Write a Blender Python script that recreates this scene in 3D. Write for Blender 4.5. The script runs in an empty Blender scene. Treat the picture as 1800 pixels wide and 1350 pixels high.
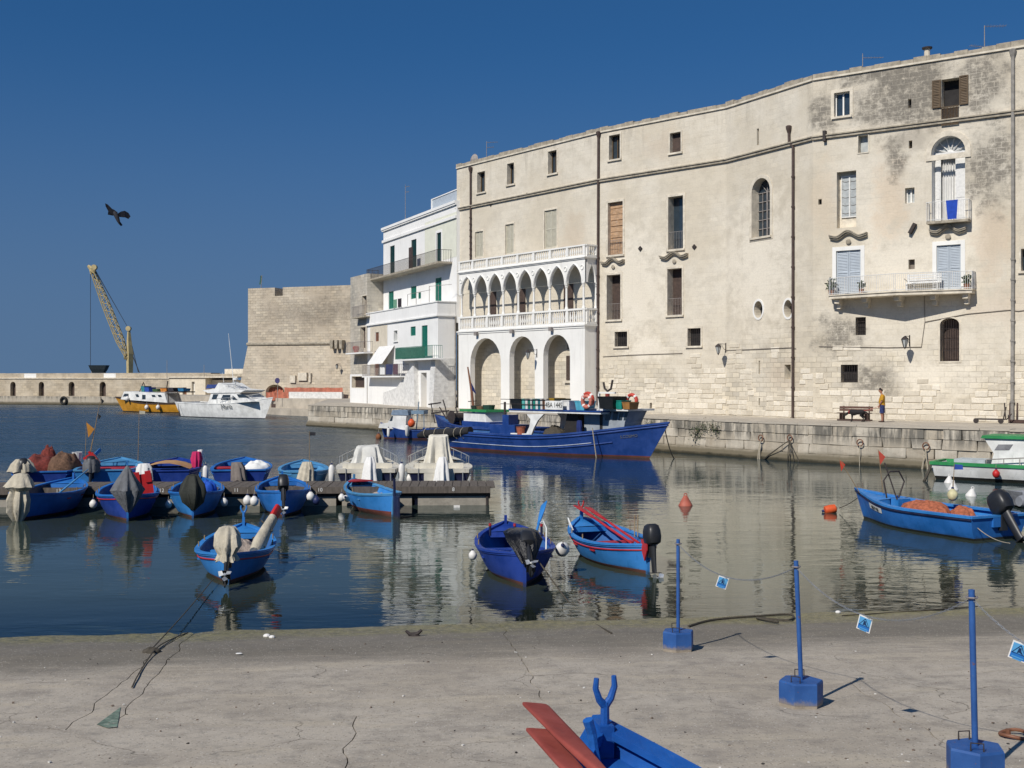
import bpy, bmesh, math, random
from mathutils import Vector, Matrix, noise as mnoise
random.seed(7)
sc = bpy.context.scene
COL = sc.collection
pi = math.pi
# ------------------------------------------------------------------ camera (photo: 1800 x 1350, horizon on row 668)
FP, CX, HY, CH = 2000.0, 900.0, 668.0, 4.15
cam_d = bpy.data.cameras.new('camera'); cam = bpy.data.objects.new('camera', cam_d); COL.objects.link(cam)
cam.location = (0, 0, CH); cam.rotation_euler = (pi / 2, 0, 0)
cam_d.sensor_width = 36; cam_d.lens = FP / 1800 * 36; cam_d.shift_y = -7 / 1800
cam_d.clip_start = 0.1; cam_d.clip_end = 20000
sc.camera = cam
# ------------------------------------------------------------------ sky and sun
SUN_AZ, SUN_EL = math.radians(38), math.radians(41)      # sun behind the camera, to the left
sun_dir = Vector((-math.sin(SUN_AZ) * math.cos(SUN_EL), -math.cos(SUN_AZ) * math.cos(SUN_EL), math.sin(SUN_EL)))
world = bpy.data.worlds.new('World'); sc.world = world; world.use_nodes = True
wn = world.node_tree; wn.nodes.clear()
w_out = wn.nodes.new('ShaderNodeOutputWorld'); w_bg = wn.nodes.new('ShaderNodeBackground')
sky = wn.nodes.new('ShaderNodeTexSky'); sky.sky_type = 'NISHITA'; sky.sun_disc = False
sky.sun_elevation = SUN_EL
sky.sun_rotation = math.atan2(sun_dir.x, sun_dir.y)
sky.altitude = 2500; sky.air_density = 1.0; sky.dust_density = 0.15; sky.ozone_density = 3.0
w_hs = wn.nodes.new('ShaderNodeHueSaturation'); w_hs.inputs['Saturation'].default_value = 1.27; w_hs.inputs['Value'].default_value = 1.0
w_tc = wn.nodes.new('ShaderNodeTexCoord'); w_mp = wn.nodes.new('ShaderNodeMapping'); w_mp.inputs['Scale'].default_value = (1, 1, .72); w_mp.inputs['Location'].default_value = (0, 0, .20)   # clear dry air: the horizon keeps its blue
wn.links.new(w_tc.outputs['Generated'], w_mp.inputs[0]); wn.links.new(w_mp.outputs[0], sky.inputs[0])
wn.links.new(sky.outputs[0], w_hs.inputs['Color']); 
w_sx = wn.nodes.new('ShaderNodeSeparateXYZ'); w_mr = wn.nodes.new('ShaderNodeMapRange'); w_mr.interpolation_type = 'SMOOTHSTEP'; w_mx = wn.nodes.new('ShaderNodeMix'); w_mx.data_type = 'RGBA'   # thin sea haze low in the sky, all round
wn.links.new(w_tc.outputs['Generated'], w_sx.inputs[0]); wn.links.new(w_sx.outputs[2], w_mr.inputs[0])
for i_, v_ in ((1, -.02), (2, .30), (3, .9), (4, 0)): w_mr.inputs[i_].default_value = v_
wn.links.new(w_mr.outputs[0], w_mx.inputs[0]); wn.links.new(w_hs.outputs[0], w_mx.inputs[6]); w_mx.inputs[7].default_value = (1.12, 1.92, 3.2, 1)
wn.links.new(w_mx.outputs[2], w_bg.inputs['Color'])
w_bg.inputs['Strength'].default_value = 0.08
wn.links.new(w_bg.outputs[0], w_out.inputs['Surface'])
sun_l = bpy.data.lights.new('sun', 'SUN'); sun_l.energy = 3.9; sun_l.angle = math.radians(0.53); sun_l.color = (1.0, 0.95, 0.87)
sun_o = bpy.data.objects.new('sun', sun_l); COL.objects.link(sun_o)
sun_o.rotation_euler = sun_dir.to_track_quat('Z', 'Y').to_euler()
sun_o.location = (-40, -50, 60)
vs = sc.view_settings; vs.view_transform = 'Standard'; vs.look = 'None'; vs.exposure = 0.15; vs.gamma = 1.0
try: vs.use_curve_mapping = False
except Exception: pass
sc.cycles.max_bounces = 5; sc.cycles.diffuse_bounces = 3; sc.cycles.glossy_bounces = 3; sc.cycles.transparent_max_bounces = 12; sc.cycles.caustics_reflective = False; sc.cycles.caustics_refractive = False

# ------------------------------------------------------------------ measuring: photo pixel -> place
def ray(px, py): return (px - CX) / FP, (HY - py) / FP            # X per metre of depth, rise per metre of depth
def at_z(px, py, z):                                               # point on a level plane
    d = FP * (CH - z) / (py - HY); return Vector(((px - CX) / FP * d, d, z))
def at_d(px, py, d): return Vector(((px - CX) / FP * d, d, CH + (HY - py) / FP * d))
class Plane:
    """upright plane seen from the front; local x runs left to right, y into the wall, z up"""
    def __init__(s, a, b, off=0.0):
        a = Vector((a[0], a[1], 0)); b = Vector((b[0], b[1], 0)); s.u = (b - a).normalized(); s.L = (b - a).length
        s.n = Vector((s.u.y, -s.u.x, 0)); s.a = a + s.n * off; s.b = b + s.n * off
        s.M = Matrix(((s.u.x, -s.n.x, 0, s.a.x), (s.u.y, -s.n.y, 0, s.a.y), (0, 0, 1, 0), (0, 0, 0, 1)))
    def x(s, px, off=0.0):
        k = (px - CX) / FP; a = s.a + s.n * off
        return (k * a.y - a.x) / (s.u.x - k * s.u.y)
    def d(s, px, off=0.0): return (s.a + s.n * off).y + s.u.y * s.x(px, off)
    def z(s, px, py, off=0.0): return CH + (HY - py) / FP * s.d(px, off)
    def rect(s, x0, y0, x1, y1, off=0.0):
        m = (x0 + x1) / 2
        return s.x(x0, off), s.x(x1, off), s.z(m, y1, off), s.z(m, y0, off)

# ------------------------------------------------------------------ mesh collecting
class MB:
    def __init__(s): s.v = []; s.f = []; s.m = []; s.uv = None
    def add(s, vs, fs, mi=0):
        o = len(s.v); s.v += [tuple(p) for p in vs]
        for f in fs: s.f.append(tuple(o + i for i in f)); s.m.append(mi)
        return s
    def box(s, x0, x1, y0, y1, z0, z1, mi=0):
        return s.add([(x0, y0, z0), (x1, y0, z0), (x1, y1, z0), (x0, y1, z0), (x0, y0, z1), (x1, y0, z1), (x1, y1, z1), (x0, y1, z1)],
                     [(3, 2, 1, 0), (4, 5, 6, 7), (0, 1, 5, 4), (1, 2, 6, 5), (2, 3, 7, 6), (3, 0, 4, 7)], mi)
    def obox(s, M, sx, sy, sz, mi=0):
        vs = [M @ Vector((x * sx / 2, y * sy / 2, z * sz / 2)) for z in (-1, 1) for (x, y) in ((-1, -1), (1, -1), (1, 1), (-1, 1))]
        return s.add(vs, [(3, 2, 1, 0), (4, 5, 6, 7), (0, 1, 5, 4), (1, 2, 6, 5), (2, 3, 7, 6), (3, 0, 4, 7)], mi)
    def cyl(s, p0, p1, r0, r1=None, n=8, cap=True, mi=0):
        return s.tube([p0, p1], [r0, r0 if r1 is None else r1], n, cap, mi)
    def tube(s, pts, r, n=6, cap=True, mi=0, sx=1.0):
        pts = [Vector(p) for p in pts]; k = len(pts)
        rs = r if isinstance(r, (list, tuple)) else [r] * k
        o = len(s.v); up = None
        for i, p in enumerate(pts):
            t = (pts[min(i + 1, k - 1)] - pts[max(i - 1, 0)])
            t = t.normalized() if t.length > 1e-9 else Vector((0, 0, 1))
            if up is None:
                up = Vector((0, 0, 1)) if abs(t.z) < .9 else Vector((1, 0, 0))
            a = t.cross(up)
            a = a.normalized() if a.length > 1e-6 else t.orthogonal().normalized()
            b = a.cross(t); up = b
            for j in range(n):
                an = 2 * pi * j / n
                s.v.append(tuple(p + a * (math.cos(an) * rs[i] * sx) + b * (math.sin(an) * rs[i])))
        for i in range(k - 1):
            for j in range(n):
                j2 = (j + 1) % n
                s.f.append((o + i * n + j, o + i * n + j2, o + (i + 1) * n + j2, o + (i + 1) * n + j)); s.m.append(mi)
        if cap:
            s.f.append(tuple(o + j for j in range(n))[::-1]); s.m.append(mi)
            s.f.append(tuple(o + (k - 1) * n + j for j in range(n))); s.m.append(mi)
        return s
    def prism(s, poly, y0, y1, mi=0):                     # polygon in x,z pushed from y0 to y1
        n = len(poly)
        vs = [(x, y0, z) for x, z in poly] + [(x, y1, z) for x, z in poly]
        fs = [tuple(range(n)), tuple(range(2 * n - 1, n - 1, -1))] + [(i, i + n, (i + 1) % n + n, (i + 1) % n) for i in range(n)]
        return s.add(vs, fs, mi)
    def slab(s, poly, z0, z1, mi=0):                      # polygon in x,y pushed from z0 to z1
        n = len(poly)
        vs = [(x, y, z0) for x, y in poly] + [(x, y, z1) for x, y in poly]
        fs = [tuple(range(n))[::-1], tuple(range(n, 2 * n))] + [(i, (i + 1) % n, (i + 1) % n + n, i + n) for i in range(n)]
        return s.add(vs, fs, mi)
    def rings(s, rings, closed=True, cap=True, mi=0):     # loft through rings of equal length
        o = len(s.v); n = len(rings[0])
        for r in rings: s.v += [tuple(p) for p in r]
        for i in range(len(rings) - 1):
            for j in range(n if closed else n - 1):
                j2 = (j + 1) % n
                s.f.append((o + i * n + j, o + i * n + j2, o + (i + 1) * n + j2, o + (i + 1) * n + j)); s.m.append(mi)
        if cap and closed:
            s.f.append(tuple(o + j for j in range(n))[::-1]); s.m.append(mi)
            s.f.append(tuple(o + (len(rings) - 1) * n + j for j in range(n))); s.m.append(mi)
        return s
    def lathe(s, prof, n=12, c=(0, 0, 0), mi=0):          # profile of (r, z)
        return s.rings([[(c[0] + r * math.cos(2 * pi * j / n), c[1] + r * math.sin(2 * pi * j / n), c[2] + z) for j in range(n)] for r, z in prof], mi=mi)
    def ball(s, c, rx, ry=None, rz=None, n=10, m=7, mi=0):
        ry = rx if ry is None else ry; rz = rx if rz is None else rz
        return s.rings([[(c[0] + rx * math.sin(pi * i / m) * math.cos(2 * pi * j / n), c[1] + ry * math.sin(pi * i / m) * math.sin(2 * pi * j / n), c[2] - rz * math.cos(pi * i / m)) for j in range(n)] for i in [0.12] + list(range(1, m)) + [m - .12]], mi=mi)
    def mesh(s, name, mats, smooth=False):
        me = bpy.data.meshes.new(name); me.from_pydata(s.v, [], s.f)
        for mt in (mats if isinstance(mats, (list, tuple)) else [mats]): me.materials.append(mt)
        if len(me.polygons) == len(s.m): me.polygons.foreach_set('material_index', s.m)
        if s.uv:
            ul = me.uv_layers.new(name='wall')
            for lp in me.loops: ul.data[lp.index].uv = s.uv[lp.vertex_index]
        bm = bmesh.new(); bm.from_mesh(me); bmesh.ops.recalc_face_normals(bm, faces=bm.faces[:]); bm.to_mesh(me); bm.free()
        if smooth:
            me.polygons.foreach_set('use_smooth', [True] * len(me.polygons))
            try: me.set_sharp_from_angle(angle=math.radians(40 if smooth is True else smooth))
            except Exception: pass
        me.update(); return me
WM = {}
I4 = Matrix.Identity(4)
def link(o, parent=None, M=I4):
    COL.objects.link(o)
    if parent is not None:
        o.parent = parent; o.matrix_basis = WM[parent.name].inverted() @ M
    else: o.matrix_basis = M
    WM[o.name] = M.copy(); return o
def mk(name, mb, mats, parent=None, M=I4, smooth=False, label=None, kind=None):
    me = mb if isinstance(mb, bpy.types.Mesh) else mb.mesh(name, mats, smooth)
    o = link(bpy.data.objects.new(name, me), parent, M)
    if label: o['label'] = label
    if kind: o['kind'] = kind
    return o
def thing(name, label, cat, M=I4, group=None):
    o = bpy.data.objects.new(name, None); o.empty_display_size = .3; link(o, None, M)
    return tag(o, label, cat, group)
def tag(o, label, cat, group=None):
    o['label'] = label; o['category'] = cat
    if group: o['group'] = group
    return o
def solo(name, mb, mats, label, cat, M=I4, smooth=False, group=None):
    return tag(mk(name, mb, mats, None, M, smooth), label, cat, group)
def struct(name, mb, mats, parent=None, M=I4, smooth=False):
    o = mk(name, mb, mats, parent, M, smooth)
    if parent is None: o['kind'] = 'structure'
    return o
def place(x, y, z=0, rz=0, s=1): return Matrix.Translation((x, y, z)) @ Matrix.Rotation(rz, 4, 'Z') @ Matrix.Scale(s, 4)
def frame(p, xdir, up=(0, 0, 1)):
    x = Vector(xdir).normalized(); z = Vector(up); y = z.cross(x).normalized(); z = x.cross(y)
    return Matrix(((x.x, y.x, z.x, p[0]), (x.y, y.y, z.y, p[1]), (x.z, y.z, z.z, p[2]), (0, 0, 0, 1)))
def text_mesh(s, size, depth=0.004):
    cu = bpy.data.curves.new('lettering', 'FONT'); cu.body = s; cu.size = size; cu.extrude = depth; cu.align_x = 'CENTER'; cu.align_y = 'CENTER'
    o = bpy.data.objects.new('lettering', cu); COL.objects.link(o)
    dg = bpy.context.evaluated_depsgraph_get(); dg.update()
    me = bpy.data.meshes.new_from_object(o.evaluated_get(dg)); bpy.data.objects.remove(o); return me

# ------------------------------------------------------------------ materials
class NT:
    def __init__(s, name):
        s.mat = bpy.data.materials.new(name); s.mat.use_nodes = True; s.t = s.mat.node_tree; s.t.nodes.clear()
        s.out = s.t.nodes.new('ShaderNodeOutputMaterial'); s.b = s.t.nodes.new('ShaderNodeBsdfPrincipled'); s.t.links.new(s.b.outputs[0], s.out.inputs[0])
    def n(s, typ, **kw):
        nd = s.t.nodes.new('ShaderNode' + typ)
        for k, v in kw.items():
            if k.startswith('i_'):
                key = k[2:]; key = int(key) if key.isdigit() else key.replace('_', ' '); nd.inputs[key].default_value = v
            else: setattr(nd, k, v)
        return nd
    def l(s, a, b): s.t.links.new(a, b)
    def coord(s, kind='Object', scale=(1, 1, 1), rot=(0, 0, 0)):
        tc = s.n('TexCoord'); mp = s.n('Mapping'); mp.inputs['Scale'].default_value = scale; mp.inputs['Rotation'].default_value = rot
        s.l(tc.outputs[kind], mp.inputs['Vector']); return mp.outputs[0]
    def noise(s, vec, scale, detail=5, rough=.6, dist=0):
        nd = s.n('TexNoise'); nd.inputs['Scale'].default_value = scale; nd.inputs['Detail'].default_value = detail; nd.inputs['Roughness'].default_value = rough; nd.inputs['Distortion'].default_value = dist
        s.l(vec, nd.inputs['Vector']); return nd.outputs['Fac']
    def ramp(s, fac, lo, hi, a=0.0, b=1.0):
        nd = s.n('MapRange', interpolation_type='SMOOTHSTEP'); s.l(fac, nd.inputs[0])
        for i, v in zip((1, 2, 3, 4), (lo, hi, a, b)): nd.inputs[i].default_value = v
        return nd.outputs[0]
    def math(s, op, a, b=None, clamp=False):
        nd = s.n('Math', operation=op, use_clamp=clamp)
        for i, v in enumerate((a, b)):
            if v is None: continue
            if isinstance(v, (int, float)): nd.inputs[i].default_value = v
            else: s.l(v, nd.inputs[i])
        return nd.outputs[0]
    def mix(s, fac, a, b, mode='MIX'):
        nd = s.n('Mix', data_type='RGBA', blend_type=mode)
        for i, v in ((0, fac), (6, a), (7, b)):
            if isinstance(v, (int, float)): nd.inputs[i].default_value = v
            elif isinstance(v, tuple): nd.inputs[i].default_value = v if len(v) == 4 else (*v, 1)
            else: s.l(v, nd.inputs[i])
        return nd.outputs[2]
    def bump(s, h, strength=.3, dist=.02):
        nd = s.n('Bump'); nd.inputs['Strength'].default_value = strength; nd.inputs['Distance'].default_value = dist
        s.l(h, nd.inputs['Height']); s.l(nd.outputs[0], s.b.inputs['Normal'])
    def done(s, col=None, rough=None, metal=None, spec=None):
        for key, v in (('Base Color', col), ('Roughness', rough), ('Metallic', metal), ('Specular IOR Level', spec)):
            if v is None: continue
            if isinstance(v, tuple): s.b.inputs[key].default_value = v if len(v) == 4 else (*v, 1)
            elif isinstance(v, (int, float)): s.b.inputs[key].default_value = v
            else: s.l(v, s.b.inputs[key])
        return s.mat
def shade(c, k): return tuple(min(1, x * k) for x in c)
def M(name, c, rough=.6, var=.25, scale=3, bump=.0, bscale=20, metal=0, dirt=0.0, dirtc=(.12, .1, .08), stretch=(1, 1, 1), spec=.4):
    t = NT(name); v = t.coord('Object', stretch)
    n1 = t.noise(v, scale); col = t.mix(t.ramp(n1, .3, .7), shade(c, 1 - var), shade(c, 1 + var * .5))
    if dirt: col = t.mix(t.math('MULTIPLY', t.ramp(t.noise(v, scale * 1.7, 8, .7), .5, .72), dirt), col, dirtc)
    if bump: t.bump(t.noise(v, bscale, 6, .65), bump, .03)
    return t.done(col, rough, metal, spec)
def stone_wall(name, ca, cb, bw=.55, bh=.27, brick_top=9.0, brick_all=.25, stains=(), whites=(), top=None, grey=(.2, .19, .17), bump=.5, greyamt=.75, streak=.5, tints=()):
    """weathered limestone and old plaster; UV = metres along the wall, metres above the water"""
    t = NT(name); uv = t.n('UVMap', uv_map='wall').outputs[0]
    warp = t.n('TexNoise'); warp.inputs['Scale'].default_value = 1.3; warp.inputs['Detail'].default_value = 3; t.l(uv, warp.inputs['Vector'])
    wv = t.n('VectorMath', operation='MULTIPLY_ADD'); t.l(warp.outputs['Color'], wv.inputs[0]); wv.inputs[1].default_value = (.10, .10, 0); t.l(uv, wv.inputs[2])
    br = t.n('TexBrick'); t.l(wv.outputs[0], br.inputs['Vector'])
    for k, v in (('Scale', 1.0), ('Mortar Size', .016), ('Mortar Smooth', .5), ('Bias', -.1), ('Brick Width', bw), ('Row Height', bh)): br.inputs[k].default_value = v
    br.inputs['Color1'].default_value = (.75, .75, .75, 1); br.inputs['Color2'].default_value = (1.12, 1.1, 1.05, 1); br.inputs['Mortar'].default_value = (.52, .5, .46, 1)
    br.offset = .43
    big = t.noise(uv, .22, 4, .6); mid = t.noise(uv, 1.1, 7, .68); fine = t.noise(uv, 9, 8, .75)
    col = t.mix(t.ramp(big, .35, .65), ca, cb)
    col = t.mix(t.ramp(mid, .42, .72, 0, .5), col, shade(ca, .78))
    sx = t.n('SeparateXYZ'); t.l(uv, sx.inputs[0]); U, Z = sx.outputs[0], sx.outputs[1]
    zn = t.math('ADD', Z, t.math('MULTIPLY', t.math('SUBTRACT', big, .5), 9.0))
    bm_ = t.ramp(zn, brick_top - 1.6, brick_top + 1.2, .95, brick_all)
    bm_ = t.math('MULTIPLY', bm_, t.ramp(t.noise(uv, .45, 5, .65), .36, .60, .12, 1))
    col = t.mix(bm_, col, t.mix(1.0, col, br.outputs['Color'], 'MULTIPLY'))
    hgt = t.math('ADD', t.math('MULTIPLY', t.math('SUBTRACT', 1.0, br.outputs['Fac']), bm_), t.math('MULTIPLY', fine, .55))
    hgt = t.math('ADD', hgt, t.math('MULTIPLY', mid, .7))
    def blob(cu, cz, ru, rz, soft=.55):
        a = t.math('DIVIDE', t.math('SUBTRACT', U, cu), ru); b = t.math('DIVIDE', t.math('SUBTRACT', Z, cz), rz)
        d = t.math('SQRT', t.math('ADD', t.math('MULTIPLY', a, a), t.math('MULTIPLY', b, b)))
        d = t.math('ADD', d, t.math('MULTIPLY', t.math('SUBTRACT', mid, .5), 2.6))
        d = t.math('ADD', d, t.math('MULTIPLY', t.math('SUBTRACT', big, .5), 1.4))
        return t.ramp(d, .35, 1.3, 1, 0)
    for (cu, cz, ru, rz) in whites: col = t.mix(t.math('MULTIPLY', blob(cu, cz, ru, rz), .65), col, shade(cb, 1.16))
    for (cu, cz, ru, rz, tc_, am) in tints: col = t.mix(t.math('MULTIPLY', blob(cu, cz, ru, rz), am), col, tc_)
    brk = t.math('MULTIPLY', t.ramp(t.noise(uv, 2.6, 9, .78), .33, .56, .12, 1), t.ramp(br.outputs['Fac'], 0, 1, 1, .45))
    for (cu, cz, ru, rz) in stains: col = t.mix(t.math('MULTIPLY', t.math('MULTIPLY', blob(cu, cz, ru, rz), greyamt), brk), col, grey)
    if top is not None:
        mp = t.n('Mapping'); mp.inputs['Scale'].default_value = (1.6, .22, 1); t.l(uv, mp.inputs[0])
        st = t.ramp(t.noise(mp.outputs[0], 1.0, 6, .7), .48, .75)
        st = t.math('MULTIPLY', st, t.ramp(Z, top - 3.2, top, 0, streak)); col = t.mix(st, col, grey)
        mp2 = t.n('Mapping'); mp2.inputs['Scale'].default_value = (2.2, .12, 1); t.l(uv, mp2.inputs[0])
        st2 = t.ramp(t.noise(mp2.outputs[0], 1.0, 5, .7), .55, .8, 0, .18); col = t.mix(st2, col, shade(ca, .6))
    col = t.mix(t.ramp(fine, .35, .8, 0, .35), col, shade(ca, .62))
    t.bump(hgt, bump, .035)
    return t.done(col, .92, 0, .15)

LIME_A, LIME_B = (.655, .585, .465), (.735, .675, .565)
M_trim = M('limestone_trim', (.70, .63, .51), .9, .22, 2.2, .3, 14, dirt=.35, dirtc=(.30, .26, .20))
M_trimgrey = M('weathered_moulding', (.40, .35, .27), .9, .3, 3, .35, 14, dirt=.55, dirtc=(.16, .15, .13))
def limewash(name, c, amt=.4, bump=.3):
    t = NT(name); v = t.coord('Object'); st = t.noise(t.coord('Object', (2.6, 2.6, .22)), 1.0, 7, .72); big = t.noise(v, .5, 5, .6); mid = t.noise(v, 3.5, 8, .72)
    col = t.mix(t.ramp(big, .35, .7, 0, .5), c, shade(c, .86)); col = t.mix(t.ramp(st, .50, .74, 0, amt), col, (.42, .39, .34)); col = t.mix(t.ramp(mid, .58, .74, 0, amt), col, (.46, .42, .36))
    t.bump(mid, bump, .03); return t.done(col, .88, 0, .2)
M_white = limewash('white_limewash', (.86, .85, .82), .24)
M_white2 = limewash('white_stone', (.84, .825, .78), .30, .2)
M_pale = M('pale_yellow_limewash', (.74, .74, .62), .85, .06, 1.5, .1, 10, dirt=.12, dirtc=(.45, .42, .36))
M_beige = M('beige_limewash', (.66, .59, .47), .9, .12, 1.4, .2, 10, dirt=.25, dirtc=(.4, .35, .28))
M_rough = M('rough_white_stone', (.72, .71, .68), .9, .18, 3, .8, 5, dirt=.25, dirtc=(.4, .38, .35))
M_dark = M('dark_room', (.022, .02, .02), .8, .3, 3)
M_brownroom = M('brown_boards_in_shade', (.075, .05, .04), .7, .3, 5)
M_glass = M('window_glass', (.03, .045, .06), .08, .2, 2, spec=.8)
M_glass_l = M('curtained_window_glass', (.46, .48, .47), .15, .2, 3, spec=.6)
M_iron = M('rusty_iron', (.045, .035, .032), .7, .4, 10, .2)
M_ironw = M('white_painted_iron', (.72, .71, .68), .6, .12, 6)
M_ironl = M('weathered_grey_iron', (.30, .27, .25), .7, .3, 8)
M_pipe = M('brown_drainpipe', (.075, .05, .042), .6, .3, 4)
M_pipeg = M('grey_drainpipe', (.30, .28, .25), .7, .25, 4)
M_cable = M('wall_cable', (.22, .19, .16), .8, .2, 4)
M_green = M('green_shutter_paint', (.012, .165, .115), .5, .18, 5)
M_dgreen = M('dark_green_shutter_paint', (.008, .045, .042), .5, .2, 5)
M_brown = M('brown_shutter_paint', (.10, .062, .028), .55, .2, 5)
M_rust = M('rust_brown_shutter_paint', (.20, .085, .045), .6, .2, 5)
M_sage = M('pale_sage_shutter_paint', (.53, .50, .40), .7, .08, 4)
M_gblue = M('grey_blue_shutter_paint', (.43, .48, .53), .6, .07, 4)
M_board = M('sun_bleached_boards', (.48, .30, .17), .8, .3, 3, .3, 20, dirt=.5, dirtc=(.5, .46, .42), stretch=(1, 1, 3))
M_cloth_w = M('white_canvas', (.76, .75, .72), .85, .08, 3, .3, 9)
M_concrete_q = M('quay_paving', (.46, .41, .335), .92, .2, .8, .3, 9, dirt=.35, dirtc=(.30, .26, .21))

# ---- slipway concrete: bleached on top, dark where it dries and wets, yellow-green weed at the water
def slip_mat():
    t = NT('slipway_concrete'); v = t.coord('Object'); g = t.n('NewGeometry')
    sx = t.n('SeparateXYZ'); t.l(g.outputs['Position'], sx.inputs[0])
    z = sx.outputs[2]
    big = t.noise(v, .55, 6, .62); mid = t.noise(v, 2.3, 8, .7); fine = t.noise(v, 26, 8, .72); flow = t.noise(t.coord('Object', (.5, 2.2, 1)), 1.1, 6, .65)
    col = t.mix(t.ramp(big, .34, .66), (.385, .335, .268), (.46, .408, .335))
    col = t.mix(t.ramp(mid, .42, .70, 0, .75), col, (.255, .225, .19))
    col = t.mix(t.ramp(flow, .50, .68, 0, .85), col, (.46, .40, .31))
    col = t.mix(t.ramp(t.noise(v, 5.5, 8, .8), .52, .66, 0, .6), col, (.23, .215, .19))
    col = t.mix(t.ramp(fine, .62, .72, 0, .55), col, (.13, .11, .09))
    col = t.mix(t.ramp(t.noise(v, 33, 3, .5), .70, .76, 0, .8), col, (.62, .59, .53))
    zz = t.math('ADD', z, t.math('MULTIPLY', t.math('SUBTRACT', flow, .5), .16)); zz = t.math('ADD', zz, t.math('MULTIPLY', t.math('SUBTRACT', mid, .5), .11)); zz = t.math('ADD', zz, t.math('MULTIPLY', t.math('SUBTRACT', fine, .5), .10))
    wet = t.ramp(zz, .17, .33, 1, 0); col = t.mix(t.math('MULTIPLY', wet, .70), col, (.10, .092, .074))
    weed = t.ramp(zz, .035, .10, 1, 0); col = t.mix(t.math('MULTIPLY', weed, t.ramp(mid, .3, .6, .5, .95)), col, t.mix(t.ramp(t.noise(v, 9, 8, .8), .38, .6), (.10, .095, .05), (.27, .24, .11)))
    deep = t.ramp(z, -.16, -.015, 1, 0); col = t.mix(deep, col, (.10, .105, .05))
    t.bump(t.math('ADD', t.math('MULTIPLY', mid, .8), t.math('MULTIPLY', fine, .5)), .55, .03)
    vo = t.n('TexVoronoi', feature='DISTANCE_TO_EDGE'); vo.inputs['Scale'].default_value = .42; wv2 = t.n('VectorMath', operation='MULTIPLY_ADD'); nc = t.n('TexNoise'); nc.inputs['Scale'].default_value = 2.2; nc.inputs['Detail'].default_value = 7; t.l(v, nc.inputs['Vector']); t.l(nc.outputs['Color'], wv2.inputs[0]); wv2.inputs[1].default_value = (.55, .55, .3); t.l(v, wv2.inputs[2]); t.l(wv2.outputs[0], vo.inputs['Vector'])
    crk = t.math('MULTIPLY', t.ramp(vo.outputs[0], 0, .006, 1, 0), t.ramp(big, .48, .6, 0, .8)); col = t.mix(crk, col, (.10, .085, .065))
    agg = t.n('TexVoronoi', feature='F1'); agg.inputs['Scale'].default_value = 38; t.l(v, agg.inputs['Vector']); asx = t.n('SeparateColor'); t.l(agg.outputs['Color'], asx.inputs[0])
    col = t.mix(t.math('MULTIPLY', t.ramp(asx.outputs[0], .80, .9), t.ramp(agg.outputs[0], .25, .5, .7, 0)), col, (.15, .125, .10)); col = t.mix(t.math('MULTIPLY', t.ramp(asx.outputs[1], .86, .93), t.ramp(agg.outputs[0], .2, .45, .8, 0)), col, (.60, .56, .49))
    rough = t.ramp(zz, .02, .2, .45, .93)
    return t.done(col, rough, 0, .25)
M_slip = slip_mat()
M_joint = M('sand_in_joints', (.22, .185, .14), .95, .4, 12, .5, 30)

def quay_mat():
    t = NT('quay_stone'); g = t.n('NewGeometry'); sx = t.n('SeparateXYZ'); t.l(g.outputs['Position'], sx.inputs[0]); z = sx.outputs[2]
    P = g.outputs['Position']; inf = t.n('ObjectInfo')
    mid = t.noise(P, 1.2, 7, .68); fine = t.noise(P, 9, 7, .7)
    mp = t.n('Mapping'); mp.inputs['Scale'].default_value = (2.4, 2.4, .3); t.l(P, mp.inputs[0]); st = t.noise(mp.outputs[0], 1.0, 6, .7)
    col = t.mix(inf.outputs['Random'], (.44, .385, .30), (.60, .545, .45))
    col = t.mix(t.ramp(mid, .45, .72, 0, .6), col, (.36, .30, .225))
    col = t.mix(t.math('MULTIPLY', t.ramp(st, .40, .60), t.ramp(z, .8, 1.45, .22, .95)), col, (.15, .14, .12))
    col = t.mix(t.ramp(fine, .55, .75, 0, .4), col, (.25, .21, .17))
    zz = t.math('ADD', z, t.math('MULTIPLY', t.math('SUBTRACT', mid, .5), .35))
    col = t.mix(t.ramp(zz, .28, .62, .88, 0), col, (.105, .088, .055))
    col = t.mix(t.ramp(zz, .02, .2, .85, 0), col, (.022, .022, .014))
    t.bump(t.math('ADD', mid, t.math('MULTIPLY', fine, .6)), .7, .05)
    return t.done(col, .9, 0, .2)
M_quay = quay_mat()

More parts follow.
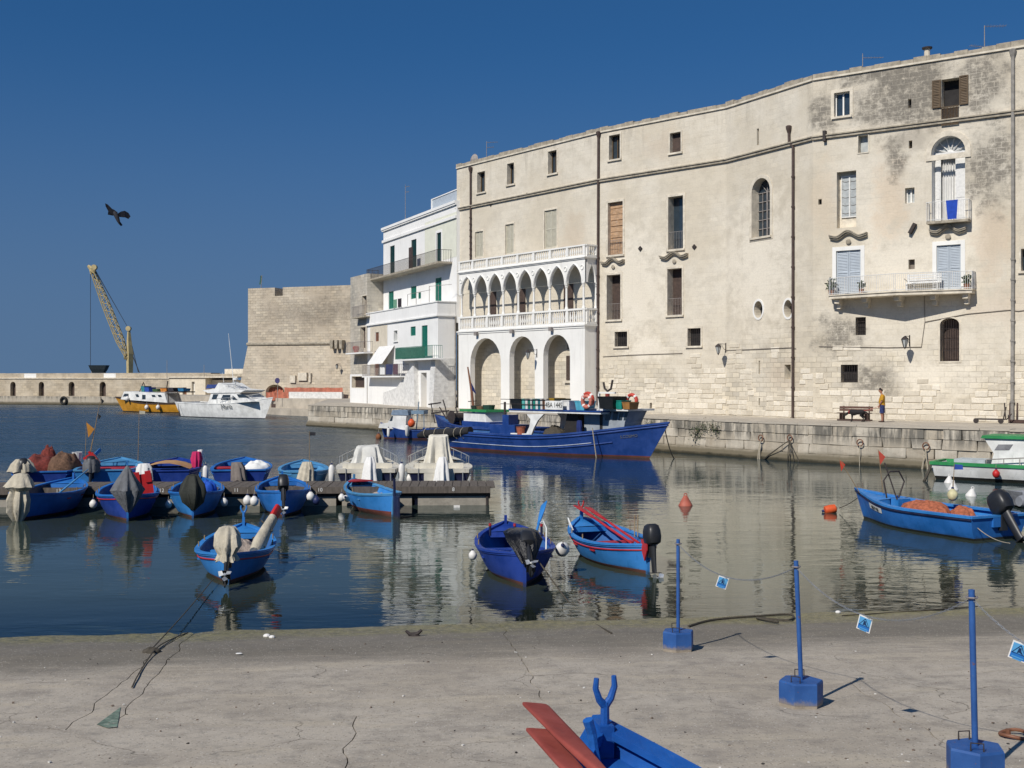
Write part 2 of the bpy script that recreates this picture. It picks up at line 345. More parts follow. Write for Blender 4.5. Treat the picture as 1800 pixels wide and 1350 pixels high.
def water_mat():
    t = NT('harbour_water'); t.t.nodes.remove(t.b)
    g = t.n('NewGeometry'); P = g.outputs['Position']; sx = t.n('SeparateXYZ'); t.l(P, sx.inputs[0]); X, Y = sx.outputs[0], sx.outputs[1]
    def nz(sc, scale, detail=3, rough=.5, rot=0):
        mp = t.n('Mapping'); mp.inputs['Scale'].default_value = sc; mp.inputs['Rotation'].default_value = (0, 0, rot); t.l(P, mp.inputs[0]); return t.noise(mp.outputs[0], scale, detail, rough, .3)
    open_ = t.math('MULTIPLY', t.ramp(Y, 38, 66), t.ramp(t.math('ADD', X, t.math('MULTIPLY', Y, .12)), 4, -6))     # breeze reaches the open basin, not the corner by the quay
    gust = t.ramp(nz((.035, .16, 1), 1.0, 4, .6), .30, .62, .45, 1.0)
    patch = t.ramp(nz((.10, .22, 1), 1.0, 3), .35, .65, .45, 1.0)
    calm = t.math('ADD', t.math('MULTIPLY', nz((.75, 1.5, 1), 1.1, 2, .45, .15), .75), t.math('MULTIPLY', nz((1.6, 4.2, 1), 1.4, 2, .5, -.1), .34))
    calm = t.math('ADD', calm, t.math('MULTIPLY', nz((.25, .35, 1), 1.0, 2), .8))
    chop = t.math('ADD', nz((1.2, 2.6, 1), 1.2, 4, .6, .1), t.math('MULTIPLY', nz((3.5, 7, 1), 1.0, 3, .6), .4))
    swell = t.math('ADD', nz((.10, .24, 1), 1.0, 3, .55, .1), t.math('MULTIPLY', nz((.3, .8, 1), 1.0, 2, .5, -.1), .35))
    h = t.math('ADD', t.math('MULTIPLY', calm, t.math('MULTIPLY', patch, .016)), t.math('MULTIPLY', t.math('MULTIPLY', chop, open_), .15))
    h = t.math('ADD', h, t.math('MULTIPLY', t.math('MULTIPLY', swell, open_), .6))
    bp = t.n('Bump'); bp.inputs['Strength'].default_value = 1.0; bp.inputs['Distance'].default_value = 1.0; t.l(h, bp.inputs['Height'])
    fr = t.n('Fresnel'); fr.inputs['IOR'].default_value = 1.34; t.l(bp.outputs[0], fr.inputs['Normal'])
    gl = t.n('BsdfGlossy'); t.l(t.math('ADD', t.math('MULTIPLY', t.math('MULTIPLY', open_, gust), .30), .015), gl.inputs['Roughness']); gl.inputs['Color'].default_value = (.92, .95, .95, 1); t.l(bp.outputs[0], gl.inputs['Normal'])
    tr = t.n('BsdfTransparent'); tr.inputs['Color'].default_value = (.62, .74, .66, 1)
    body = t.n('BsdfDiffuse'); 
    deepc = t.mix(t.ramp(Y, 19, 60), (.045, .058, .040), (.012, .033, .048)); t.l(deepc, body.inputs['Color'])
    sh = t.math('SUBTRACT', Y, t.math('MULTIPLY', X, .14)); turb = t.ramp(sh, 19.0, 24.5, .12, .97)     # the water hides the bottom as it gets deeper
    m1 = t.n('MixShader'); t.l(turb, m1.inputs[0]); t.l(tr.outputs[0], m1.inputs[1]); t.l(body.outputs[0], m1.inputs[2])
    m2 = t.n('MixShader'); t.l(fr.outputs[0], m2.inputs[0]); t.l(m1.outputs[0], m2.inputs[1]); t.l(gl.outputs[0], m2.inputs[2])
    t.l(m2.outputs[0], t.out.inputs[0]); return t.mat
M_water = water_mat()
# ================================================================== THE SETTING
SL = .075
def yw(x): return 19.47 + .14 * x
def ramp_z(x, y): return SL * (yw(x) - y)
def at_ramp(px, py):
    k = (px - CX) / FP; d = (CH - SL * 19.47) / ((py - HY) / FP + SL * .14 * k - SL)
    return Vector((k * d, d, ramp_z(k * d, d)))
# water and what lies under it
struct('water', MB().add([(-9000, 14, 0), (9000, 14, 0), (9000, 15000, 0), (-9000, 15000, 0)], [(0, 1, 2, 3)]), M_water)
M_bed = M('weedy_seabed', (.09, .095, .05), .95, .4, .8, .4, 4, dirt=.6, dirtc=(.2, .19, .12))
bed = MB()
bed.rings([[(x, yw(max(-30, min(30, x))) + dy, z) for x in range(-120, 121, 10)] for dy, z in ((-.2, -.02), (3, -.26), (12, -1.3), (40, -4), (600, -5))], closed=False, cap=False)
struct('seabed', bed, M_bed, smooth=True)
# slipway: a bed of sand and rubble with cast concrete slabs on it
slip = MB()
slip.rings([[(x, yw(x) - s, SL * s - .045) for x in range(-48, 49, 8)] for s in (-1.2, 4, 10, 20, 34)], closed=False, cap=False)
slip.add([(-48, -14 - 7, 2.4), (48, -14 + 7, 2.4), (60, -80, 2.4), (-60, -80, 2.4)], [(0, 1, 2, 3)])
S_slip = struct('slipway', slip, M_joint)
JP = [at_ramp(*p) for p in ((-600, 1312), (0, 1285), (220, 1278), (430, 1267), (625, 1258), (900, 1242), (1107, 1228), (1227, 1217), (1365, 1211), (1498, 1199), (1781, 1177), (2600, 1130))]
JP = [Vector((-48, JP[0].y - 1, 0))] + JP + [Vector((48, JP[-1].y + 2.5, 0))]
def yj(x):
    for a, b in zip(JP, JP[1:]):
        if a.x <= x <= b.x: return a.y + (b.y - a.y) * (x - a.x) / max(1e-6, b.x - a.x)
    return JP[0].y
def wob(x, y): return Vector((mnoise.noise((x * 1.7, y * 1.7, 1)) * .09 + mnoise.noise((x * 9, y * 9, 5)) * .02, mnoise.noise((x * 1.7, y * 1.7, 9)) * .07 + mnoise.noise((x * 9, y * 9, 3)) * .02))
def slab_z(x, y): return ramp_z(x, y) + mnoise.noise((x * .8, y * .8, 0)) * .016 + mnoise.noise((x * 3.1, y * 3.1, 4)) * .005
def slab_piece(lb, lt, rb, rt, near, far):
    """one slab between a left and a right joint (bottom x, top x) and a near and far edge"""
    nx = max(4, int(abs(rb - lb) / .16)); ny = max(4, int(abs(far(0) - near(0)) / .16)); nx = min(nx, 120); ny = min(ny, 90)
    mb = MB(); g = .006; rows = []
    for j in range(ny + 1):
        b = j / ny; xl = lb + (lt - lb) * b; xr = rb + (rt - rb) * b; row = []
        for i in range(nx + 1):
            a = i / nx; x = xl + (xr - xl) * a; y = near(x) + (far(x) - near(x)) * b
            edge = i in (0, nx) or j in (0, ny); w = wob(x, y)
            if edge or min(a, 1 - a) * nx < 4 or min(b, 1 - b) * ny < 4:
                x += w.x; y += w.y
            if i == 0: x += g
            if i == nx: x -= g
            if j == 0: y += g
            if j == ny: y -= g
            row.append((x, y, slab_z(x, y) - (.006 if edge else 0)))
        rows.append(row)
    mb.rings(rows, closed=False, cap=False)
    per = rows[0] + [r[-1] for r in rows[1:]] + rows[-1][-2::-1] + [r[0] for r in rows[-2:0:-1]]
    mb.rings([per, [(x, y, z - .06) for x, y, z in per]], cap=False)
    return mb
wl = lambda x: yw(x) + 1.0
cols_a = [(-47, -47), (-24, -24), (at_ramp(150, 1262).x, at_ramp(205, 1160).x + .02), (at_ramp(200, 1275).x, at_ramp(268, 1140).x), (at_ramp(965, 1233).x, at_ramp(873, 1128).x - .1), (10.5, 11.3), (25, 26), (47, 47)]
for (lb, lt), (rb, rt) in zip(cols_a, cols_a[1:]):
    mk('concrete_slab', slab_piece(lb, lt, rb, rt, yj, wl), M_slip, S_slip, smooth=50)
cols_b = [(-47, -47), (-15, -15), (-7.6, -8.4), (at_ramp(700, 1420).x, at_ramp(625, 1262).x), (at_ramp(1668, 1320).x + .2, at_ramp(1500, 1205).x), (13, 12), (47, 47)]
for (lb, lt), (rb, rt) in zip(cols_b, cols_b[1:]):
    mk('concrete_slab', slab_piece(lb, lt, rb, rt, lambda x: yw(x) - 16.8, yj), M_slip, S_slip, smooth=50)
mk('concrete_apron', MB().rings([[(x, yw(x) - s, SL * s) for x in range(-47, 48, 8)] for s in (17, 26, 36)], closed=False, cap=False), M_slip, S_slip)

# ---- quay along the palace
QZ = 1.93
Q = [(-18.45, 102.5), (-11.7, 94.9), (8.3, 66.8), (14.5, 57.9), (22.5, 50.0), (34.0, 38.6)]
INN = [(-20.5, 128), (-27.2, 134), (-34.5, 146), (-54, 168)]
edge = [(q[0] * 1.0, q[1]) for q in Q]
def inset(path, k):
    out = []
    for i, p in enumerate(path):
        a = Vector(path[max(0, i - 1)]); b = Vector(path[min(len(path) - 1, i + 1)]); u = (b - a).normalized(); n = Vector((-u.y, u.x))
        out.append((p[0] + n.x * k, p[1] + n.y * k))
    return out
core = inset(Q, .25)
far_poly = [(-54.6, 168.6)] + [(-35, 149), (-28, 138.5), (-21.3, 131.5)] + [(core[0][0] + .1, core[0][1] - .2)] + core[1:] + [(70, 38), (70, 240), (-30, 240), (-54, 200)]
S_quay = struct('quay', MB().slab(far_poly[::-1] if False else far_poly, -4, QZ), [M_concrete_q])
S_land = struct('quay_landing', MB().slab([(-60, 175)] + INN[::-1] + [(-20.5, 130), (-20, 139), (-40, 160), (-55, 180)], -4, .75), [M_concrete_q])
blockM = []
for k in range(5):
    b = MB(); r = random.Random(k)
    j = lambda s=.03: r.uniform(-s, s)
    vs = [(-.5 + j(), 0, -.5 + j()), (.5 + j(), 0, -.5 + j()), (.5 + j(), 0, .5 + j()), (-.5 + j(), 0, .5 + j())]
    fr = [(x * .965 + j(.01), -.135 + j(.03), z * .93 + j(.015)) for x, _, z in vs]
    b.add([(x, .3, z) for x, _, z in vs] + [(x * 1.0, -.10, z) for x, _, z in vs] + fr,
          [(0, 1, 5, 4), (1, 2, 6, 5), (2, 3, 7, 6), (3, 0, 4, 7), (4, 5, 9, 8), (5, 6, 10, 9), (6, 7, 11, 10), (7, 4, 8, 11), (8, 9, 10, 11)])
    blockM.append(b.mesh('stone_block', M_quay))
copeM = MB().box(-.5, .5, -.5, .5, -.5, .5).mesh('coping_stone', M_concrete_q)
def lay(path, z0, rows, L, parent, depth=.25, seed=1, first=0, name='stone_block', meshes=None, maxn=10 ** 9):
    r = random.Random(seed); n = 0
    for a, b in zip(path, path[1:]):
        pl = Plane(a, b)
        for ri, hgt in enumerate(rows):
            zc = z0 + sum(rows[:ri]) + hgt / 2; x = 0.0; first_l = r.uniform(.3, 1)
            while x < pl.L - .02:
                w = L * r.uniform(.6, 1.45) * (first_l if x == 0 else 1); w = min(w, pl.L - x)
                if pl.L - x - w < L * .35: w = pl.L - x
                me = r.choice(meshes or blockM); flip = r.choice((1, -1))
                mk(name, me, None, parent, pl.M @ Matrix.Translation((x + w / 2, depth + r.uniform(-.02, .02), zc)) @ Matrix.Diagonal((w * .992 * flip, r.uniform(.85, 1.2), hgt * .985, 1)))
                x += w; n += 1
    return n
mk('footing', MB().prism([(0, 0)], 0, 0) if False else MB().rings([[(p[0], p[1], z) for p in inset(Q, k)] for k, z in ((-.10, -3), (-.12, .16), (.03, .42), (.2, .46))], closed=False, cap=False), M_quay, S_quay)
lay([Q[1], Q[2], Q[3], Q[4], Q[5]], .42, (.5, .46, .47), 1.15, S_quay, .2, 3)
lay([Q[0], Q[1]], .42, (.5, .46, .47), 1.6, S_quay, .2, 4)
lay([(-20.3, 129.5), Q[0]], .3, (.8, .75), 2.4, S_quay, .2, 5)
# coping stones on the quay edge
r = random.Random(9)
for a, b in zip(Q, Q[1:]):
    pl = Plane(a, b); x = 0
    while x < pl.L - .05:
        w = min(r.uniform(1.2, 2.0), pl.L - x)
        mk('coping_stone', copeM, None, S_quay, pl.M @ Matrix.Translation((x + w / 2, .415 + r.uniform(-.02, .02), QZ - .02 + r.uniform(-.006, .012))) @ Matrix.Diagonal((w - .015, .75, .09, 1))); x += w
lay([INN[3], INN[2], INN[1], INN[0]], -.2, (.48, .45), 2.2, S_land, .2, 6)

# ---- breakwater far left
M_break = stone_wall('breakwater_stone', (.50, .425, .32), (.60, .525, .41), .9, .4, 99, .6, top=5.4, bump=.4, streak=.3)
BW0, BW1 = at_z(-1300, 699.5, 0), at_z(204, 711, 0)
bwp = Plane((BW0.x, BW0.y), (BW1.x + (BW1.x - at_z(0, 707, 0).x) * .62, BW1.y + (BW1.y - at_z(0, 707, 0).y) * .62))
# ================================================================== FACADE KIT
def outline(shape, x0, x1, z0, z1, n=12, rise=None):
    w = x1 - x0; cx = (x0 + x1) / 2
    if shape == 'rect': return [(x0, z0), (x1, z0), (x1, z1), (x0, z1)]
    if shape == 'arch':
        h = min(rise if rise else w / 2, z1 - z0); zs = z1 - h
        return [(x0, z0), (x1, z0)] + [(cx + w / 2 * math.cos(pi * i / n), zs + h * math.sin(pi * i / n)) for i in range(n + 1)]
    if shape == 'gothic':
        h = min(rise if rise else w * .9, z1 - z0); zs = z1 - h
        R = (h * h + w * w / 4) / w; a = math.acos((R - w / 2) / R)
        right = [(x1 - R + R * math.cos(a * i / n), zs + R * math.sin(a * i / n)) for i in range(n + 1)]
        left = [(x0 + R - R * math.cos(a * i / n), zs + R * math.sin(a * i / n)) for i in range(n - 1, -1, -1)]
        return [(x0, z0), (x1, z0)] + right + left
    if shape == 'oval': return [(cx + w / 2 * math.cos(2 * pi * i / 20 - pi / 2), (z0 + z1) / 2 + (z1 - z0) / 2 * math.sin(2 * pi * i / 20 - pi / 2)) for i in range(20)]
def grid_wall(mb, X0, X1, Z0, Z1, ops, y=0.0, mi=0):
    """upright sheet with openings (x0, x1, z0, z1, shape, rise)"""
    xs = sorted({X0, X1, *[v for o in ops for v in o[:2] if X0 < v < X1]}); zs = sorted({Z0, Z1, *[v for o in ops for v in o[2:4] if Z0 < v < Z1]})
    for xa, xb in zip(xs, xs[1:]):
        for za, zb in zip(zs, zs[1:]):
            cx, cz = (xa + xb) / 2, (za + zb) / 2
            if any(o[0] < cx < o[1] and o[2] < cz < o[3] for o in ops): continue
            mb.add([(xa, y, za), (xb, y, za), (xb, y, zb), (xa, y, zb)], [(0, 1, 2, 3)], mi)
    for o in ops:
        x0, x1, z0, z1 = o[:4]; sh = o[4] if len(o) > 4 else 'rect'
        if sh == 'rect': continue
        pts = outline(sh, x0, x1, z0, z1, 12, o[5] if len(o) > 5 else None)
        if sh == 'oval':
            for (xa, za), (xb, zb) in zip(pts, pts[1:] + pts[:1]):
                cz = (z0 + z1) / 2; ze = z1 if (za + zb) / 2 > cz else z0
                mb.add([(xa, y, za), (xb, y, zb), (xb, y, ze), (xa, y, ze)], [(0, 1, 2, 3)], mi)
        else:
            top = pts[2:]
            for (xa, za), (xb, zb) in zip(top, top[1:]):
                mb.add([(xa, y, za), (xb, y, zb), (xb, y, z1), (xa, y, z1)], [(0, 1, 2, 3)], mi)
    return mb
def reveal(mb, pts, y0, y1, mi=0):
    n = len(pts)
    for i in range(n):
        a, b = pts[i], pts[(i + 1) % n]
        mb.add([(a[0], y0, a[1]), (b[0], y0, b[1]), (b[0], y1, b[1]), (a[0], y1, a[1])], [(0, 1, 2, 3)], mi)
    return mb
def uvwall(mb, uo=0): mb.uv = [(v[0] + uo + v[1] * .7, v[2]) for v in mb.v]; return mb
def ring_band(mb, pts, y0, y1, k):                       # a raised band round an outline, k wide
    cx = sum(p[0] for p in pts) / len(pts); n = len(pts)
    out = []
    for i in range(n):
        a = Vector(pts[i - 1]); p = Vector(pts[i]); b = Vector(pts[(i + 1) % n]); e1 = (p - a); e2 = (b - p)
        n1 = Vector((e1.y, -e1.x)).normalized() if e1.length else Vector((0, 0)); n2 = Vector((e2.y, -e2.x)).normalized() if e2.length else n1
        m = n1 + n2; m = m / max(.5, m.length_squared / 2) if m.length > 1e-6 else n1
        out.append(p + m * k)
    for i in range(n):
        j = (i + 1) % n
        a, b, c, d = pts[i], pts[j], out[j], out[i]
        mb.add([(a[0], y0, a[1]), (b[0], y0, b[1]), (c[0], y0, c[1]), (d[0], y0, d[1]), (c[0], y1, c[1]), (d[0], y1, d[1])], [(0, 1, 2, 3), (3, 2, 4, 5)])
    return mb
def bars(x0, x1, z0, z1, y, n, r=.012, rails=(0, 1), nz=0):
    mb = MB()
    for i in range(n):
        x = x0 + (x1 - x0) * (i + .5) / n; mb.cyl((x, y, z0), (x, y, z1), r, n=4, cap=False)
    for k in rails: mb.box(x0, x1, y - r * 1.4, y + r * 1.4, z0 + (z1 - z0) * k - r, z0 + (z1 - z0) * k + r)
    for i in range(nz):
        z = z0 + (z1 - z0) * (i + 1) / (nz + 1); mb.cyl((x0, y, z), (x1, y, z), r, n=4, cap=False)
    return mb
def louvres(x0, x1, z0, z1, y, t=.05, step=.085, fr=.07):
    mb = MB(); yb = y + t
    mb.box(x0, x0 + fr, y, yb, z0, z1).box(x1 - fr, x1, y, yb, z0, z1).box(x0 + fr, x1 - fr, y, yb, z0, z0 + fr).box(x0 + fr, x1 - fr, y, yb, z1 - fr, z1)
    zm = (z0 + z1) / 2
    if z1 - z0 > 1.4: mb.box(x0 + fr, x1 - fr, y, yb, zm - fr / 2, zm + fr / 2)
    mb.box(x0 + fr, x1 - fr, y + t * .8, yb, z0 + fr, z1 - fr)
    z = z0 + fr
    while z < z1 - fr - step * .5:
        mb.add([(x0 + fr, y + t * .15, z), (x1 - fr, y + t * .15, z), (x1 - fr, y + t * .75, z + step * .8), (x0 + fr, y + t * .75, z + step * .8)], [(0, 1, 2, 3)]); z += step
    return mb
def window(par, pl, r, shape='rect', depth=.4, pane=None, wall=None, sill=False, surround=0, style='', rail=0, rise=None, name='window', smat=None, trim=None, label=None, nb=7):
    """an opening's lining with its pane, frame, shutters, bars as sub-parts. r = x0, x1, z0, z1"""
    x0, x1, z0, z1 = r; pts = outline(shape, x0, x1, z0, z1, 12, rise); trim = trim or M_trim; w = x1 - x0; h = z1 - z0
    o = mk(name, uvwall(reveal(MB(), pts, -.003, depth)), wall or trim, par, pl.M, label=label)
    sub = lambda nm, mb, mt, **k: mk(nm, mb, mt, o, pl.M, **k)
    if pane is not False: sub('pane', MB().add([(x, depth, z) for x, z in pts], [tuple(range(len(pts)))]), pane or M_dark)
    if surround: sub('surround', ring_band(MB(), pts, -.035, 0, surround), trim)
    if sill: sub('sill', MB().box(x0 - .14, x1 + .14, -.12, .02, z0 - .12, z0 - .003), trim)
    if 'frame' in style:                                    # two leaves with glazing bars
        f = MB(); y0, y1 = depth - .07, depth - .01; t = .06
        f.box(x0, x0 + t, y0, y1, z0, z1).box(x1 - t, x1, y0, y1, z0, z1).box(x0 + t, x1 - t, y0, y1, z0, z0 + t).box(x0 + t, x1 - t, y0, y1, z1 - t, z1).box((x0 + x1) / 2 - t * .7, (x0 + x1) / 2 + t * .7, y0 - .01, y1, z0 + t, z1 - t)
        sub('frame', f, smat or M_white2)
    if 'leaves' in style:                                   # closed louvred shutters
        m = (x0 + x1) / 2
        for a, b in ((x0, m - .008), (m + .008, x1)): sub('shutter', louvres(a, b, z0, z1, .06 if 'flush' in style else depth - .1), smat or M_green)
    if 'single' in style: sub('shutter', louvres(x0, x1, z0, z1, .05), smat or M_green)
    if rail: sub('railing', bars(x0, x1, z0 + .03, z0 + rail, .08, nb, .011), M_ironl)
    if 'grille' in style: sub('grille', bars(x0, x1, z0, z1, .05, nb, .014, (0, 1), 3 if 'fine' in style else 1), M_iron)
    return o
def wavy_pediment(par, pl, cx, z, w, mat=None, d=.30, name='pediment'):
    """a baroque hood: two S-curved shoulders that rise to a rounded middle"""
    mb = MB(); n = 28; prof = []
    for i in range(n + 1):
        s = -1 + 2 * i / n; a = abs(s)
        hgt = .30 * (math.cos(min(1, a / .62) * pi) * .5 + .5) + .10 * max(0, (a - .62) / .38) ** 1.5
        prof.append((cx + s * w / 2, z + hgt))
    for k, (dz0, dz1, dd) in enumerate(((.0, .09, d * .55), (.09, .17, d * .85), (.17, .22, d))):
        poly = [(x, zz + dz0) for x, zz in prof] + [(x, zz + dz1) for x, zz in prof[::-1]]
        nn = len(prof)
        for i in range(n):
            (xa, za), (xb, zb) = prof[i], prof[i + 1]
            mb.add([(xa, -dd, za + dz0), (xb, -dd, zb + dz0), (xb, -dd, zb + dz1), (xa, -dd, za + dz1), (xa, .02, za + dz0), (xb, .02, zb + dz0), (xb, .02, zb + dz1), (xa, .02, za + dz1)], [(0, 1, 2, 3), (0, 1, 5, 4), (3, 2, 6, 7)])
        for (xa, za) in (prof[0], prof[-1]): mb.add([(xa, -dd, za + dz0), (xa, .02, za + dz0), (xa, .02, za + dz1), (xa, -dd, za + dz1)], [(0, 1, 2, 3)])
    mb.lathe([(.02, -.06), (.15, -.05), (.15, 0), (.09, .03)], 14)
    for i in range(14 * 4): pass
    k = len(mb.v) - 14 * 4
    mb.v[k:] = [(cx + v[0], -.03 - max(0, v[2]) - .05, z - .13 + v[1]) for v in mb.v[k:]]
    return mk(name, mb, mat or M_trimgrey, par, pl.M)
def wall_lamp(pl, x, z, label, out=.85, side=-1, grp='iron lanterns on brackets'):
    M0 = pl.M @ Matrix.Translation((x, 0, z)); t = thing('wall_lantern', label, 'lantern', M0, grp)
    b = MB().box(-.03, .03, -.03, .0, -.45, .15).cyl((0, -.02, .08), (0, -out, .08), .018, n=6).tube([(0, -.02, -.3), (0, -out * .3, -.22), (0, -out * .55, 0), (0, -out * .8, .07)], .013, 5)
    mk('bracket', b, M_iron, t, M0)
    c = (0, -out, 0)
    mk('lantern_cage', MB().lathe([(.02, .08), (.10, .03), (.19, -.06), (.20, -.10)], 8, (0, -out, 0)).lathe([(.06, -.52), (.03, -.60), (.01, -.64)], 8, (0, -out, 0)), M_iron, t, M0)
    fr = MB()
    for k in range(6):
        a = 2 * pi * k / 6; fr.cyl((.19 * math.cos(a), -out + .19 * math.sin(a), -.1), (.07 * math.cos(a), -out + .07 * math.sin(a), -.53), .013, n=4)
    mk('lantern_bars', fr, M_iron, t, M0)
    mk('lantern_glass', MB().lathe([(.175, -.1), (.06, -.52)], 6, (0, -out, 0)), M_glass_l, t, M0)
    return t
def antenna(p, h, label, arms=((.0, 1.2),), mat=None, grp='roof aerials'):
    M0 = Matrix.Translation(p); t = thing('roof_antenna', label, 'antenna', M0, grp)
    mk('mast', MB().cyl((0, 0, -.3), (0, 0, h), .028, .02, 6), mat or M_ironl, t, M0)
    for dz, L in arms:
        b = MB().cyl((0, 0, h - dz), (L, L * .1, h - dz + .06), .014, n=5)
        for k in range(7):
            q = Vector((L * (k + .6) / 7, L * .1 * (k + .6) / 7, h - dz + .06 * k / 7)); b.cyl(q - Vector((.03, .28, 0)), q + Vector((-.03, .28, 0)), .008, n=4)
        mk('boom', b, mat or M_ironl, t, M0)
    return t
# ================================================================== THE PALACE
PA, PB, PC, PD, PG = (-4.46, 91.9), (6.08, 78.5), (13.46, 71.4), (17.15, 64.8), (34.3, 52.5)
SEG = [Plane(PA, PB), Plane(PB, PC), Plane(PC, PD), Plane(PD, PG)]
UO = [0]
for s_ in SEG: UO.append(UO[-1] + s_.L)
ROOF, STR = 21.55, 17.91
def U3(px): return UO[3] + SEG[3].x(px)
M_pal = stone_wall('palace_stone', LIME_A, LIME_B, .62, .29, 6.2, .20,
    stains=[(U3(1565), 19.5, 2.6, 1.9), (U3(1615), 19.0, 1.8, 1.4), (U3(1725), 19.6, 1.5, 2.2), (U3(1745), 15.6, 1.5, 2.4), (U3(1600), 20.7, 2.4, .9), (U3(1445), 19.3, .9, 1.1), (U3(1520), 20.9, 1.6, .5), (U3(1575), 16.3, .7, 1.6), (U3(1480), 6.9, 1.5, 1.4), (U3(1535), 4.0, 1.4, 1.3)],
    whites=[(U3(1580), 10.6, 2.4, 1.6), (U3(1540), 13.2, 1.0, 2.2), (U3(1700), 12.0, .8, 2.5), (U3(1640), 4.4, 3.0, 1.0), (UO[1] + 3, 10.5, 2.6, 4), (UO[1] + 4.2, 6.2, 1.6, .7), (UO[2] + 3, 11, 3, 4), (UO[1] + 6, 3.1, 3, .7)],
    top=ROOF, grey=(.19, .172, .145), greyamt=.95, tints=[(U3(1562), 14.2, 1.3, 2.6, (.62, .47, .32), .5), (U3(1745), 11.4, .9, 1.8, (.60, .46, .33), .45), (U3(1450), 14.5, .9, 2.0, (.60, .47, .33), .35), (U3(1600), 17.2, 1.6, .7, (.33, .29, .235), .6), (U3(1760), 8.0, 2.2, 1.2, (.60, .48, .36), .35), (UO[0] + 14.5, 14.3, 1.6, 1.6, (.52, .42, .31), .5), (UO[1] + 5.2, 19.5, 2.0, 1.0, (.53, .43, .32), .4), (UO[2] + 5, 4.3, 1.4, 1.2, (.50, .40, .30), .4)], streak=.5, bump=.6)
palace = thing('stone_palace', 'long curved cream limestone palace of five storeys behind the quay', 'building', Matrix.Translation((*PC, QZ)))
OPS = [[], [], [], []]; WIN = []
def seg_of(px): return 0 if px < 1055 else 1 if px < 1277 else 2 if px < 1430 else 3
def op(x0, y0, x1, y1, shape='rect', rise=None, **kw):
    k = seg_of((x0 + x1) / 2); r = SEG[k].rect(x0, y0, x1, y1); OPS[k].append((*r, shape, rise)); WIN.append((k, r, shape, rise, kw)); return r
# attic windows
op(839.5, 302, 853, 338, surround=.10, pane=M_glass, sill=True, style='frame', smat=M_brown)
op(892, 287, 904, 324, surround=.10, pane=M_glass, sill=True, style='frame', smat=M_brown)
op(964, 265, 979, 305, surround=.12, pane=M_glass, sill=True, style='frame', smat=M_brown)
op(1071, 237, 1090, 280, surround=.14, pane=M_glass, sill=True, style='frame', smat=M_brown)
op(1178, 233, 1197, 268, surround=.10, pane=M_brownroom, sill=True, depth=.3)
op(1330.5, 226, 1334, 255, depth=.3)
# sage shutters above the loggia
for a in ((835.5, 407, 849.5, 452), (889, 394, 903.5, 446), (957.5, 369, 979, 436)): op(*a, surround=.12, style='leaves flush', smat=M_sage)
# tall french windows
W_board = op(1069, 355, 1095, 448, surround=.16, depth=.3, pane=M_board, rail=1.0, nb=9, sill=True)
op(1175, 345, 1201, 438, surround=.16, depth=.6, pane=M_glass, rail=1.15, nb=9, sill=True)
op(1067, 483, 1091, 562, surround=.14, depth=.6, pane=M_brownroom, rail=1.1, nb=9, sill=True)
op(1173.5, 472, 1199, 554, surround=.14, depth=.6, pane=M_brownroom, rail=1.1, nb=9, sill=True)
for a in ((1081, 583, 1103, 609), (1209, 577, 1232, 608)): op(*a, surround=.12, depth=.35, style='grille', nb=7, sill=True)
# chapel window, ovals and slits
op(1322, 313, 1354, 416, 'arch', surround=.22, depth=.55, pane=M_glass, sill=True)
for a in ((1326, 529, 1341, 559), (1378.5, 527, 1393, 558)): op(*a, 'oval', surround=.12, depth=.5, trim=M_white2)
op(1379, 641, 1390, 666, depth=.5); op(1333.5, 634, 1336, 657, depth=.3); op(1333.5, 700, 1336, 712, depth=.3)
op(1142, 708, 1146, 718, depth=.3)
# right-hand bay
W_white = op(1466.5, 162, 1494, 204, surround=.18, depth=.3, pane=M_glass, style='frame', smat=M_white2, sill=True)
op(1596, 174, 1602, 189.5, depth=.3); op(1597.5, 247, 1603.5, 260.6, depth=.3)
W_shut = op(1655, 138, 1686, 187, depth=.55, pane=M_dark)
op(1509, 238, 1526, 268, depth=.35, pane=M_glass_l, surround=.06)
W_arch = op(1638, 239, 1696.5, 389, 'arch', depth=1.0, pane=M_white2, wall=M_white2)
W_rec = op(1471, 301, 1505, 400, depth=.42, pane=M_trim)
op(1438.5, 350, 1444.5, 359.5, depth=.25)
op(1591, 330, 1607.5, 357, depth=.35, pane=M_glass_l, style='frame', smat=M_white2)
W_b1 = op(1470, 440, 1513, 517, surround=.22, depth=.35, style='leaves flush', smat=M_gblue, trim=M_white2)
W_b2 = op(1646.6, 430.6, 1689, 511, surround=.22, depth=.35, style='leaves flush', smat=M_gblue, trim=M_white2)
op(1597, 456, 1608, 473, depth=.3, pane=M_cable)
op(1504, 557.5, 1522, 589, depth=.4, style='grille fine', nb=5)
op(1652.6, 559, 1686.5, 635, 'arch', .35, depth=.6, pane=M_brownroom, style='grille fine', nb=8, surround=.08)
op(1478, 641, 1508, 672, depth=.45, style='grille', nb=7)
op(1795, 437, 1812, 476, depth=.4, pane=M_glass, sill=True, surround=.1); op(1842, 437, 1870, 500, depth=.4, pane=M_glass, sill=True, surround=.1)
op(1842, 150, 1866, 205, depth=.4, pane=M_glass, sill=True, surround=.1); op(1850, 600, 1875, 640, depth=.4, style='grille', nb=7)
WALLS = []
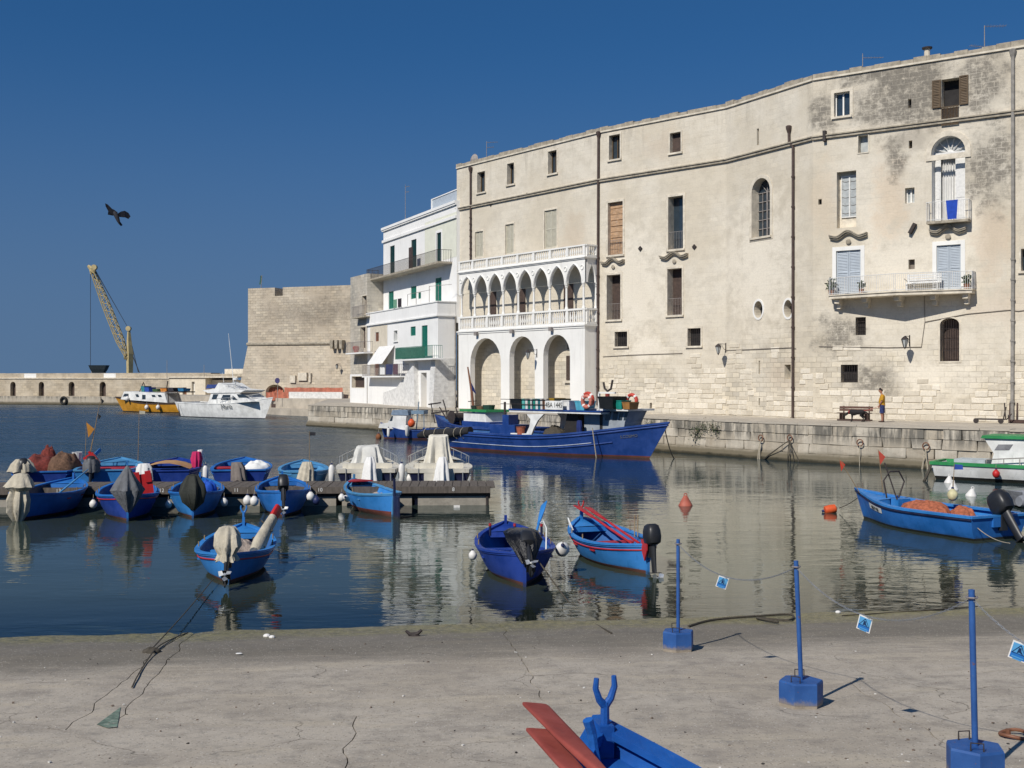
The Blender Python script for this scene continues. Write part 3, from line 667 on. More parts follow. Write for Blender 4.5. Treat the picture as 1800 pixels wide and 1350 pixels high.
for k, pl in enumerate(SEG):
    mb = grid_wall(MB(), 0, pl.L, 1.5, ROOF - .32, OPS[k]); WALLS.append(mk('wall', uvwall(mb, UO[k]), M_pal, palace, pl.M))
    n = max(6, int(pl.L / .7)); cop = MB(); rr = random.Random(k)
    for i in range(n):                                     # uneven coping of old tiles and mortar
        a, b = pl.L * i / n, pl.L * (i + 1) / n
        cop.box(a + .005, b - .005, -.05 - rr.uniform(0, .04), .6, ROOF - .26, ROOF - .08 + rr.uniform(0, .12))
    mk('coping', cop, M_trimgrey, palace, pl.M, kind='stuff')
    mk('cornice', MB().prism([(0, ROOF - .36), (pl.L, ROOF - .36), (pl.L, ROOF - .262), (0, ROOF - .262)], -.10, .02), M_trim, palace, pl.M)
    st = MB().prism([(0, STR - .11), (pl.L, STR - .11), (pl.L, STR + .03), (0, STR + .03)], -.13, .03); st.prism([(0, STR + .033), (pl.L, STR + .033), (pl.L, STR + .10), (0, STR + .10)], -.20, .03)
    mk('string_course', st, M_trimgrey, palace, pl.M)
bk = [Vector((p[0], p[1])) for p in (PA, PB, PC, PD, PG)]
roofp = [(p.x + .5 * .7, p.y + .5 * .7) for p in bk]
mk('roof', MB().slab([tuple(b) for b in roofp] + [(44, 70), (20, 100), (6, 102)], ROOF - .9, ROOF - .5), M_concrete_q, palace)
mk('end_wall', uvwall(MB().add([(PA[0], PA[1], 1.5), (6, 102, 1.5), (6, 102, ROOF - .1), (PA[0], PA[1], ROOF - .1)], [(0, 1, 2, 3)])), M_pal, palace)
mk('back_wall', uvwall(MB().add([(6, 102, 1.5), (44, 70, 1.5), (44, 70, ROOF - .1), (6, 102, ROOF - .1)], [(0, 1, 2, 3)]).add([(44, 70, 1.5), (PG[0], PG[1], 1.5), (PG[0], PG[1], ROOF - .1), (44, 70, ROOF - .1)], [(0, 1, 2, 3)])), M_pal, palace)
wobj = {}
for k, r_, sh, rise, kw in WIN:
    kw.setdefault('wall', M_trim); wobj[r_] = window(palace, SEG[k], r_, sh, rise=rise, **kw)
S0, S1, S2, S3 = SEG
# lead bars of the chapel window
r_ = [w for w in WIN if w[2] == 'arch'][0]; (x0, x1, z0, z1) = r_[1]; w_ = wobj[r_[1]]
lb = MB(); t_ = .03; zs_ = z1 - (x1 - x0) / 2
for i in range(1, 4): lb.box(x0 + (x1 - x0) * i / 4 - t_ * (1.6 if i == 2 else .5), x0 + (x1 - x0) * i / 4 + t_ * (1.6 if i == 2 else .5), .47, .53, z0, zs_)
for i in range(5): z = z0 + (zs_ - z0) * (i + 1) / 5; lb.box(x0, x1, .48, .52, z - t_ * .7, z + t_ * .7)
for a in (45, 90, 135): lb.cyl(((x0 + x1) / 2, .5, zs_), ((x0 + x1) / 2 + math.cos(math.radians(a)) * (x1 - x0) / 2, .5, zs_ + math.sin(math.radians(a)) * (x1 - x0) / 2), t_ * .8, n=4)
mk('glazing_bars', lb, M_ironl, w_, S2.M)
# boards of the blocked window
x0, x1, z0, z1 = W_board; rr = random.Random(2)
for i in range(9):
    za, zb = z0 + (z1 - z0) * i / 9, z0 + (z1 - z0) * (i + 1) / 9
    mk('board', MB().box(x0 + .02, x1 - .02 - rr.uniform(0, .04), .25 - rr.uniform(0, .03), .295, za + .015, zb - rr.uniform(.01, .05)), M_board, wobj[W_board], S1.M)
# brown shutters thrown open, panel below
x0, x1, z0, z1 = W_shut; hw = (x1 - x0) / 2
mk('shutter', louvres(x0 - hw - .02, x0 - .02, z0, z1, -.09), M_brown, wobj[W_shut], S3.M); mk('shutter', louvres(x1 + .02, x1 + hw + .02, z0, z1 + .05, -.09), M_brown, wobj[W_shut], S3.M)
mk('railing', bars(x0, x1, S3.z(1670, 219), z0 - .03, -.1, 12, .022), M_brown, wobj[W_shut], S3.M)
# fanlight door
x0, x1, z0, z1 = W_arch; cx = (x0 + x1) / 2; R_ = (x1 - x0) / 2; zs_ = z1 - R_; wo = wobj[W_arch]
fl = MB().box(x0, x1, .35, .5, zs_ - .1, zs_ + .06)
for a in range(20, 180, 28): fl.cyl((cx, .42, zs_), (cx + math.cos(math.radians(a)) * R_ * .97, .42, zs_ + math.sin(math.radians(a)) * R_ * .97), .03, n=4)
fl.ball((cx, .42, zs_), .2, .06, .2)
mk('fanlight_frame', fl, M_ironw, wo, S3.M)
mk('fanlight_glass', MB().prism([(cx + R_ * math.cos(pi * i / 12), zs_ + R_ * math.sin(pi * i / 12)) for i in range(13)], .50, .52), M_glass_l, wo, S3.M)
for a, b, yy in ((x0 + .02, x0 + .32, .55), (x1 - .62, x1 - .02, .5)): mk('door_leaf', MB().box(a, b, yy, yy + .06, z0, zs_ - .1).box(a + .06, b - .06, yy - .02, yy, z0 + .2, z0 + 1.1).box(a + .06, b - .06, yy - .02, yy, z0 + 1.3, zs_ - .35), M_ironw, wo, S3.M)
mk('curtain', MB().rings([[(x0 + .3 + (x1 - x0 - .9) * i / 30, .8 + .06 * math.sin(i * 1.3), z) for i in range(31)] for z in (z0, zs_ - .1)], closed=False, cap=False), M_cloth_w, wo, S3.M, smooth=True)
mk('surround', ring_band(MB(), outline('arch', x0 - .02, x1 + .02, zs_ - .1, z1), -.07, 0, .28), M_trim, wo, S3.M)
# recessed bay window
x0, x1, z0, z1 = S3.rect(1475, 309, 1504.5, 379); wo = wobj[W_rec]
mk('frame', MB().box(x0, x1, .34, .42, z0 - .06, z0).box(x0, x0 + .05, .34, .415, z0, z1).box(x1 - .05, x1, .34, .415, z0, z1).box((x0 + x1) / 2 - .04, (x0 + x1) / 2 + .04, .34, .415, z0, z1).box(x0, x1, .34, .42, z1, z1 + .06), M_ironw, wo, S3.M)
mk('glass', MB().box(x0 + .05, x1 - .05, .385, .41, z0, z1), M_glass_l, wo, S3.M)
for i in range(5): z = z0 + (z1 - z0) * (i + .5) / 5; mk('blind_cord', MB().tube([(x0 + .05 + (x1 - x0 - .1) * j / 8, .37, z - .06 * math.sin(pi * (j % 4) / 4)) for j in range(9)], .012, 4), M_cable, wo, S3.M)
# baroque hoods
for pl, px, py, wpx in ((S1, 1078.5, 466, 40), (S1, 1186, 456, 48), (S3, 1492, 421, 66), (S3, 1667, 412, 64)):
    wavy_pediment(palace, pl, pl.x(px), pl.z(px, py), pl.x(px + wpx / 2) - pl.x(px - wpx / 2))
# the wide pointed balcony
xl, xr = S3.x(1457, .8), S3.x(1708, .8); zb = S3.z(1580, 514, 1.2); xm = (xl + xr) / 2; xm = S3.x(1572, 1.7)
plan = [(xl, 0.03), (xl, -.75), (xm, -1.55), (xr, -.75), (xr, .03)]
balc = mk('balcony', MB().slab(plan[::-1] if False else plan, zb - .16, zb).slab([(xl - .05, .03), (xl - .05, -.8), (xm, -1.62), (xr + .05, -.8), (xr + .05, .03)], zb + .003, zb + .06), M_trim, palace, S3.M)
for i, f in enumerate((.05, .26, .5, .74, .95)):
    xc = xl + (xr - xl) * f; dp = .55 + .5 * (1 - abs(f - .5) * 2)
    mk('corbel', MB().prism([(xc - .16, zb - .16), (xc + .16, zb - .16), (xc + .13, zb - .42), (xc - .13, zb - .42)], -dp, 0).prism([(xc - .12, zb - .42), (xc + .12, zb - .42), (xc + .1, zb - .7), (xc - .1, zb - .7)], -dp * .55, 0), M_trim, balc, S3.M)
rl = MB(); path = [(xl, 0), (xl, -.75), (xm, -1.55), (xr, -.75), (xr, 0)]; zt = zb + .06
for (ax, ay), (bx, by) in zip(path, path[1:]):
    n = max(3, int(Vector((bx - ax, by - ay)).length / .105))
    for i in range(n): f = i / n; rl.cyl((ax + (bx - ax) * f, ay + (by - ay) * f, zt), (ax + (bx - ax) * f, ay + (by - ay) * f, zt + .93), .010 if i % 9 else .02, n=4, cap=False)
    for hz in (.06, .93): rl.cyl((ax, ay, zt + hz), (bx, by, zt + hz), .018, n=5)
mk('railing', rl, M_ironw, balc, S3.M)
# small balcony under the fanlight door
xl2, xr2 = S3.x(1629, .5), S3.x(1703, .5); z2 = W_arch[2]
b2 = mk('balcony', MB().box(xl2, xr2, -.6, .03, z2 - .14, z2 - .01), M_trimgrey, palace, S3.M)
rl = MB()
for (ax, ay), (bx, by) in (((xl2, 0), (xl2, -.58)), ((xl2, -.58), (xr2, -.58)), ((xr2, -.58), (xr2, 0))):
    n = max(3, int(Vector((bx - ax, by - ay)).length / .12))
    for i in range(n): f = i / n; rl.cyl((ax + (bx - ax) * f, ay + (by - ay) * f, z2), (ax + (bx - ax) * f, ay + (by - ay) * f, z2 + 1.0), .010, n=4, cap=False)
    for hz in (.06, 1.0): rl.cyl((ax, ay, z2 + hz), (bx, by, z2 + hz), .018, n=5)
mk('railing', rl, M_ironw, b2, S3.M)
# drainpipes, cables, clips, anchor plates
def pipe(pl, pts, r=.075, mat=None, head=True):
    P = [(pl.x(x), -.11, pl.z(x, y)) for x, y in pts]
    mb = MB().tube(P, r, 8)
    if head: mb.lathe([(.08, -.35), (.16, -.1), (.18, .05), (.12, .1)], 8, P[0])
    for i in range(1, 9):
        f = i / 9; a, b = Vector(P[-2]), Vector(P[-1]); q = a + (b - a) * f; mb.cyl(q - Vector((0, 0, .05)), q + Vector((0, 0, .05)), r * 1.35, n=8)
    return mk('drainpipe', mb, mat or M_pipe, palace, pl.M, smooth=True)
pipe(S0, ((829, 296), (829, 372), (829, 470))); pipe(S0, ((1054, 234), (1053.2, 420), (1052.5, 712)), .085)
pipe(S2, ((1389, 224), (1389.5, 250), (1396.5, 258), (1396, 734)), .08); pipe(S3, ((1781, 90), (1781.5, 420), (1780, 742)), .09, M_pipeg)
cab = [(1060, 627), (1110, 624), (1200, 621), (1277, 616), (1330, 614), (1394, 611), (1400, 613), (1440, 609), (1500, 610), (1560, 611), (1620, 610), (1626, 566), (1700, 552), (1775, 545), (1790, 547), (1860, 538)]
for k in (1, 2, 3):
    pp = [c for c in cab if seg_of(c[0]) == k]; pl = SEG[k]
    mk('cable', MB().tube([(pl.x(x), -.035, pl.z(x, y)) for x, y in pp], .022, 5), M_cable, palace, pl.M)
mk('cable', MB().tube([(S3.x(x), -.035, S3.z(x, y)) for x, y in ((1626, 566), (1625, 520), (1590, 490))], .015, 5), M_cable, palace, S3.M)
for px, py in ((1126, 437), (1221, 434), (863, 359), (927, 343)): pl = SEG[seg_of(px)]; mk('anchor_plate', MB().obox(Matrix.Translation((pl.x(px), -.04, pl.z(px, py))) @ Matrix.Rotation(pi / 4, 4, 'Y'), .24, .08, .24), M_iron, palace, pl.M)
for px, py, a in ((1605, 402, .5), (1451, 240, 0)): mk('spout', MB().obox(Matrix.Translation((S3.x(px), -.12, S3.z(px, py))) @ Matrix.Rotation(a, 4, 'Y'), .17, .24, .6), M_iron, palace, S3.M)
# courses of big stones that show through the lost plaster near the ground
stM = []
M_stone = stone_wall('palace_block', shade(LIME_A, .98), shade(LIME_B, 1.06), 3, 3, -9, 0, bump=.5)
t_ = NT('palace_block_stone'); P_ = t_.n('NewGeometry').outputs['Position']; inf = t_.n('ObjectInfo')
c_ = t_.mix(inf.outputs['Random'], shade(LIME_A, .92), shade(LIME_B, 1.08)); c_ = t_.mix(t_.ramp(t_.noise(P_, 1.3, 7, .68), .45, .72, 0, .55), c_, shade(LIME_A, .66)); fn_ = t_.noise(P_, 11, 7, .72)
c_ = t_.mix(t_.ramp(fn_, .45, .8, 0, .45), c_, shade(LIME_A, .5)); t_.bump(fn_, .6, .04); M_stone = t_.done(c_, .92, 0, .15)
for k in range(5):
    r = random.Random(40 + k); j = lambda s: r.uniform(-s, s)
    vs = [(-.5 + j(.03), -.5 + j(.08)), (.5 + j(.03), -.5 + j(.08)), (.5 + j(.03), .5 + j(.08)), (-.5 + j(.03), .5 + j(.08))]
    b = MB(); b.add([(x, .02, z) for x, z in vs] + [(x * .94 + j(.015), -1 + j(.25), z * .84 + j(.03)) for x, z in vs], [(0, 1, 5, 4), (1, 2, 6, 5), (2, 3, 7, 6), (3, 0, 4, 7), (4, 5, 6, 7)])
    stM.append(b.mesh('stone', M_stone))
r = random.Random(5); cnt = 0
for k, xa, xb in ((1, .4, S1.L), (2, 0, S2.L), (3, 0, S3.x(1830))):
    pl = SEG[k]; z = QZ + .03
    while z < 6.6:
        hgt = r.uniform(.26, .38); x = xa + r.uniform(0, .4)
        while x < xb - .3:
            w = min(r.uniform(.45, 1.15), xb - x); cxx, cz = x + w / 2, z + hgt / 2
            keep = mnoise.noise((cxx * .45 + k * 9, cz * .6, 2)) > -.02 + (cz - 3.6) * .16
            if keep and not any(o[0] - w / 2 - .2 < cxx < o[1] + w / 2 + .2 and o[2] - hgt < cz < o[3] + hgt for o in OPS[k]) and cnt < 300:
                mk('stone', r.choice(stM), None, WALLS[k], pl.M @ Matrix.Translation((cxx, 0, cz)) @ Matrix.Diagonal((w * .975, r.uniform(.015, .045), hgt * .93, 1))); cnt += 1
            x += w
        z += hgt
# things fixed on or standing on the palace
wall_lamp(S1, S1.x(1276), S1.z(1276, 607), 'black iron lantern on its bracket left of the tall drainpipe, above the blue trawler bow')
wall_lamp(S3, S3.x(1599), S3.z(1599, 594), 'black iron lantern on its bracket above the man and under the wide balcony')
antenna(Vector((S0.M @ Vector((S0.x(841) , .8, ROOF - .4)))), 1.9, 'thin aerial on the left end of the palace roof', ((.1, .9), (.5, .6)))
antenna(Vector((S3.M @ Vector((S3.x(1508), .8, ROOF - .4)))), 1.35, 'single-boom aerial on the palace roof above the white-framed window', ((.25, 1.2),))
antenna(Vector((S3.M @ Vector((S3.x(1724), .8, ROOF - .4)))), 1.75, 'tall double aerial at the right end of the palace roof', ((.05, 1.2), (1.15, -.8), (1.15, .6)))
ch = thing('roof_flue', 'short pipe flue with a dark cap on the palace roof', 'chimney', S3.M @ Matrix.Translation((S3.x(1625), .5, ROOF - .1)))
mk('pipe', MB().cyl((0, 0, 0), (0, 0, .62), .15, n=10), M_trim, ch, WM[ch.name]); mk('cap', MB().lathe([(.26, .62), (.28, .70), (.05, .76)], 12), M_iron, ch, WM[ch.name])
sd = thing('satellite_dish', 'pale satellite dish on the left corner of the palace roof', 'satellite dish', S0.M @ Matrix.Translation((S0.x(820), .7, ROOF - .1)))
mk('dish', MB().rings([[(.5 * q * math.cos(2 * pi * j / 16), .28 * q * q - .2, .35 + .5 * q * math.sin(2 * pi * j / 16)) for j in range(16)] for q in (.05, .5, .8, 1)]), M_ironl, sd, WM[sd.name], smooth=True); mk('mount', MB().cyl((0, .1, -.2), (0, -.1, .35), .03), M_iron, sd, WM[sd.name])
twl = MB(); x0 = S3.x(1663, .6); x1 = S3.x(1684, .6)
twl.rings([[(x0 + (x1 - x0) * i / 10 * (1 - .25 * q) + .08 * q, -.61 - .02 * math.sin(i * 1.1) * q - .02, z2 + 1.02 - 1.0 * q) for i in range(11)] for q in (0, .3, .6, 1)], closed=False, cap=False)
solo('towel', twl, M('blue_towel', (.02, .07, .42), .95, .15, 6, .4, 30), 'blue towel hung over the small balcony rail below the fanlight', 'towel', S3.M, smooth=True)
# bench seat and pots on the wide balcony
bn = thing('garden_bench', 'white slatted bench on the wide palace balcony beside the right blue door', 'bench', S3.M @ Matrix.Translation((S3.x(1623, .5), -.5, zb + .06)))
for i in range(4): mk('slat', MB().box(-.9, .9, .12, .15, .45 + i * .13, .54 + i * .13), M_ironw, bn, WM[bn.name])
for i in range(3): mk('seat_slat', MB().box(-.9, .9, -.3 + i * .14, -.2 + i * .14, .40, .43), M_ironw, bn, WM[bn.name])
for i in (-.8, .8): mk('leg', MB().box(i - .03, i + .03, -.3, .1, 0, .40).box(i - .03, i + .03, .10, .16, 0, .95), M_ironw, bn, WM[bn.name])
M_pot = M('terracotta', (.30, .13, .07), .85, .2, 6); M_leaf = M('potted_leaves', (.045, .075, .03), .7, .4, 9)
def pot(p, s, label, parent_M=I4, leafh=.5):
    M0 = parent_M @ Matrix.Translation(p); t = thing('potted_plant', label, 'plant', M0, 'potted plants')
    mk('pot', MB().lathe([(.10 * s, 0), (.15 * s, .25 * s), (.17 * s, .27 * s), (.12 * s, .27 * s)], 10), M_pot, t, M0)
    mb = MB(); r = random.Random(int(p[0] * 100))
    for i in range(46):
        a, b, h = r.uniform(0, 2 * pi), r.uniform(.02, .24) * s, (.27 + r.uniform(.05, leafh)) * s; c = Vector((b * math.cos(a), b * math.sin(a), h)); u = Vector((r.uniform(-1, 1), r.uniform(-1, 1), r.uniform(-.3, 1))).normalized() * .13 * s; v = u.orthogonal().normalized() * .05 * s
        mb.add([c - u, c + v, c + u, c - v], [(0, 1, 2, 3)])
    for i in range(5): mb.cyl((0, 0, .25 * s), (r.uniform(-.12, .12) * s, r.uniform(-.12, .12) * s, (.3 + leafh * .7) * s), .008 * s, n=4)
    mk('leaves', mb, M_leaf, t, M0, kind='stuff')
pot((S3.x(1459, .6), -.45, zb + .06), 1.1, 'dark potted plant at the left end of the wide balcony', S3.M, .6)
pot((S3.x(1512, .9), -.7, zb + .06), 1.0, 'potted plant just right of the left blue shutters on the balcony', S3.M, .4)
pot((S3.x(1698, .6), -.45, zb + .06), 1.1, 'potted plant at the right end of the wide balcony', S3.M, .4)

# ================================================================== WHITE LOGGIA in front of the palace
PJ = 1.24
LF = Plane(PA, PB, PJ); xL, xR = LF.x(806), LF.x(1028)
loggia = thing('white_loggia', 'white two-storey loggia with three round arches under eight pointed ones', 'building', LF.M @ Matrix.Translation(((xL + xR) / 2, 0, QZ)))
def lz(px, py): return LF.z(px, py)
z_arch_top = lz(981, 588); z_m0 = lz(1028, 576); z_m1 = lz(1028, 569); z_r0 = z_m1; z_r1 = lz(1028, 541); z_cap = lz(992, 499); z_apex = lz(1006, 466); z_b0 = lz(1028, 452); z_b1 = lz(1028, 429)
big = [(LF.x(a), LF.x(b)) for a, b in ((826.6, 880.4), (895.5, 940), (955, 1002))]
aw = MB(); bops = [(a, b, QZ - .2, z_arch_top, 'arch') for a, b in big]
grid_wall(aw, xL, xR, QZ - .3, z_m0, bops); grid_wall(aw, xL, xR, QZ - .3, z_m0, bops, .45)
for o in bops: reveal(aw, outline('arch', *o[:4]), 0, .45)
aw.add([(xR, 0, QZ - .3), (xR, PJ, QZ - .3), (xR, PJ, z_m0), (xR, 0, z_m0)], [(0, 1, 2, 3)]).add([(xL, 0, QZ - .3), (xL, .45, QZ - .3), (xL, .45, z_m0), (xL, 0, z_m0)], [(0, 1, 2, 3)]).add([(xR - .45, .45, QZ - .3), (xR - .45, PJ, QZ - .3), (xR - .45, PJ, z_m0), (xR - .45, .45, z_m0)], [(0, 1, 2, 3)])
mk('arcade_wall', aw, M_white2, loggia, LF.M)
mk('floor', MB().box(xL - .05, xR + .05, -.05, PJ - .02, z_m0 + .002, z_m0 + .14).box(xL - .12, xR + .12, -.12, PJ - .02, z_m0 + .143, z_m1 - .02), M_white2, loggia, LF.M)
bal_prof = [(.03, 0), (.06, .04), (.035, .10), (.075, .30), (.05, .46), (.03, .62), (.05, .70), (.06, .76), (.04, .80)]
def balustrade(par, x0, x1, y, z0, z1, bays, mat, M0, along='x'):
    h = z1 - z0
    def P(a, yy, z): return (a, yy, z) if along == 'x' else (yy, a, z)
    def bx(a0, a1, b0, b1, c0, c1): return MB().box(a0, a1, b0, b1, c0, c1) if along == 'x' else MB().box(b0, b1, a0, a1, c0, c1)
    mk('plinth', bx(x0, x1, y - .10, y + .10, z0 + .002, z0 + h * .14), mat, par, M0)
    mk('handrail', bx(x0 - .06, x1 + .06, y - .13, y + .13, z1 - h * .12, z1), mat, par, M0)
    for i in range(bays + 1):
        a = x0 + (x1 - x0) * i / bays; a = min(max(a, x0 + .11), x1 - .11)
        mk('post', bx(a - .11, a + .11, y - .115, y + .115, z0 + h * .143, z1 - h * .123), mat, par, M0)
    for i in range(bays):
        a, b = x0 + (x1 - x0) * i / bays + .16, x0 + (x1 - x0) * (i + 1) / bays - .16; n = max(3, round((b - a) / .21)); k = (h * .735) / .80
        for j in range(n):
            c = a + (b - a) * (j + .5) / n; key = ('bal', round(k, 3), mat.name)
            if key not in BALM: BALM[key] = MB().lathe([(rr_, zz * k) for rr_, zz in bal_prof], 8).mesh('baluster', mat, True)
            mk('baluster', BALM[key], None, par, M0 @ Matrix.Translation(P(c, y, z0 + h * .141)))
BALM = {}
lowb = mk('lower_balustrade', MB().box(xL, xR, -.02, .22, z_r0 - .018, z_r0), M_white2, loggia, LF.M)
balustrade(lowb, xL, xR, .10, z_r0, z_r1, 8, M_white2, LF.M); balustrade(lowb, .12, PJ - .05, xR - .02, z_r0, z_r1, 1, M_white2, LF.M, 'y')
# pointed arcade
up = MB(); gx0, gx1 = LF.x(809), LF.x(1024); gw = (gx1 - gx0) / 8; cw = .11
gops = [(gx0 + gw * i + cw, gx0 + gw * (i + 1) - cw, z_cap, z_apex, 'gothic', z_apex - z_cap) for i in range(8)]
grid_wall(up, xL + .05, xR, z_cap, z_b0 - .1, gops, .02); grid_wall(up, xL + .05, xR, z_cap, z_b0 - .1, gops, .20)
for o in gops: reveal(up, outline('gothic', *o[:4], 12, o[5]), .02, .20)
sops = [(.30, PJ - .22, z_cap, z_apex, 'gothic', z_apex - z_cap)]; side = MB(); grid_wall(side, .2, PJ, z_cap, z_b0 - .1, sops, 0); k0 = len(side.v); grid_wall(side, .2, PJ, z_cap, z_b0 - .1, sops, .18); reveal(side, outline('gothic', *sops[0][:4], 12, sops[0][5]), 0, .18)
side.v = [(xR - y, x, z) for x, y, z in side.v]; up.add(side.v, side.f)
arc = mk('pointed_arcade', up, M_white2, loggia, LF.M)
for o in gops: mk('arch_moulding', ring_band(MB(), outline('gothic', *o[:4], 12, o[5])[2:], -.03, .02, .09) if False else MB().tube([(x, -.005, z) for x, z in outline('gothic', o[0] - .05, o[1] + .05, o[2], o[3] + .09, 12, o[5] + .09)[2:]], .045, 6), M_white2, arc, LF.M)
for i in range(9): mk('roundel', MB().tube([(min(max(gx0 + gw * i, xL + .3), xR - .3) + .15 * math.cos(2 * pi * j / 14), .0, z_apex - .22 + .15 * math.sin(2 * pi * j / 14)) for j in range(15)], .035, 5), M_white2, arc, LF.M)
def column(x, y):
    c = mk('column', MB().lathe([(.13, 0), (.13, .08), (.10, .12), (.085, .2), (.075, z_cap - z_r1 - .3)], 12, (x, y, z_r1)), M_white2, loggia, LF.M, smooth=True)
    mk('capital', MB().lathe([(.075, -.30), (.12, -.24), (.10, -.20), (.17, -.05), (.15, -.02), (.15, .0)], 10, (x, y, z_cap)), M_white2, c, LF.M)
for i in range(9): column(gx0 + gw * i if i else gx0 + .06, .11)
column(xR - .1, PJ - .12)
mk('upper_cornice', MB().box(xL - .05, xR + .05, -.05, PJ - .02, z_b0 - .1, z_b0 - .02).box(xL - .12, xR + .12, -.12, PJ - .02, z_b0 - .017, z_b0 + .06), M_white2, loggia, LF.M)
upb = mk('upper_balustrade', MB().box(xL, xR, -.02, .22, z_b0 + .06, z_b0 + .075), M_white2, loggia, LF.M)
balustrade(upb, xL, xR, .10, z_b0 + .075, z_b1, 8, M_white2, LF.M); balustrade(upb, .12, PJ - .05, xR - .02, z_b0 + .075, z_b1, 1, M_white2, LF.M, 'y')
for i in (1, 3, 6):                                       # doors in the shade of the upper arcade
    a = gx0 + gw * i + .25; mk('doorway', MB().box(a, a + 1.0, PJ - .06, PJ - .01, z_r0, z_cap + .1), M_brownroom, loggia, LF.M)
x0 = LF.x(972); mk('vent_grille', bars(x0 + .15, x0 + .75, lz(975, 612), lz(975, 595), PJ - .06, 6, .02), M_iron, loggia, LF.M); mk('niche_window', MB().box(x0 + .05, x0 + .55, PJ - .05, PJ - .01, lz(975, 668), lz(975, 625)), M_brownroom, loggia, LF.M); mk('sill', MB().box(x0 - .1, x0 + .7, PJ - .18, PJ - .01, lz(975, 673), lz(975, 669)), M_trim, loggia, LF.M)
for px, py in ((840, 583), (903, 579), (971.5, 575)):
    mk('floodlight', MB().box(LF.x(px) - .14, LF.x(px) + .14, -.3, -.12, lz(px, py + 7), lz(px, py)).cyl((LF.x(px), -.12, lz(px, py + 3)), (LF.x(px), 0, lz(px, py)), .03), M_ironl, loggia, LF.M)
wall_lamp(LF, LF.x(944), lz(944, 617), 'black iron lantern between the second and third round arch of the loggia')
# ================================================================== WHITE HOUSES left of the loggia
def shell(par, pl, x0, x1, z0, z1, depth, ops, mat, name='wall', uo=0):
    mb = grid_wall(MB(), x0, x1, z0, z1, ops)
    for x in (x0, x1): mb.add([(x, 0, z0), (x, depth, z0), (x, depth, z1), (x, 0, z1)], [(0, 1, 2, 3)])
    mb.add([(x0, 0, z1), (x1, 0, z1), (x1, depth, z1), (x0, depth, z1)], [(0, 1, 2, 3)]).add([(x0, depth, z0), (x1, depth, z0), (x1, depth, z1), (x0, depth, z1)], [(0, 1, 2, 3)])
    return mk(name, uvwall(mb, uo), mat, par, pl.M)
def balcony(par, pl, x0, x1, z, proj, mat, rmat, railh=1.0, nb=None, thick=.12, name='balcony'):
    b = mk(name, MB().box(x0, x1, -proj, .02, z - thick, z), mat, par, pl.M); rl = MB(); t = .012
    for (ax, ay), (bx, by) in (((x0 + .03, 0), (x0 + .03, -proj + .03)), ((x0 + .03, -proj + .03), (x1 - .03, -proj + .03)), ((x1 - .03, -proj + .03), (x1 - .03, 0))):
        n = max(2, int(Vector((bx - ax, by - ay)).length / .14)) if nb is None else nb
        for i in range(n + 1): f = i / n; rl.cyl((ax + (bx - ax) * f, ay + (by - ay) * f, z), (ax + (bx - ax) * f, ay + (by - ay) * f, z + railh), t, n=4, cap=False)
        rl.cyl((ax, ay, z + railh), (bx, by, z + railh), .02, n=5)
    mk('railing', rl, rmat, b, pl.M); return b
HL = Plane((-13.75, 107.9), (-5.9, 90.9)); HU = Plane((-13.75, 107.9), (-5.9, 90.9), -1.56)
hx0, hx1 = HL.x(646), HL.x(770); ux0, ux1 = HU.x(674), HU.x(803)
zp1, zp0 = HL.z(769, 529), HL.z(769, 556); zr = HU.z(803, 352)
whouse = thing('white_house', 'tall white house with green shutters beside the loggia', 'house', HL.M @ Matrix.Translation(((hx0 + hx1) / 2, 0, QZ)))
ops = []; wl_ = []
def wop(pl, lst, *a, **k): r = pl.rect(*a); lst.append((*r, 'rect')); wl_.append((pl, r, k))
lo, hi = [], []
wop(HL, lo, 693, 581, 699, 599, pane=M_dgreen, surround=.05, trim=M_white, sill=True)
wop(HL, lo, 721.6, 574, 730.6, 590, style='single', smat=M_green)
wop(HL, lo, 741, 572, 751.5, 626, style='leaves flush', smat=M_green)
wop(HL, lo, 725, 660, 731, 679, style='single', smat=M_dgreen)
wop(HL, lo, 740, 655, 750, 718, depth=.9, pane=M_trim, name='doorway')
wop(HL, lo, 660, 584, 666, 600, style='single', smat=M_rust)
wop(HL, lo, 658.6, 617, 666, 660, style='single', smat=M_rust)
wop(HU, hi, 685.5, 432, 693.7, 483, style='leaves flush', smat=M_dgreen)
wop(HU, hi, 722.7, 421, 732, 474, style='leaves flush', smat=M_dgreen)
wop(HU, hi, 768, 409, 776, 463, style='leaves flush', smat=M_dgreen, surround=.22, trim=M_white)
wop(HU, hi, 765, 488, 776, 530, style='leaves flush', smat=M_green)
wop(HU, hi, 722, 503, 732, 525, style='leaves flush', smat=M_green)
wop(HU, hi, 735, 514, 740, 525, style='single', smat=M_green)
wop(HU, hi, 683, 512, 692, 543, style='leaves flush', smat=M_green)
shell(whouse, HL, hx0, hx1, 1.5, zp0 + .002, 1.55, lo, M_white)
shell(whouse, HU, ux0, ux1, zp0 - .5, zr - .35, 7, hi, M_white, 'upper_wall')
for pl, r_, k in wl_: window(whouse, pl, r_, wall=M_white, **{**dict(depth=.3), **k})
xy_ = HU.x(747)
pale_ops = [o for o in hi if o[0] > xy_ - .1 and o[2] > zp1 + 3]
mk('painted_panel', uvwall(grid_wall(MB(), xy_, ux1 - .01, HU.z(760, 462), zr - .9, pale_ops, -.012)), M_pale, whouse, HU.M)
mk('painted_panel', uvwall(grid_wall(MB(), HL.x(651), HL.x(681), HL.z(665, 662), zp0 - .1, [o for o in lo if o[0] < HL.x(681)], -.012)), M_beige, whouse, HL.M)
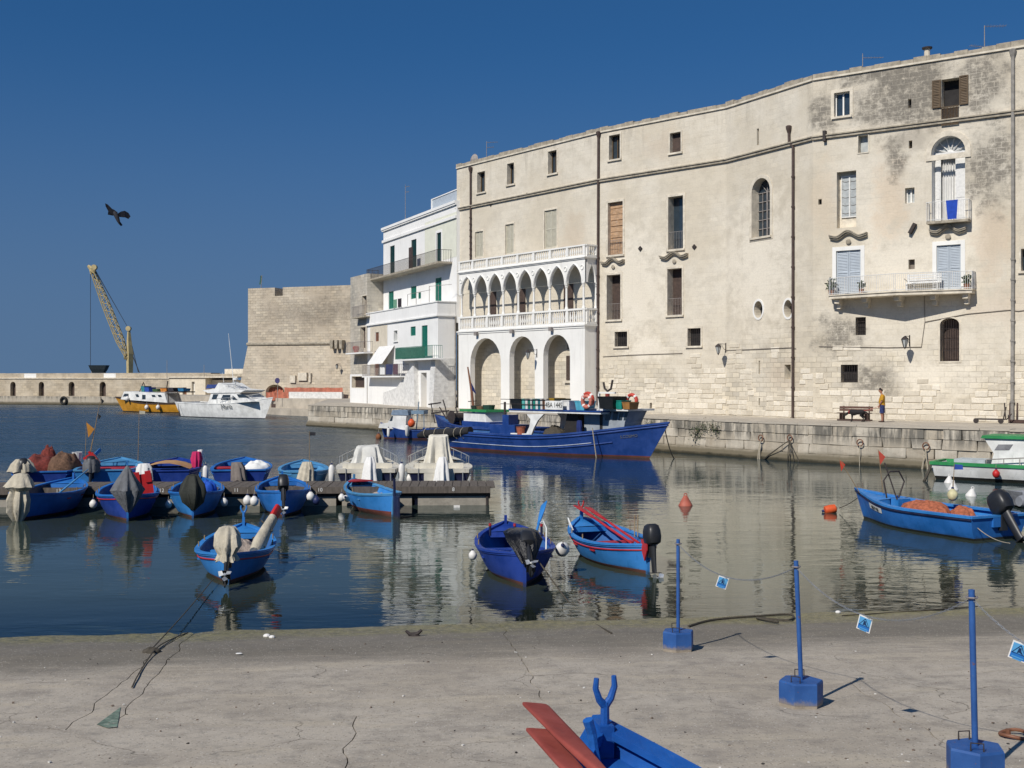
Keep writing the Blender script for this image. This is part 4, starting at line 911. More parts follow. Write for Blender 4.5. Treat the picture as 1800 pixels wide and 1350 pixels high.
mk('parapet', MB().box(hx0 - .06, hx1 + .06, -.08, 1.5, zp0 + .14, zp1 - .1).box(hx0 - .12, hx1 + .12, -.16, 1.5, zp0 + .005, zp0 + .137).box(hx0 - .12, hx1 + .12, -.14, 1.5, zp1 - .097, zp1), M_white, whouse, HL.M)
for py, d_, h_ in ((380, .14, .16),): mk('string_course', MB().box(ux0 - .1, ux1, -d_, 0, HU.z(803, py + 3), HU.z(803, py - 2)), M_white, whouse, HU.M)
mk('cornice', MB().box(ux0 - .12, ux1, -.14, 7, zr - .347, zr - .22).box(ux0 - .16, ux1, -.2, 7, zr - .217, zr), M_white, whouse, HU.M)
tr = mk('roof_terrace_screen', MB().box(HU.x(754), ux1 - .05, .3, .36, zr, zr + .95), M_gblue, whouse, HU.M); mk('rail', MB().box(HU.x(753), ux1 - .02, .24, .42, zr + .953, zr + 1.03).box(HU.x(753), HU.x(754.6), .24, .42, zr + .003, zr + .95), M_white, tr, HU.M)
zb3 = HU.z(765, 464, .6); balcony(whouse, HU, HU.x(672) - 1.1, HU.x(795), zb3, 1.25, M_trimgrey, M_iron, .95, thick=.16)
x0 = HU.x(736.5); mk('windbreak', MB().box(x0, x0 + .9, -.95, -.9, zb3, zb3 + 1.9), M_pipe, whouse, HU.M)
zg = HL.z(727, 631, .6); gb = balcony(whouse, HL, HL.x(695, .8), HL.x(761, .8), zg, .85, M_white, M_green, 1.0)
gx0_, gx1_ = HL.x(695, .8), HL.x(748, .8)
for i in range(26): a = gx0_ + .05 + (gx1_ - gx0_ - .1) * i / 26; mk('slat', MB().box(a, a + (gx1_ - gx0_) / 26 * .82, -.81, -.795, zg + .05, zg + .95), M('reed_green', (.05, .14, .095), .8, .3, 3) if i == 0 else bpy.data.materials['reed_green'], gb, HL.M)
zlow = HL.z(668, 661, .6); lb_ = balcony(whouse, HL, HL.x(637, .8), HL.x(703, .8), zlow, .85, M_white, M_ironl, 1.0)
for a, b, m_, lbl in ((668, 676, M_cloth_w, 'pale sheet drying on the low balcony rail of the white house'), (678, 690, M('navy_sheet', (.04, .05, .12), .95, .2, 5), 'navy cloth drying on the low balcony rail of the white house'), (691, 699, M('plum_cloth', (.12, .07, .09), .95, .2, 5), 'plum cloth drying on the low balcony rail of the white house')):
    q0, q1 = HL.x(a, .85), HL.x(b, .85)
    solo('laundry', MB().rings([[(q0 + (q1 - q0) * i / 8, -.86 - .03 * math.sin(i * 1.4), zlow + 1.03 - .9 * q) for i in range(9)] for q in (0, .5, 1)], closed=False, cap=False), m_, lbl, 'laundry', HL.M, smooth=True)
aw_ = MB(); a0, a1 = HL.x(667), HL.x(694)
aw_.rings([[(a0 + (a1 - a0) * i / 10, -.03 - 1.15 * q, HL.z(681, 608) - (HL.z(681, 608) - HL.z(676, 640)) * q - .02 * abs(math.sin(i * .9)) * q) for i in range(11)] for q in (0, .4, .8, 1)], closed=False, cap=False)
tag(mk('awning', aw_, M_cloth_w, None, HL.M, True), 'white canvas awning sloping over the low balcony of the white house', 'awning')
# terrace rails, washing frame and rough corner buttress
zt_ = zp1
tr_ = MB()
for px in (717, 732, 755, 771): tr_.cyl((HL.x(px), -.02, zt_), (HL.x(px), -.02, zt_ + (1.0 if px < 740 else 1.35)), .025, n=5)
tr_.cyl((HL.x(717), -.02, zt_ + 1.0), (HL.x(757), -.02, zt_ + 1.0), .018, n=5).cyl((HL.x(755), -.02, zt_ + 1.3), (HL.x(790, -.7), .9, zt_ + 1.3), .018, n=5)
mk('terrace_rail', tr_, M_ironl, whouse, HL.M)
for a, b, c_, lbl in ((693, 700, (.16, .33, .22), 'pale green shirt hung over the terrace edge of the white house'), (701, 708, (.03, .022, .03), 'black garment hung over the terrace edge of the white house')):
    q0, q1 = HL.x(a, .1), HL.x(b, .1)
    solo('laundry', MB().rings([[(q0 + (q1 - q0) * i / 6, -.19 - .03 * math.sin(i * 1.4), zt_ + .75 - .75 * q) for i in range(7)] for q in (0, .5, 1)], closed=False, cap=False), M('cloth_' + str(a), c_, .9, .2, 6), lbl, 'laundry', HL.M, smooth=True)
bt = MB(); r = random.Random(3); zz = 1.5
while zz < HL.z(765, 632):
    h_ = r.uniform(.3, .42); k_ = .45 * (1 - (zz - 1.5) / 8)
    bt.box(hx1 - .9, hx1 + .02 + k_ * .15, -.03 - k_ - r.uniform(0, .03), 1.5, zz + .01, zz + h_); zz += h_
mk('buttress', bt, M_rough, whouse, HL.M)
mk('buttress', MB().prism([(HL.x(680), 1.5), (HL.x(737), 1.5), (HL.x(735), HL.z(735, 640)), (HL.x(704), HL.z(704, 682)), (HL.x(681), HL.z(681, 690))], -.4, 0), M_rough, whouse, HL.M)
mk('drainpipe', MB().cyl((hx1 + .1, 1.45, QZ), (hx1 + .1, 1.45, zp0), .06), M_pipeg, whouse, HL.M)
antenna(Vector(HU.M @ Vector((HU.x(698), .8, zr))), 3.6, 'tall thin aerial on the white house roof', ((.2, .4), (.7, .35)), M_ironl)
# stone corner house
SH = Plane((-16.4, 113.2), (-13.75, 107.9)); sx0, sx1 = SH.x(616), SH.L + .05
shouse = thing('stone_house', 'narrow weathered stone house between the bastion and the white house', 'house', SH.M @ Matrix.Translation((sx0, 0, QZ)))
M_sh = stone_wall('stone_house_plaster', (.52, .47, .39), (.64, .60, .52), .5, .27, 99, .5, stains=[(1.5, 12.4, 1.2, 2), (3, 14.6, 1.0, .6)], top=14.6, greyamt=.5)
zsr = SH.z(616, 488); so = []
for a in ((637, 520, 645, 553), (634, 575, 643, 612)): so.append((*SH.rect(*a), 'rect'))
so.append((*SH.rect(619, 662, 641, 681), 'rect'))
shell(shouse, SH, sx0, sx1, 1.5, zsr, 7, so, M_sh)
for i, o in enumerate(so): window(shouse, SH, o[:4], depth=.35, pane=M_pipe if i < 2 else M_brownroom, surround=.06)
mk('whitewashed_base', uvwall(grid_wall(MB(), sx0 - .03, sx1, 1.5, SH.z(628, 658), [so[2]], -.03)), M_white, shouse, SH.M)
balcony(shouse, SH, SH.x(618, .7), SH.x(640, .7), SH.z(630, 557, .5), .7, M_trimgrey, M_ironl); balcony(shouse, SH, SH.x(609, .9), SH.x(641, .9), SH.z(626, 620, .7), 1.0, M_white, M_ironl)
solo('flower_pot', MB().lathe([(.2, 0), (.3, .35), (.32, .55), (.2, .62)], 10), M('red_plastic', (.42, .10, .08), .5), 'red pot on the balcony of the narrow stone house', 'pot', SH.M @ Matrix.Translation((SH.x(626, .7), -.7, SH.z(626, 620, .5))))
# long low wall between the narrow house and the bastion
# ================================================================== BASTION
M_bas = stone_wall('bastion_stone', (.53, .45, .345), (.64, .565, .45), .75, .33, 99, .4, stains=[(9, 12.5, 6, 1.8), (17, 13, 5, 2)], top=15.8, grey=(.19, .165, .135), greyamt=.55, bump=.7, streak=.3)
b0 = at_d(436, 500, 144); b1 = at_d(680, 500, 137); BP = Plane((b0.x, b0.y), (b1.x, b1.y)); zbt = BP.z(440, 507); zco = BP.z(440, 605)
bast = thing('harbour_bastion', 'massive sandy stone bastion with a battered foot at the harbour mouth', 'fortress', BP.M @ Matrix.Translation((5, 0, QZ)))
n0, n1 = BP.x(483), BP.x(497); zn = BP.z(490, 520)
mb = MB(); grid_wall(mb, 0, BP.L, zco, zbt, [(n0, n1, zn, zbt, 'rect')])
mb.add([(0, 0, zco), (-5, 20, zco), (-5, 20, zbt), (0, 0, zbt)], [(0, 1, 2, 3)])
for xx in (n0, n1): mb.add([(xx, 0, zn), (xx, 2.2, zn), (xx, 2.2, zbt), (xx, 0, zbt)], [(0, 1, 2, 3)])
mb.add([(n0, 0, zn), (n1, 0, zn), (n1, 2.2, zn), (n0, 2.2, zn)], [(0, 1, 2, 3)])
for a, b in ((0, n0), (n1, BP.L)): mb.add([(a, 0, zbt), (b, 0, zbt), (b, 2.2, zbt), (a - (5 * .11 if a == 0 else 0), 2.2, zbt)], [(0, 1, 2, 3)])
mb.add([(0, 2.2, zn), (BP.L, 2.2, zn), (BP.L, 22, zn), (-5, 22, zn)], [(0, 1, 2, 3)])
ar0, ar1, arz = BP.x(467, .9), BP.x(499, .9), BP.z(483, 676, .9)
bq = MB(); grid_wall(bq, -1.0, BP.L, 1.2, zco, [(ar0, ar1, 1.2, arz, 'arch', .9)], 0)
def batter(p): k = max(0, (zco - p[2]) / (zco - 1.2)); return (p[0] + (.95 * k if p[0] <= -.9 else 0) - (1.0 * k if p[0] <= -.9 else 0) + (1.0 * (1 - k) if p[0] <= -.9 else 0), p[1] - 1.0 * k, p[2])
bq.v = [batter(p) for p in bq.v]; mb.add(bq.v, bq.f)
mb.add([(0, 0, zco), (-5, 20, zco), (-6.2, 20, 1.2), (-1.05, -1.0, 1.2)], [(0, 1, 2, 3)])
mk('wall', uvwall(mb), M_bas, bast, BP.M)
mk('cordon', MB().tube([(-5, 20, zco), (0, -.05, zco), (BP.x(585), -.05, zco)], .22, 8), M_trimgrey, bast, BP.M)
mk('arch_recess', reveal(MB(), [batter((x, 0, z)) [0::2] for x, z in outline('arch', ar0, ar1, 1.2, arz, 12, .9)], -.9, .6), M_bas if False else M_trim, bast, BP.M)
mk('arch_back', MB().add([(x, .6, z) for x, z in outline('arch', ar0 - .3, ar1 + .3, 1.2, arz + .2, 12, .9)], [tuple(range(15))]), M_trim, bast, BP.M)
for px in (588, 596, 604): mk('corbel', MB().prism([(BP.x(px) - .22, BP.z(px, 598)), (BP.x(px) + .22, BP.z(px, 598)), (BP.x(px) + .16, BP.z(px, 613)), (BP.x(px) - .16, BP.z(px, 613))], -.8, 0), M_trimgrey, bast, BP.M)
for a in ((515.5, 660, 525, 673), (530, 655, 545, 669), (549, 656, 552, 672)): r_ = BP.rect(*a); mk('plaque', MB().box(r_[0], r_[1], -.85, -.5, r_[2], r_[3]), M_trim, bast, BP.M)
flag = thing('flag', 'small dark flag on a pole on top of the bastion', 'flag', BP.M @ Matrix.Translation((BP.x(452), .8, zbt)))
mk('pole', MB().cyl((0, 0, -.3), (.2, 0, 1.7), .04, n=6), M_ironl, flag, WM[flag.name]); mk('cloth', MB().rings([[(.18 - .08 * q - .04 * i, .06 * math.sin(i), 1.65 - .28 * i) for i in range(5)] for q in (0, 1, 3)], closed=False, cap=False), M('flag_green', (.03, .09, .07), .9), flag, WM[flag.name])
M_net = M('orange_safety_net', (.50, .17, .105), .8, .3, 2, .2, 20)
def net(a, b, y0, y1, lbl, off=1.6):
    q0, q1 = BP.x(a, off), BP.x(b, off); z0_, z1_ = BP.z((a + b) / 2, y1, off), BP.z((a + b) / 2, y0, off)
    solo('safety_net', MB().rings([[(q0 + (q1 - q0) * i / 16, -off + .1 * math.sin(i * 1.9), z0_ + (z1_ - z0_) * q - .06 * abs(math.sin(i * .8)) * q) for i in range(17)] for q in (0, .5, 1)], closed=False, cap=False), M_net, lbl, 'safety net', BP.M, smooth=True)
net(468, 509, 689, 704, 'orange safety net below the arched recess of the bastion', 2.0); net(500, 603, 681, 692, 'long orange safety net along the bastion foot', 1.7); net(469, 498, 680, 690, 'orange net hung inside the arched recess of the bastion', .2)
lw = solo('low_wall', MB().box(BP.x(510, 2.4), BP.x(603, 2.4), -2.7, -2.3, 1.0, BP.z(555, 689, 2.4)), M_rough, 'low pale wall in front of the bastion foot', 'wall', BP.M)
sg = thing('round_sign', 'round dark road sign on a pole before the bastion arch', 'sign', BP.M @ Matrix.Translation((BP.x(488, 4), -4, QZ - .4)))
hh = BP.z(488, 669, 4) - QZ + .4
mk('pole', MB().cyl((0, 0, 0), (0, 0, hh + .3), .04), M_ironl, sg, WM[sg.name]); mk('disc', MB().lathe([(.01, -.02), (.34, -.02), (.34, .02), (.01, .02)], 16), M('sign_dark', (.06, .05, .14), .5), sg, WM[sg.name] @ Matrix.Translation((0, -.06, hh)) @ Matrix.Rotation(pi / 2, 4, 'X'))
for px in (601,): wall_lamp(BP, BP.x(px), BP.z(px, 645) + .3, 'dark lantern on the bastion wall beside the narrow stone house', 1.2)
# ================================================================== BREAKWATER, hut and crane
bw = thing('breakwater_wall', 'long low stone breakwater with arched niches across the harbour mouth', 'wall', Matrix.Translation((BW1.x, BW1.y, 0)))
zq = bwp.z(100, 697) ; BWo = 2.4; BB = Plane((bwp.a.x, bwp.a.y), (bwp.b.x, bwp.b.y), -BWo); ztop = BB.z(100, 656); zmo = BB.z(100, 664.5)
no = []
for a in ((18, 671, 27.5, 696), (68, 671, 77.5, 696), (120.6, 671, 131, 696), (175, 671, 186, 696.5)): no.append((*BB.rect(*a), 'arch'))
dx_ = no[1][0] - no[0][0]
for i in range(1, 9): no.append((no[0][0] - dx_ * i, no[0][1] - dx_ * i, no[0][2], no[0][3], 'arch'))
mb = grid_wall(MB(), 0, BB.L, zq - .1, zmo, no)
mk('wall', uvwall(mb), M_break, bw, BB.M)
mk('parapet', uvwall(MB().box(0, BB.L, .35, 3, zmo + .003, ztop)), M_break, bw, BB.M); mk('moulding', MB().box(0, BB.L, -.15, .6, zmo - .12, zmo), M_trim, bw, BB.M)
mk('walkway', uvwall(MB().box(0, bwp.L, 0, BWo + .3, -3, zq)), M_quay, bw, bwp.M)
for o in no[:8]: n_ = mk('niche', uvwall(reveal(MB(), outline('arch', *o[:4]), 0, .7)), M_break, bw, BB.M); mk('niche_back', MB().add([(x, .7, z) for x, z in outline('arch', *o[:4])], [tuple(range(15))]), M_brownroom, n_, BB.M)
for i, px in enumerate((50, 190)): mk('lime_patch', MB().box(BB.x(px - 10), BB.x(px + 11), .335, .36, zmo + .05, ztop - .06), M_white2, bw, BB.M)
for i, (px, py) in enumerate(((113, 704), (176, 700))):
    p = bwp.M @ Vector((bwp.x(px), -.15, bwp.z(px, py))); tr_ = MB().tube([(.55 * math.cos(2 * pi * k / 16), 0, .55 * math.sin(2 * pi * k / 16)) for k in range(17)], .2, 8, cap=False)
    if i == 0: solo('tyre_fender', tr_, M('tyre_rubber', (.018, .018, .018), .85), 'black tyre hung on the breakwater quay left of the yellow boat', 'tyre', Matrix.Translation(p) @ Matrix.Rotation(math.atan2(bwp.u.y, bwp.u.x), 4, 'Z'), True)
hp = at_d(297, 700, 176); hp2 = at_d(361, 700, 172); HP = Plane((hp.x, hp.y), (hp2.x, hp2.y)); hz1 = HP.z(330, 664)
hut = thing('harbour_hut', 'low flat-roofed stone hut between the breakwater and the bastion', 'hut', HP.M @ Matrix.Translation((2, 0, .9)))
ho = [(*HP.rect(321, 681, 328, 706), 'rect'), (*HP.rect(337, 671, 342, 703), 'rect')]
shell(hut, HP, 0, HP.L, .5, hz1, 6, ho, M_beige); window(hut, HP, ho[0][:4], pane=M_rust, name='door'); window(hut, HP, ho[1][:4], pane=M_white2, name='door')
mk('wing', MB().box(HP.L + .02, HP.L + 6.6, 1.2, 6, .5, HP.z(361, 668)), M_beige, hut, HP.M); mk('roof', MB().box(-.2, HP.L + 6.8, -.25, 6.2, hz1 + .003, hz1 + .18), M_trim, hut, HP.M)
mk('roof_parapet', MB().box(0, HP.L + 6.6, 3.5, 6, hz1 + .18, HP.z(330, 657)), M_bas if False else M_trimgrey, hut, HP.M); mk('roof_room', MB().box(HP.L + .4, HP.L + 7, 3.6, 8, hz1 + .19, HP.z(400, 648)), M_trim, hut, HP.M)
for px, top, lbl in ((297, 634, 'thin pole at the left corner of the harbour hut'), (333, 642, 'short thin pole on the harbour hut roof')): solo('pole', MB().cyl((0, 0, 0), (0, 0, HP.z(px, top) - .8), .045, .03, 6), M_ironl, lbl, 'pole', HP.M @ Matrix.Translation((HP.x(px), -.4 if px == 297 else 3, .9)))
# crane behind the breakwater
D_ = 250; cb = at_d(227, 656, D_); cr = thing('harbour_crane', 'tall yellow lattice-boom harbour crane behind the breakwater', 'crane', Matrix.Translation((cb.x, cb.y, 0)))
M_crane = M('hazed_crane_yellow', (.50, .40, .20), .6, .18, 1, dirt=.3, dirtc=(.3, .22, .1)); C0 = WM[cr.name]  # distance haze is put into the colour as a duller yellow
def cp(px, py, dy=0): p = at_d(px, py, D_); return Vector((p.x - cb.x, dy, p.z))
mk('mast', MB().tube([cp(228.5, 690), cp(228, 655), cp(228.3, 622), cp(227, 600), cp(226.5, 580)], [.75, .72, .8, .55, .32], 4), M_crane, cr, C0)
mk('sheave', MB().cyl(cp(226, 580) + Vector((0, -.4, .3)), cp(226, 580) + Vector((0, .4, .3)), .55, n=12), M_crane, cr, C0)
bm_ = MB(); A, B = cp(222, 626), cp(163, 476); nb_ = 22; ax = (B - A).normalized(); sd_ = Vector((ax.z, 0, -ax.x))
def cw_(f): return .2 + .7 * min(1, f / .18) * min(1, (1 - f) / .5 + .25)
for s1 in (-1, 1):
    for s2 in (-1, 1): bm_.tube([A + (B - A) * (i / nb_) + sd_ * s1 * cw_(i / nb_) * .75 + Vector((0, s2 * .7, 0)) for i in range(nb_ + 1)], .13, 4)
for i in range(nb_):
    f, g = i / nb_, (i + 1) / nb_; s1 = 1 if i % 2 else -1
    for s2 in (-1, 1): bm_.cyl(A + (B - A) * f + sd_ * s1 * cw_(f) * .75 + Vector((0, s2 * .7, 0)), A + (B - A) * g - sd_ * s1 * cw_(g) * .75 + Vector((0, s2 * .7, 0)), .09, n=4)
    bm_.cyl(A + (B - A) * f + sd_ * cw_(f) * .75 + Vector((0, s1 * .7, 0)), A + (B - A) * g + sd_ * cw_(g) * .75 + Vector((0, -s1 * .7, 0)), .09, n=4)
mk('boom', bm_, M_crane, cr, C0)
mk('boom_head', MB().tube([cp(164, 480), cp(161, 472), cp(155, 467)], [.7, .6, .3], 6).cyl(cp(166, 470) + Vector((0, -.4, 0)), cp(166, 470) + Vector((0, .4, 0)), .6, n=10).tube([cp(219, 628), cp(227, 628)], .6, 6), M_crane, cr, C0)
mk('cables', MB().cyl(cp(159, 470), cp(159, 642), .06, n=4).cyl(cp(165, 472), cp(226, 578), .05, n=4).cyl(cp(165, 472, .5), cp(227, 582, .5), .05, n=4).cyl(cp(230, 600), cp(243, 654), .08, n=4).cyl(cp(231, 620), cp(245, 655), .10, n=4), M('steel_cable', (.06, .07, .09), .6), cr, C0, kind='stuff')
gr = thing('grab_hopper', 'dark steel hopper standing on the breakwater under the crane', 'hopper', Matrix.Translation(at_d(174, 656, 232)))
H0 = WM[gr.name]; hw_ = 1.9
mk('bin', MB().rings([[(s * w, t * w * .6, z) for s, t in ((-1, -1), (1, -1), (1, 1), (-1, 1))] for w, z in ((1.1, .05), (1.5, .8), (1.75, 1.5), (1.8, 1.62))]), M('hopper_steel', (.02, .03, .035), .6), gr, H0)
mk('leg', MB().cyl((-1.5, 0, -.5), (-1.5, 0, .5), .1), M_ironl, gr, H0); mk('leg', MB().cyl((1.3, 0, -.5), (1.3, 0, .5), .1), M_ironl, gr, H0)
# ================================================================== BOAT KIT   (local: x to the bow, y to port, z up from the waterline)
def paint(name, c, rough=.38, dirt=.25, scum=True):
    t = NT(name); v = t.coord('Object'); big = t.noise(v, 1.4, 5, .6); mid = t.noise(v, 6, 8, .75); st = t.noise(t.coord('Object', (7, 7, .8)), 1.0, 6, .7)
    grey = sum(c) / 3; col = t.mix(t.ramp(big, .35, .65), shade(c, .82), tuple(min(1, x * 1.05 + .012) for x in c))
    col = t.mix(t.ramp(st, .52, .75, 0, .45), col, shade(c, .5)); col = t.mix(t.ramp(mid, .64, .72, 0, dirt * 1.6), col, tuple(min(1, x * .6 + .16) for x in c)); col = t.mix(t.ramp(mid, .42, .30, 0, dirt), col, shade(c, .42))
    sx = t.n('SeparateXYZ'); t.l(v, sx.inputs[0]); zz = t.math('ADD', sx.outputs[2], t.math('MULTIPLY', t.math('SUBTRACT', mid, .5), .16))
    col = t.mix(t.ramp(zz, .02, .13, .6, 0), col, (.035, .035, .022)) if scum and name != 'white_boat_paint' else col      # weed and scum at the waterline
    t.bump(t.math('ADD', mid, big), .18, .03); return t.done(col, t.ramp(mid, .3, .7, rough, min(1, rough + .3)), 0, .4)
P_light = paint('light_blue_boat_paint', (.026, .20, .54)); P_mid = paint('mid_blue_boat_paint', (.014, .145, .47)); P_royal = paint('royal_blue_boat_paint', (.008, .042, .27)); P_navy = paint('navy_boat_paint', (.008, .012, .05)); P_pale = paint('pale_blue_boat_paint', (.075, .27, .50))
P_red = paint('red_boat_paint', (.42, .02, .025)); P_anti = paint('rust_red_antifouling', (.16, .035, .022), .7, .5); P_white = paint('white_boat_paint', (.78, .78, .75), .35, .12); P_green = paint('green_boat_paint', (.02, .24, .07)); P_yel = paint('ochre_yellow_boat_paint', (.56, .26, .015)); P_black = paint('black_boat_paint', (.012, .012, .014), .4)
P_cream = paint('cream_gelcoat', (.66, .62, .52), .35, .1); P_teal = paint('teal_paint', (.015, .14, .16)); P_bl_in = paint('inside_blue_paint', (.02, .10, .30), .55, .45); P_trawl = paint('trawler_blue_paint', (.007, .045, .215), .35, .3)
M_canvas = M('beige_canvas', (.50, .45, .35), .9, .2, 4, 1.0, 7, dirt=.3, dirtc=(.28, .24, .18)); M_canvasg = M('grey_canvas', (.13, .135, .145), .9, .25, 4, 1.0, 7); M_canvask = M('black_green_canvas', (.025, .028, .022), .75, .25, 4, .5, 10)
M_bin = M('black_bin_bag', (.008, .008, .010), .28, .3, 6, .8, 16); M_motor = M('grey_black_motor', (.022, .023, .026), .4, .2, 5); M_metal = M('bright_metal', (.62, .62, .60), .35, .15, 6, metal=.7)
M_plas_w = M('white_fender_plastic', (.76, .74, .70), .5, .1, 5, dirt=.25, dirtc=(.4, .36, .3)); M_plas_n = M('navy_fender_plastic', (.02, .03, .10), .5); M_orange = M('orange_plastic', (.66, .10, .025), .5, .12, 5); M_redp = M('red_plastic_thing', (.50, .02, .02), .5, .12, 5)
M_rope = M('pale_rope', (.42, .37, .28), .9, .25, 20, .4, 60); M_ropeg = M('dark_rope', (.07, .06, .045), .9, .25, 20); M_netred = M('red_fishing_net', (.20, .04, .03), .95, .4, 12, 1.0, 30); M_netbrown = M('brown_fishing_net', (.16, .09, .055), .95, .4, 12, 1.0, 30); M_netor = M('orange_fishing_net', (.42, .13, .065), .95, .4, 12, 1.0, 30); M_netpink = M('pale_pink_net', (.40, .33, .28), .95, .3, 12, 1.0, 30)
M_wood = M('old_plank', (.17, .125, .085), .85, .3, 3, .3, 20, stretch=(1, 6, 6)); M_woodg = M('grey_decking', (.125, .105, .088), .9, .3, 2, .4, 18, stretch=(6, 1, 1)); M_stick = M('cane', (.28, .2, .11), .8)
P_redold = paint('faded_red_oar_paint', (.30, .055, .04), .7, .5, False); P_oarr = paint('red_oar_paint', (.42, .02, .025), .4, .3, False); P_oarb = paint('blue_oar_paint', (.026, .20, .54), .4, .3, False); P_oarp = paint('pale_blue_oar_paint', (.075, .27, .50), .4, .3, False)

class Hull:
    def __init__(s, L, B, h, draft=.25, bow=.35, stern=.2, pb=2.4, ps=2.4, transom=0, flare=.33, rake=.04, srake=.03, tmax=0.0):
        s.__dict__.update(locals())
    def hb(s, t):                                         # half beam at the rail
        if t >= s.tmax: q = (t - s.tmax) / (1 - s.tmax); return s.B / 2 * max(0.004, 1 - q ** s.pb)
        q = (s.tmax - t) / (1 + s.tmax); end = s.transom
        return s.B / 2 * max(.004, 1 - (1 - end) * q ** s.ps)
    def sheer(s, t): return s.h + (s.bow * max(0, t) ** 2 if t > 0 else s.stern * t * t)
    def pt(s, t, v, side, inn=0.0):
        hb = s.hb(t); zt = s.sheer(t); z = -s.draft + (zt + s.draft) * v
        fl = s.flare + (.75 * max(0, t) ** 3 if s.transom else .55 * abs(t) ** 2.2)
        y = max(0, hb * (v ** fl if v > 0 else 0) - inn)
        k = (v * (s.draft + zt) - s.draft)
        x = t * s.L / 2 + (s.rake * k * max(0, t) ** 4 * s.L) - s.srake * k * max(0, -t) ** 4 * s.L
        return (x, side * y, z)
    def build(s, par, M0, mats, n=22, inner=True, floor=.12, boot=.09, rim=(.09, .05), rimmat=None, inmat=None, deck=None):
        """mats: topsides, boot / bottom"""
        ts = [-1 + 2 * i / n for i in range(n + 1)]; mb = MB()
        vb = lambda t: (s.draft + boot) / (s.draft + s.sheer(t))
        fr = [0, .5, 1.0]; up = [.2, .4, .6, .8, 1.0]
        for side in (1, -1):
            R = [[s.pt(t, vb(t) * f, side) for f in fr] for t in ts]; mb.rings(R, closed=False, cap=False, mi=1)
            R = [[s.pt(t, vb(t) + (1 - vb(t)) * f, side) for f in [0] + up] for t in ts]; mb.rings(R, closed=False, cap=False, mi=0)
        if s.transom:
            for a, b, mi in ((0, vb(-1), 1), (vb(-1), 1, 0)):
                q = [a + (b - a) * k / 4 for k in range(5)]
                mb.rings([[s.pt(-1, v, 1) for v in q], [s.pt(-1, v, -1) for v in q]], closed=False, cap=False, mi=mi)
        o = mk('hull', mb, mats, par, M0, smooth=35)
        if inner:
            im = MB(); th = .045
            for side in (1, -1):
                vf = lambda t: min(.9, (s.draft + floor) / (s.draft + s.sheer(t)))
                R = [[s.pt(t * (1 - .03), vf(t) + (1 - vf(t)) * f, side, th) for f in (0, .35, .7, 1)] for t in ts]; im.rings(R, closed=False, cap=False)
            im.rings([[s.pt(t * .97, min(.9, (s.draft + floor) / (s.draft + s.sheer(t))), sd, th) for sd in (1, -1)] for t in ts], closed=False, cap=False)
            if s.transom: im.rings([[s.pt(-.97, v, 1, th) for v in (.3, .6, 1)], [s.pt(-.97, v, -1, th) for v in (.3, .6, 1)]], closed=False, cap=False)
            mk('inside', im, inmat or mats[0], par, M0, smooth=35)
        s.rail(par, M0, rimmat or mats[0], rim, ts)
        return o
    def rail(s, par, M0, mat, rim, ts, v=1.0, name='gunwale', lift=.0):
        w, hh = rim; mb = MB()
        for side in (1, -1):
            R = []
            for t in ts:
                x, y, z = s.pt(t, v, side); o = .025 * side; wi = min(w, abs(y) * .999) * side
                R.append([(x, y + o, z - hh * .5 + lift), (x, y + o, z + hh * .5 + lift), (x, y - wi, z + hh * .5 + lift), (x, y - wi, z - hh * .5 + lift)])
            mb.rings(R, closed=True, cap=True)
        if s.transom and v == 1.0:
            x, y, z = s.pt(-1, 1, 1); mb.box(x - .03, x + w * .8, -y, y, z - hh * .5, z + hh * .48)
        return mk(name, mb, mat, par, M0, smooth=30)
    def strake(s, par, M0, mat, below=.14, r=.018, t0=-1, t1=1, name='rubbing_strake', n=22):
        mb = MB()
        for side in (1, -1):
            P = []
            for i in range(n + 1):
                t = t0 + (t1 - t0) * i / n; v = 1 - below / (s.draft + s.sheer(t)); x, y, z = s.pt(t, v, side); P.append((x, y + .006 * side, z))
            mb.tube(P, r, 6)
        return mk(name, mb, mat, par, M0, smooth=True)
    def deckpiece(s, par, M0, mat, t0, t1, drop=.05, name='deck', inn=.03, n=8, crown=.02):
        mb = MB(); mb.rings([[(s.pt(t0 + (t1 - t0) * i / n, 1, 1, inn)[0], s.pt(t0 + (t1 - t0) * i / n, 1, 1, inn)[1] * k, s.sheer(t0 + (t1 - t0) * i / n) - drop + crown * (1 - k * k)) for k in (-1, -.5, 0, .5, 1)] for i in range(n + 1)], closed=False, cap=False)
        t = t1 if abs(t1) < abs(t0) else t0; x, y, z = s.pt(t, 1, 1, inn); zz = s.sheer(t) - drop
        mb.add([(x, -y, zz), (x, y, zz), (x, y * .9, zz - .12), (x, -y * .9, zz - .12)], [(0, 1, 2, 3)])
        return mk(name, mb, mat, par, M0, smooth=True)
    def thwart(s, par, M0, mat, t, drop=.16, w=.22, name='thwart'):
        x = t * s.L / 2; y = s.hb(t) - .05; z = s.sheer(t) - drop
        return mk(name, MB().box(x - w / 2, x + w / 2, -y, y, z - .035, z), mat, par, M0)
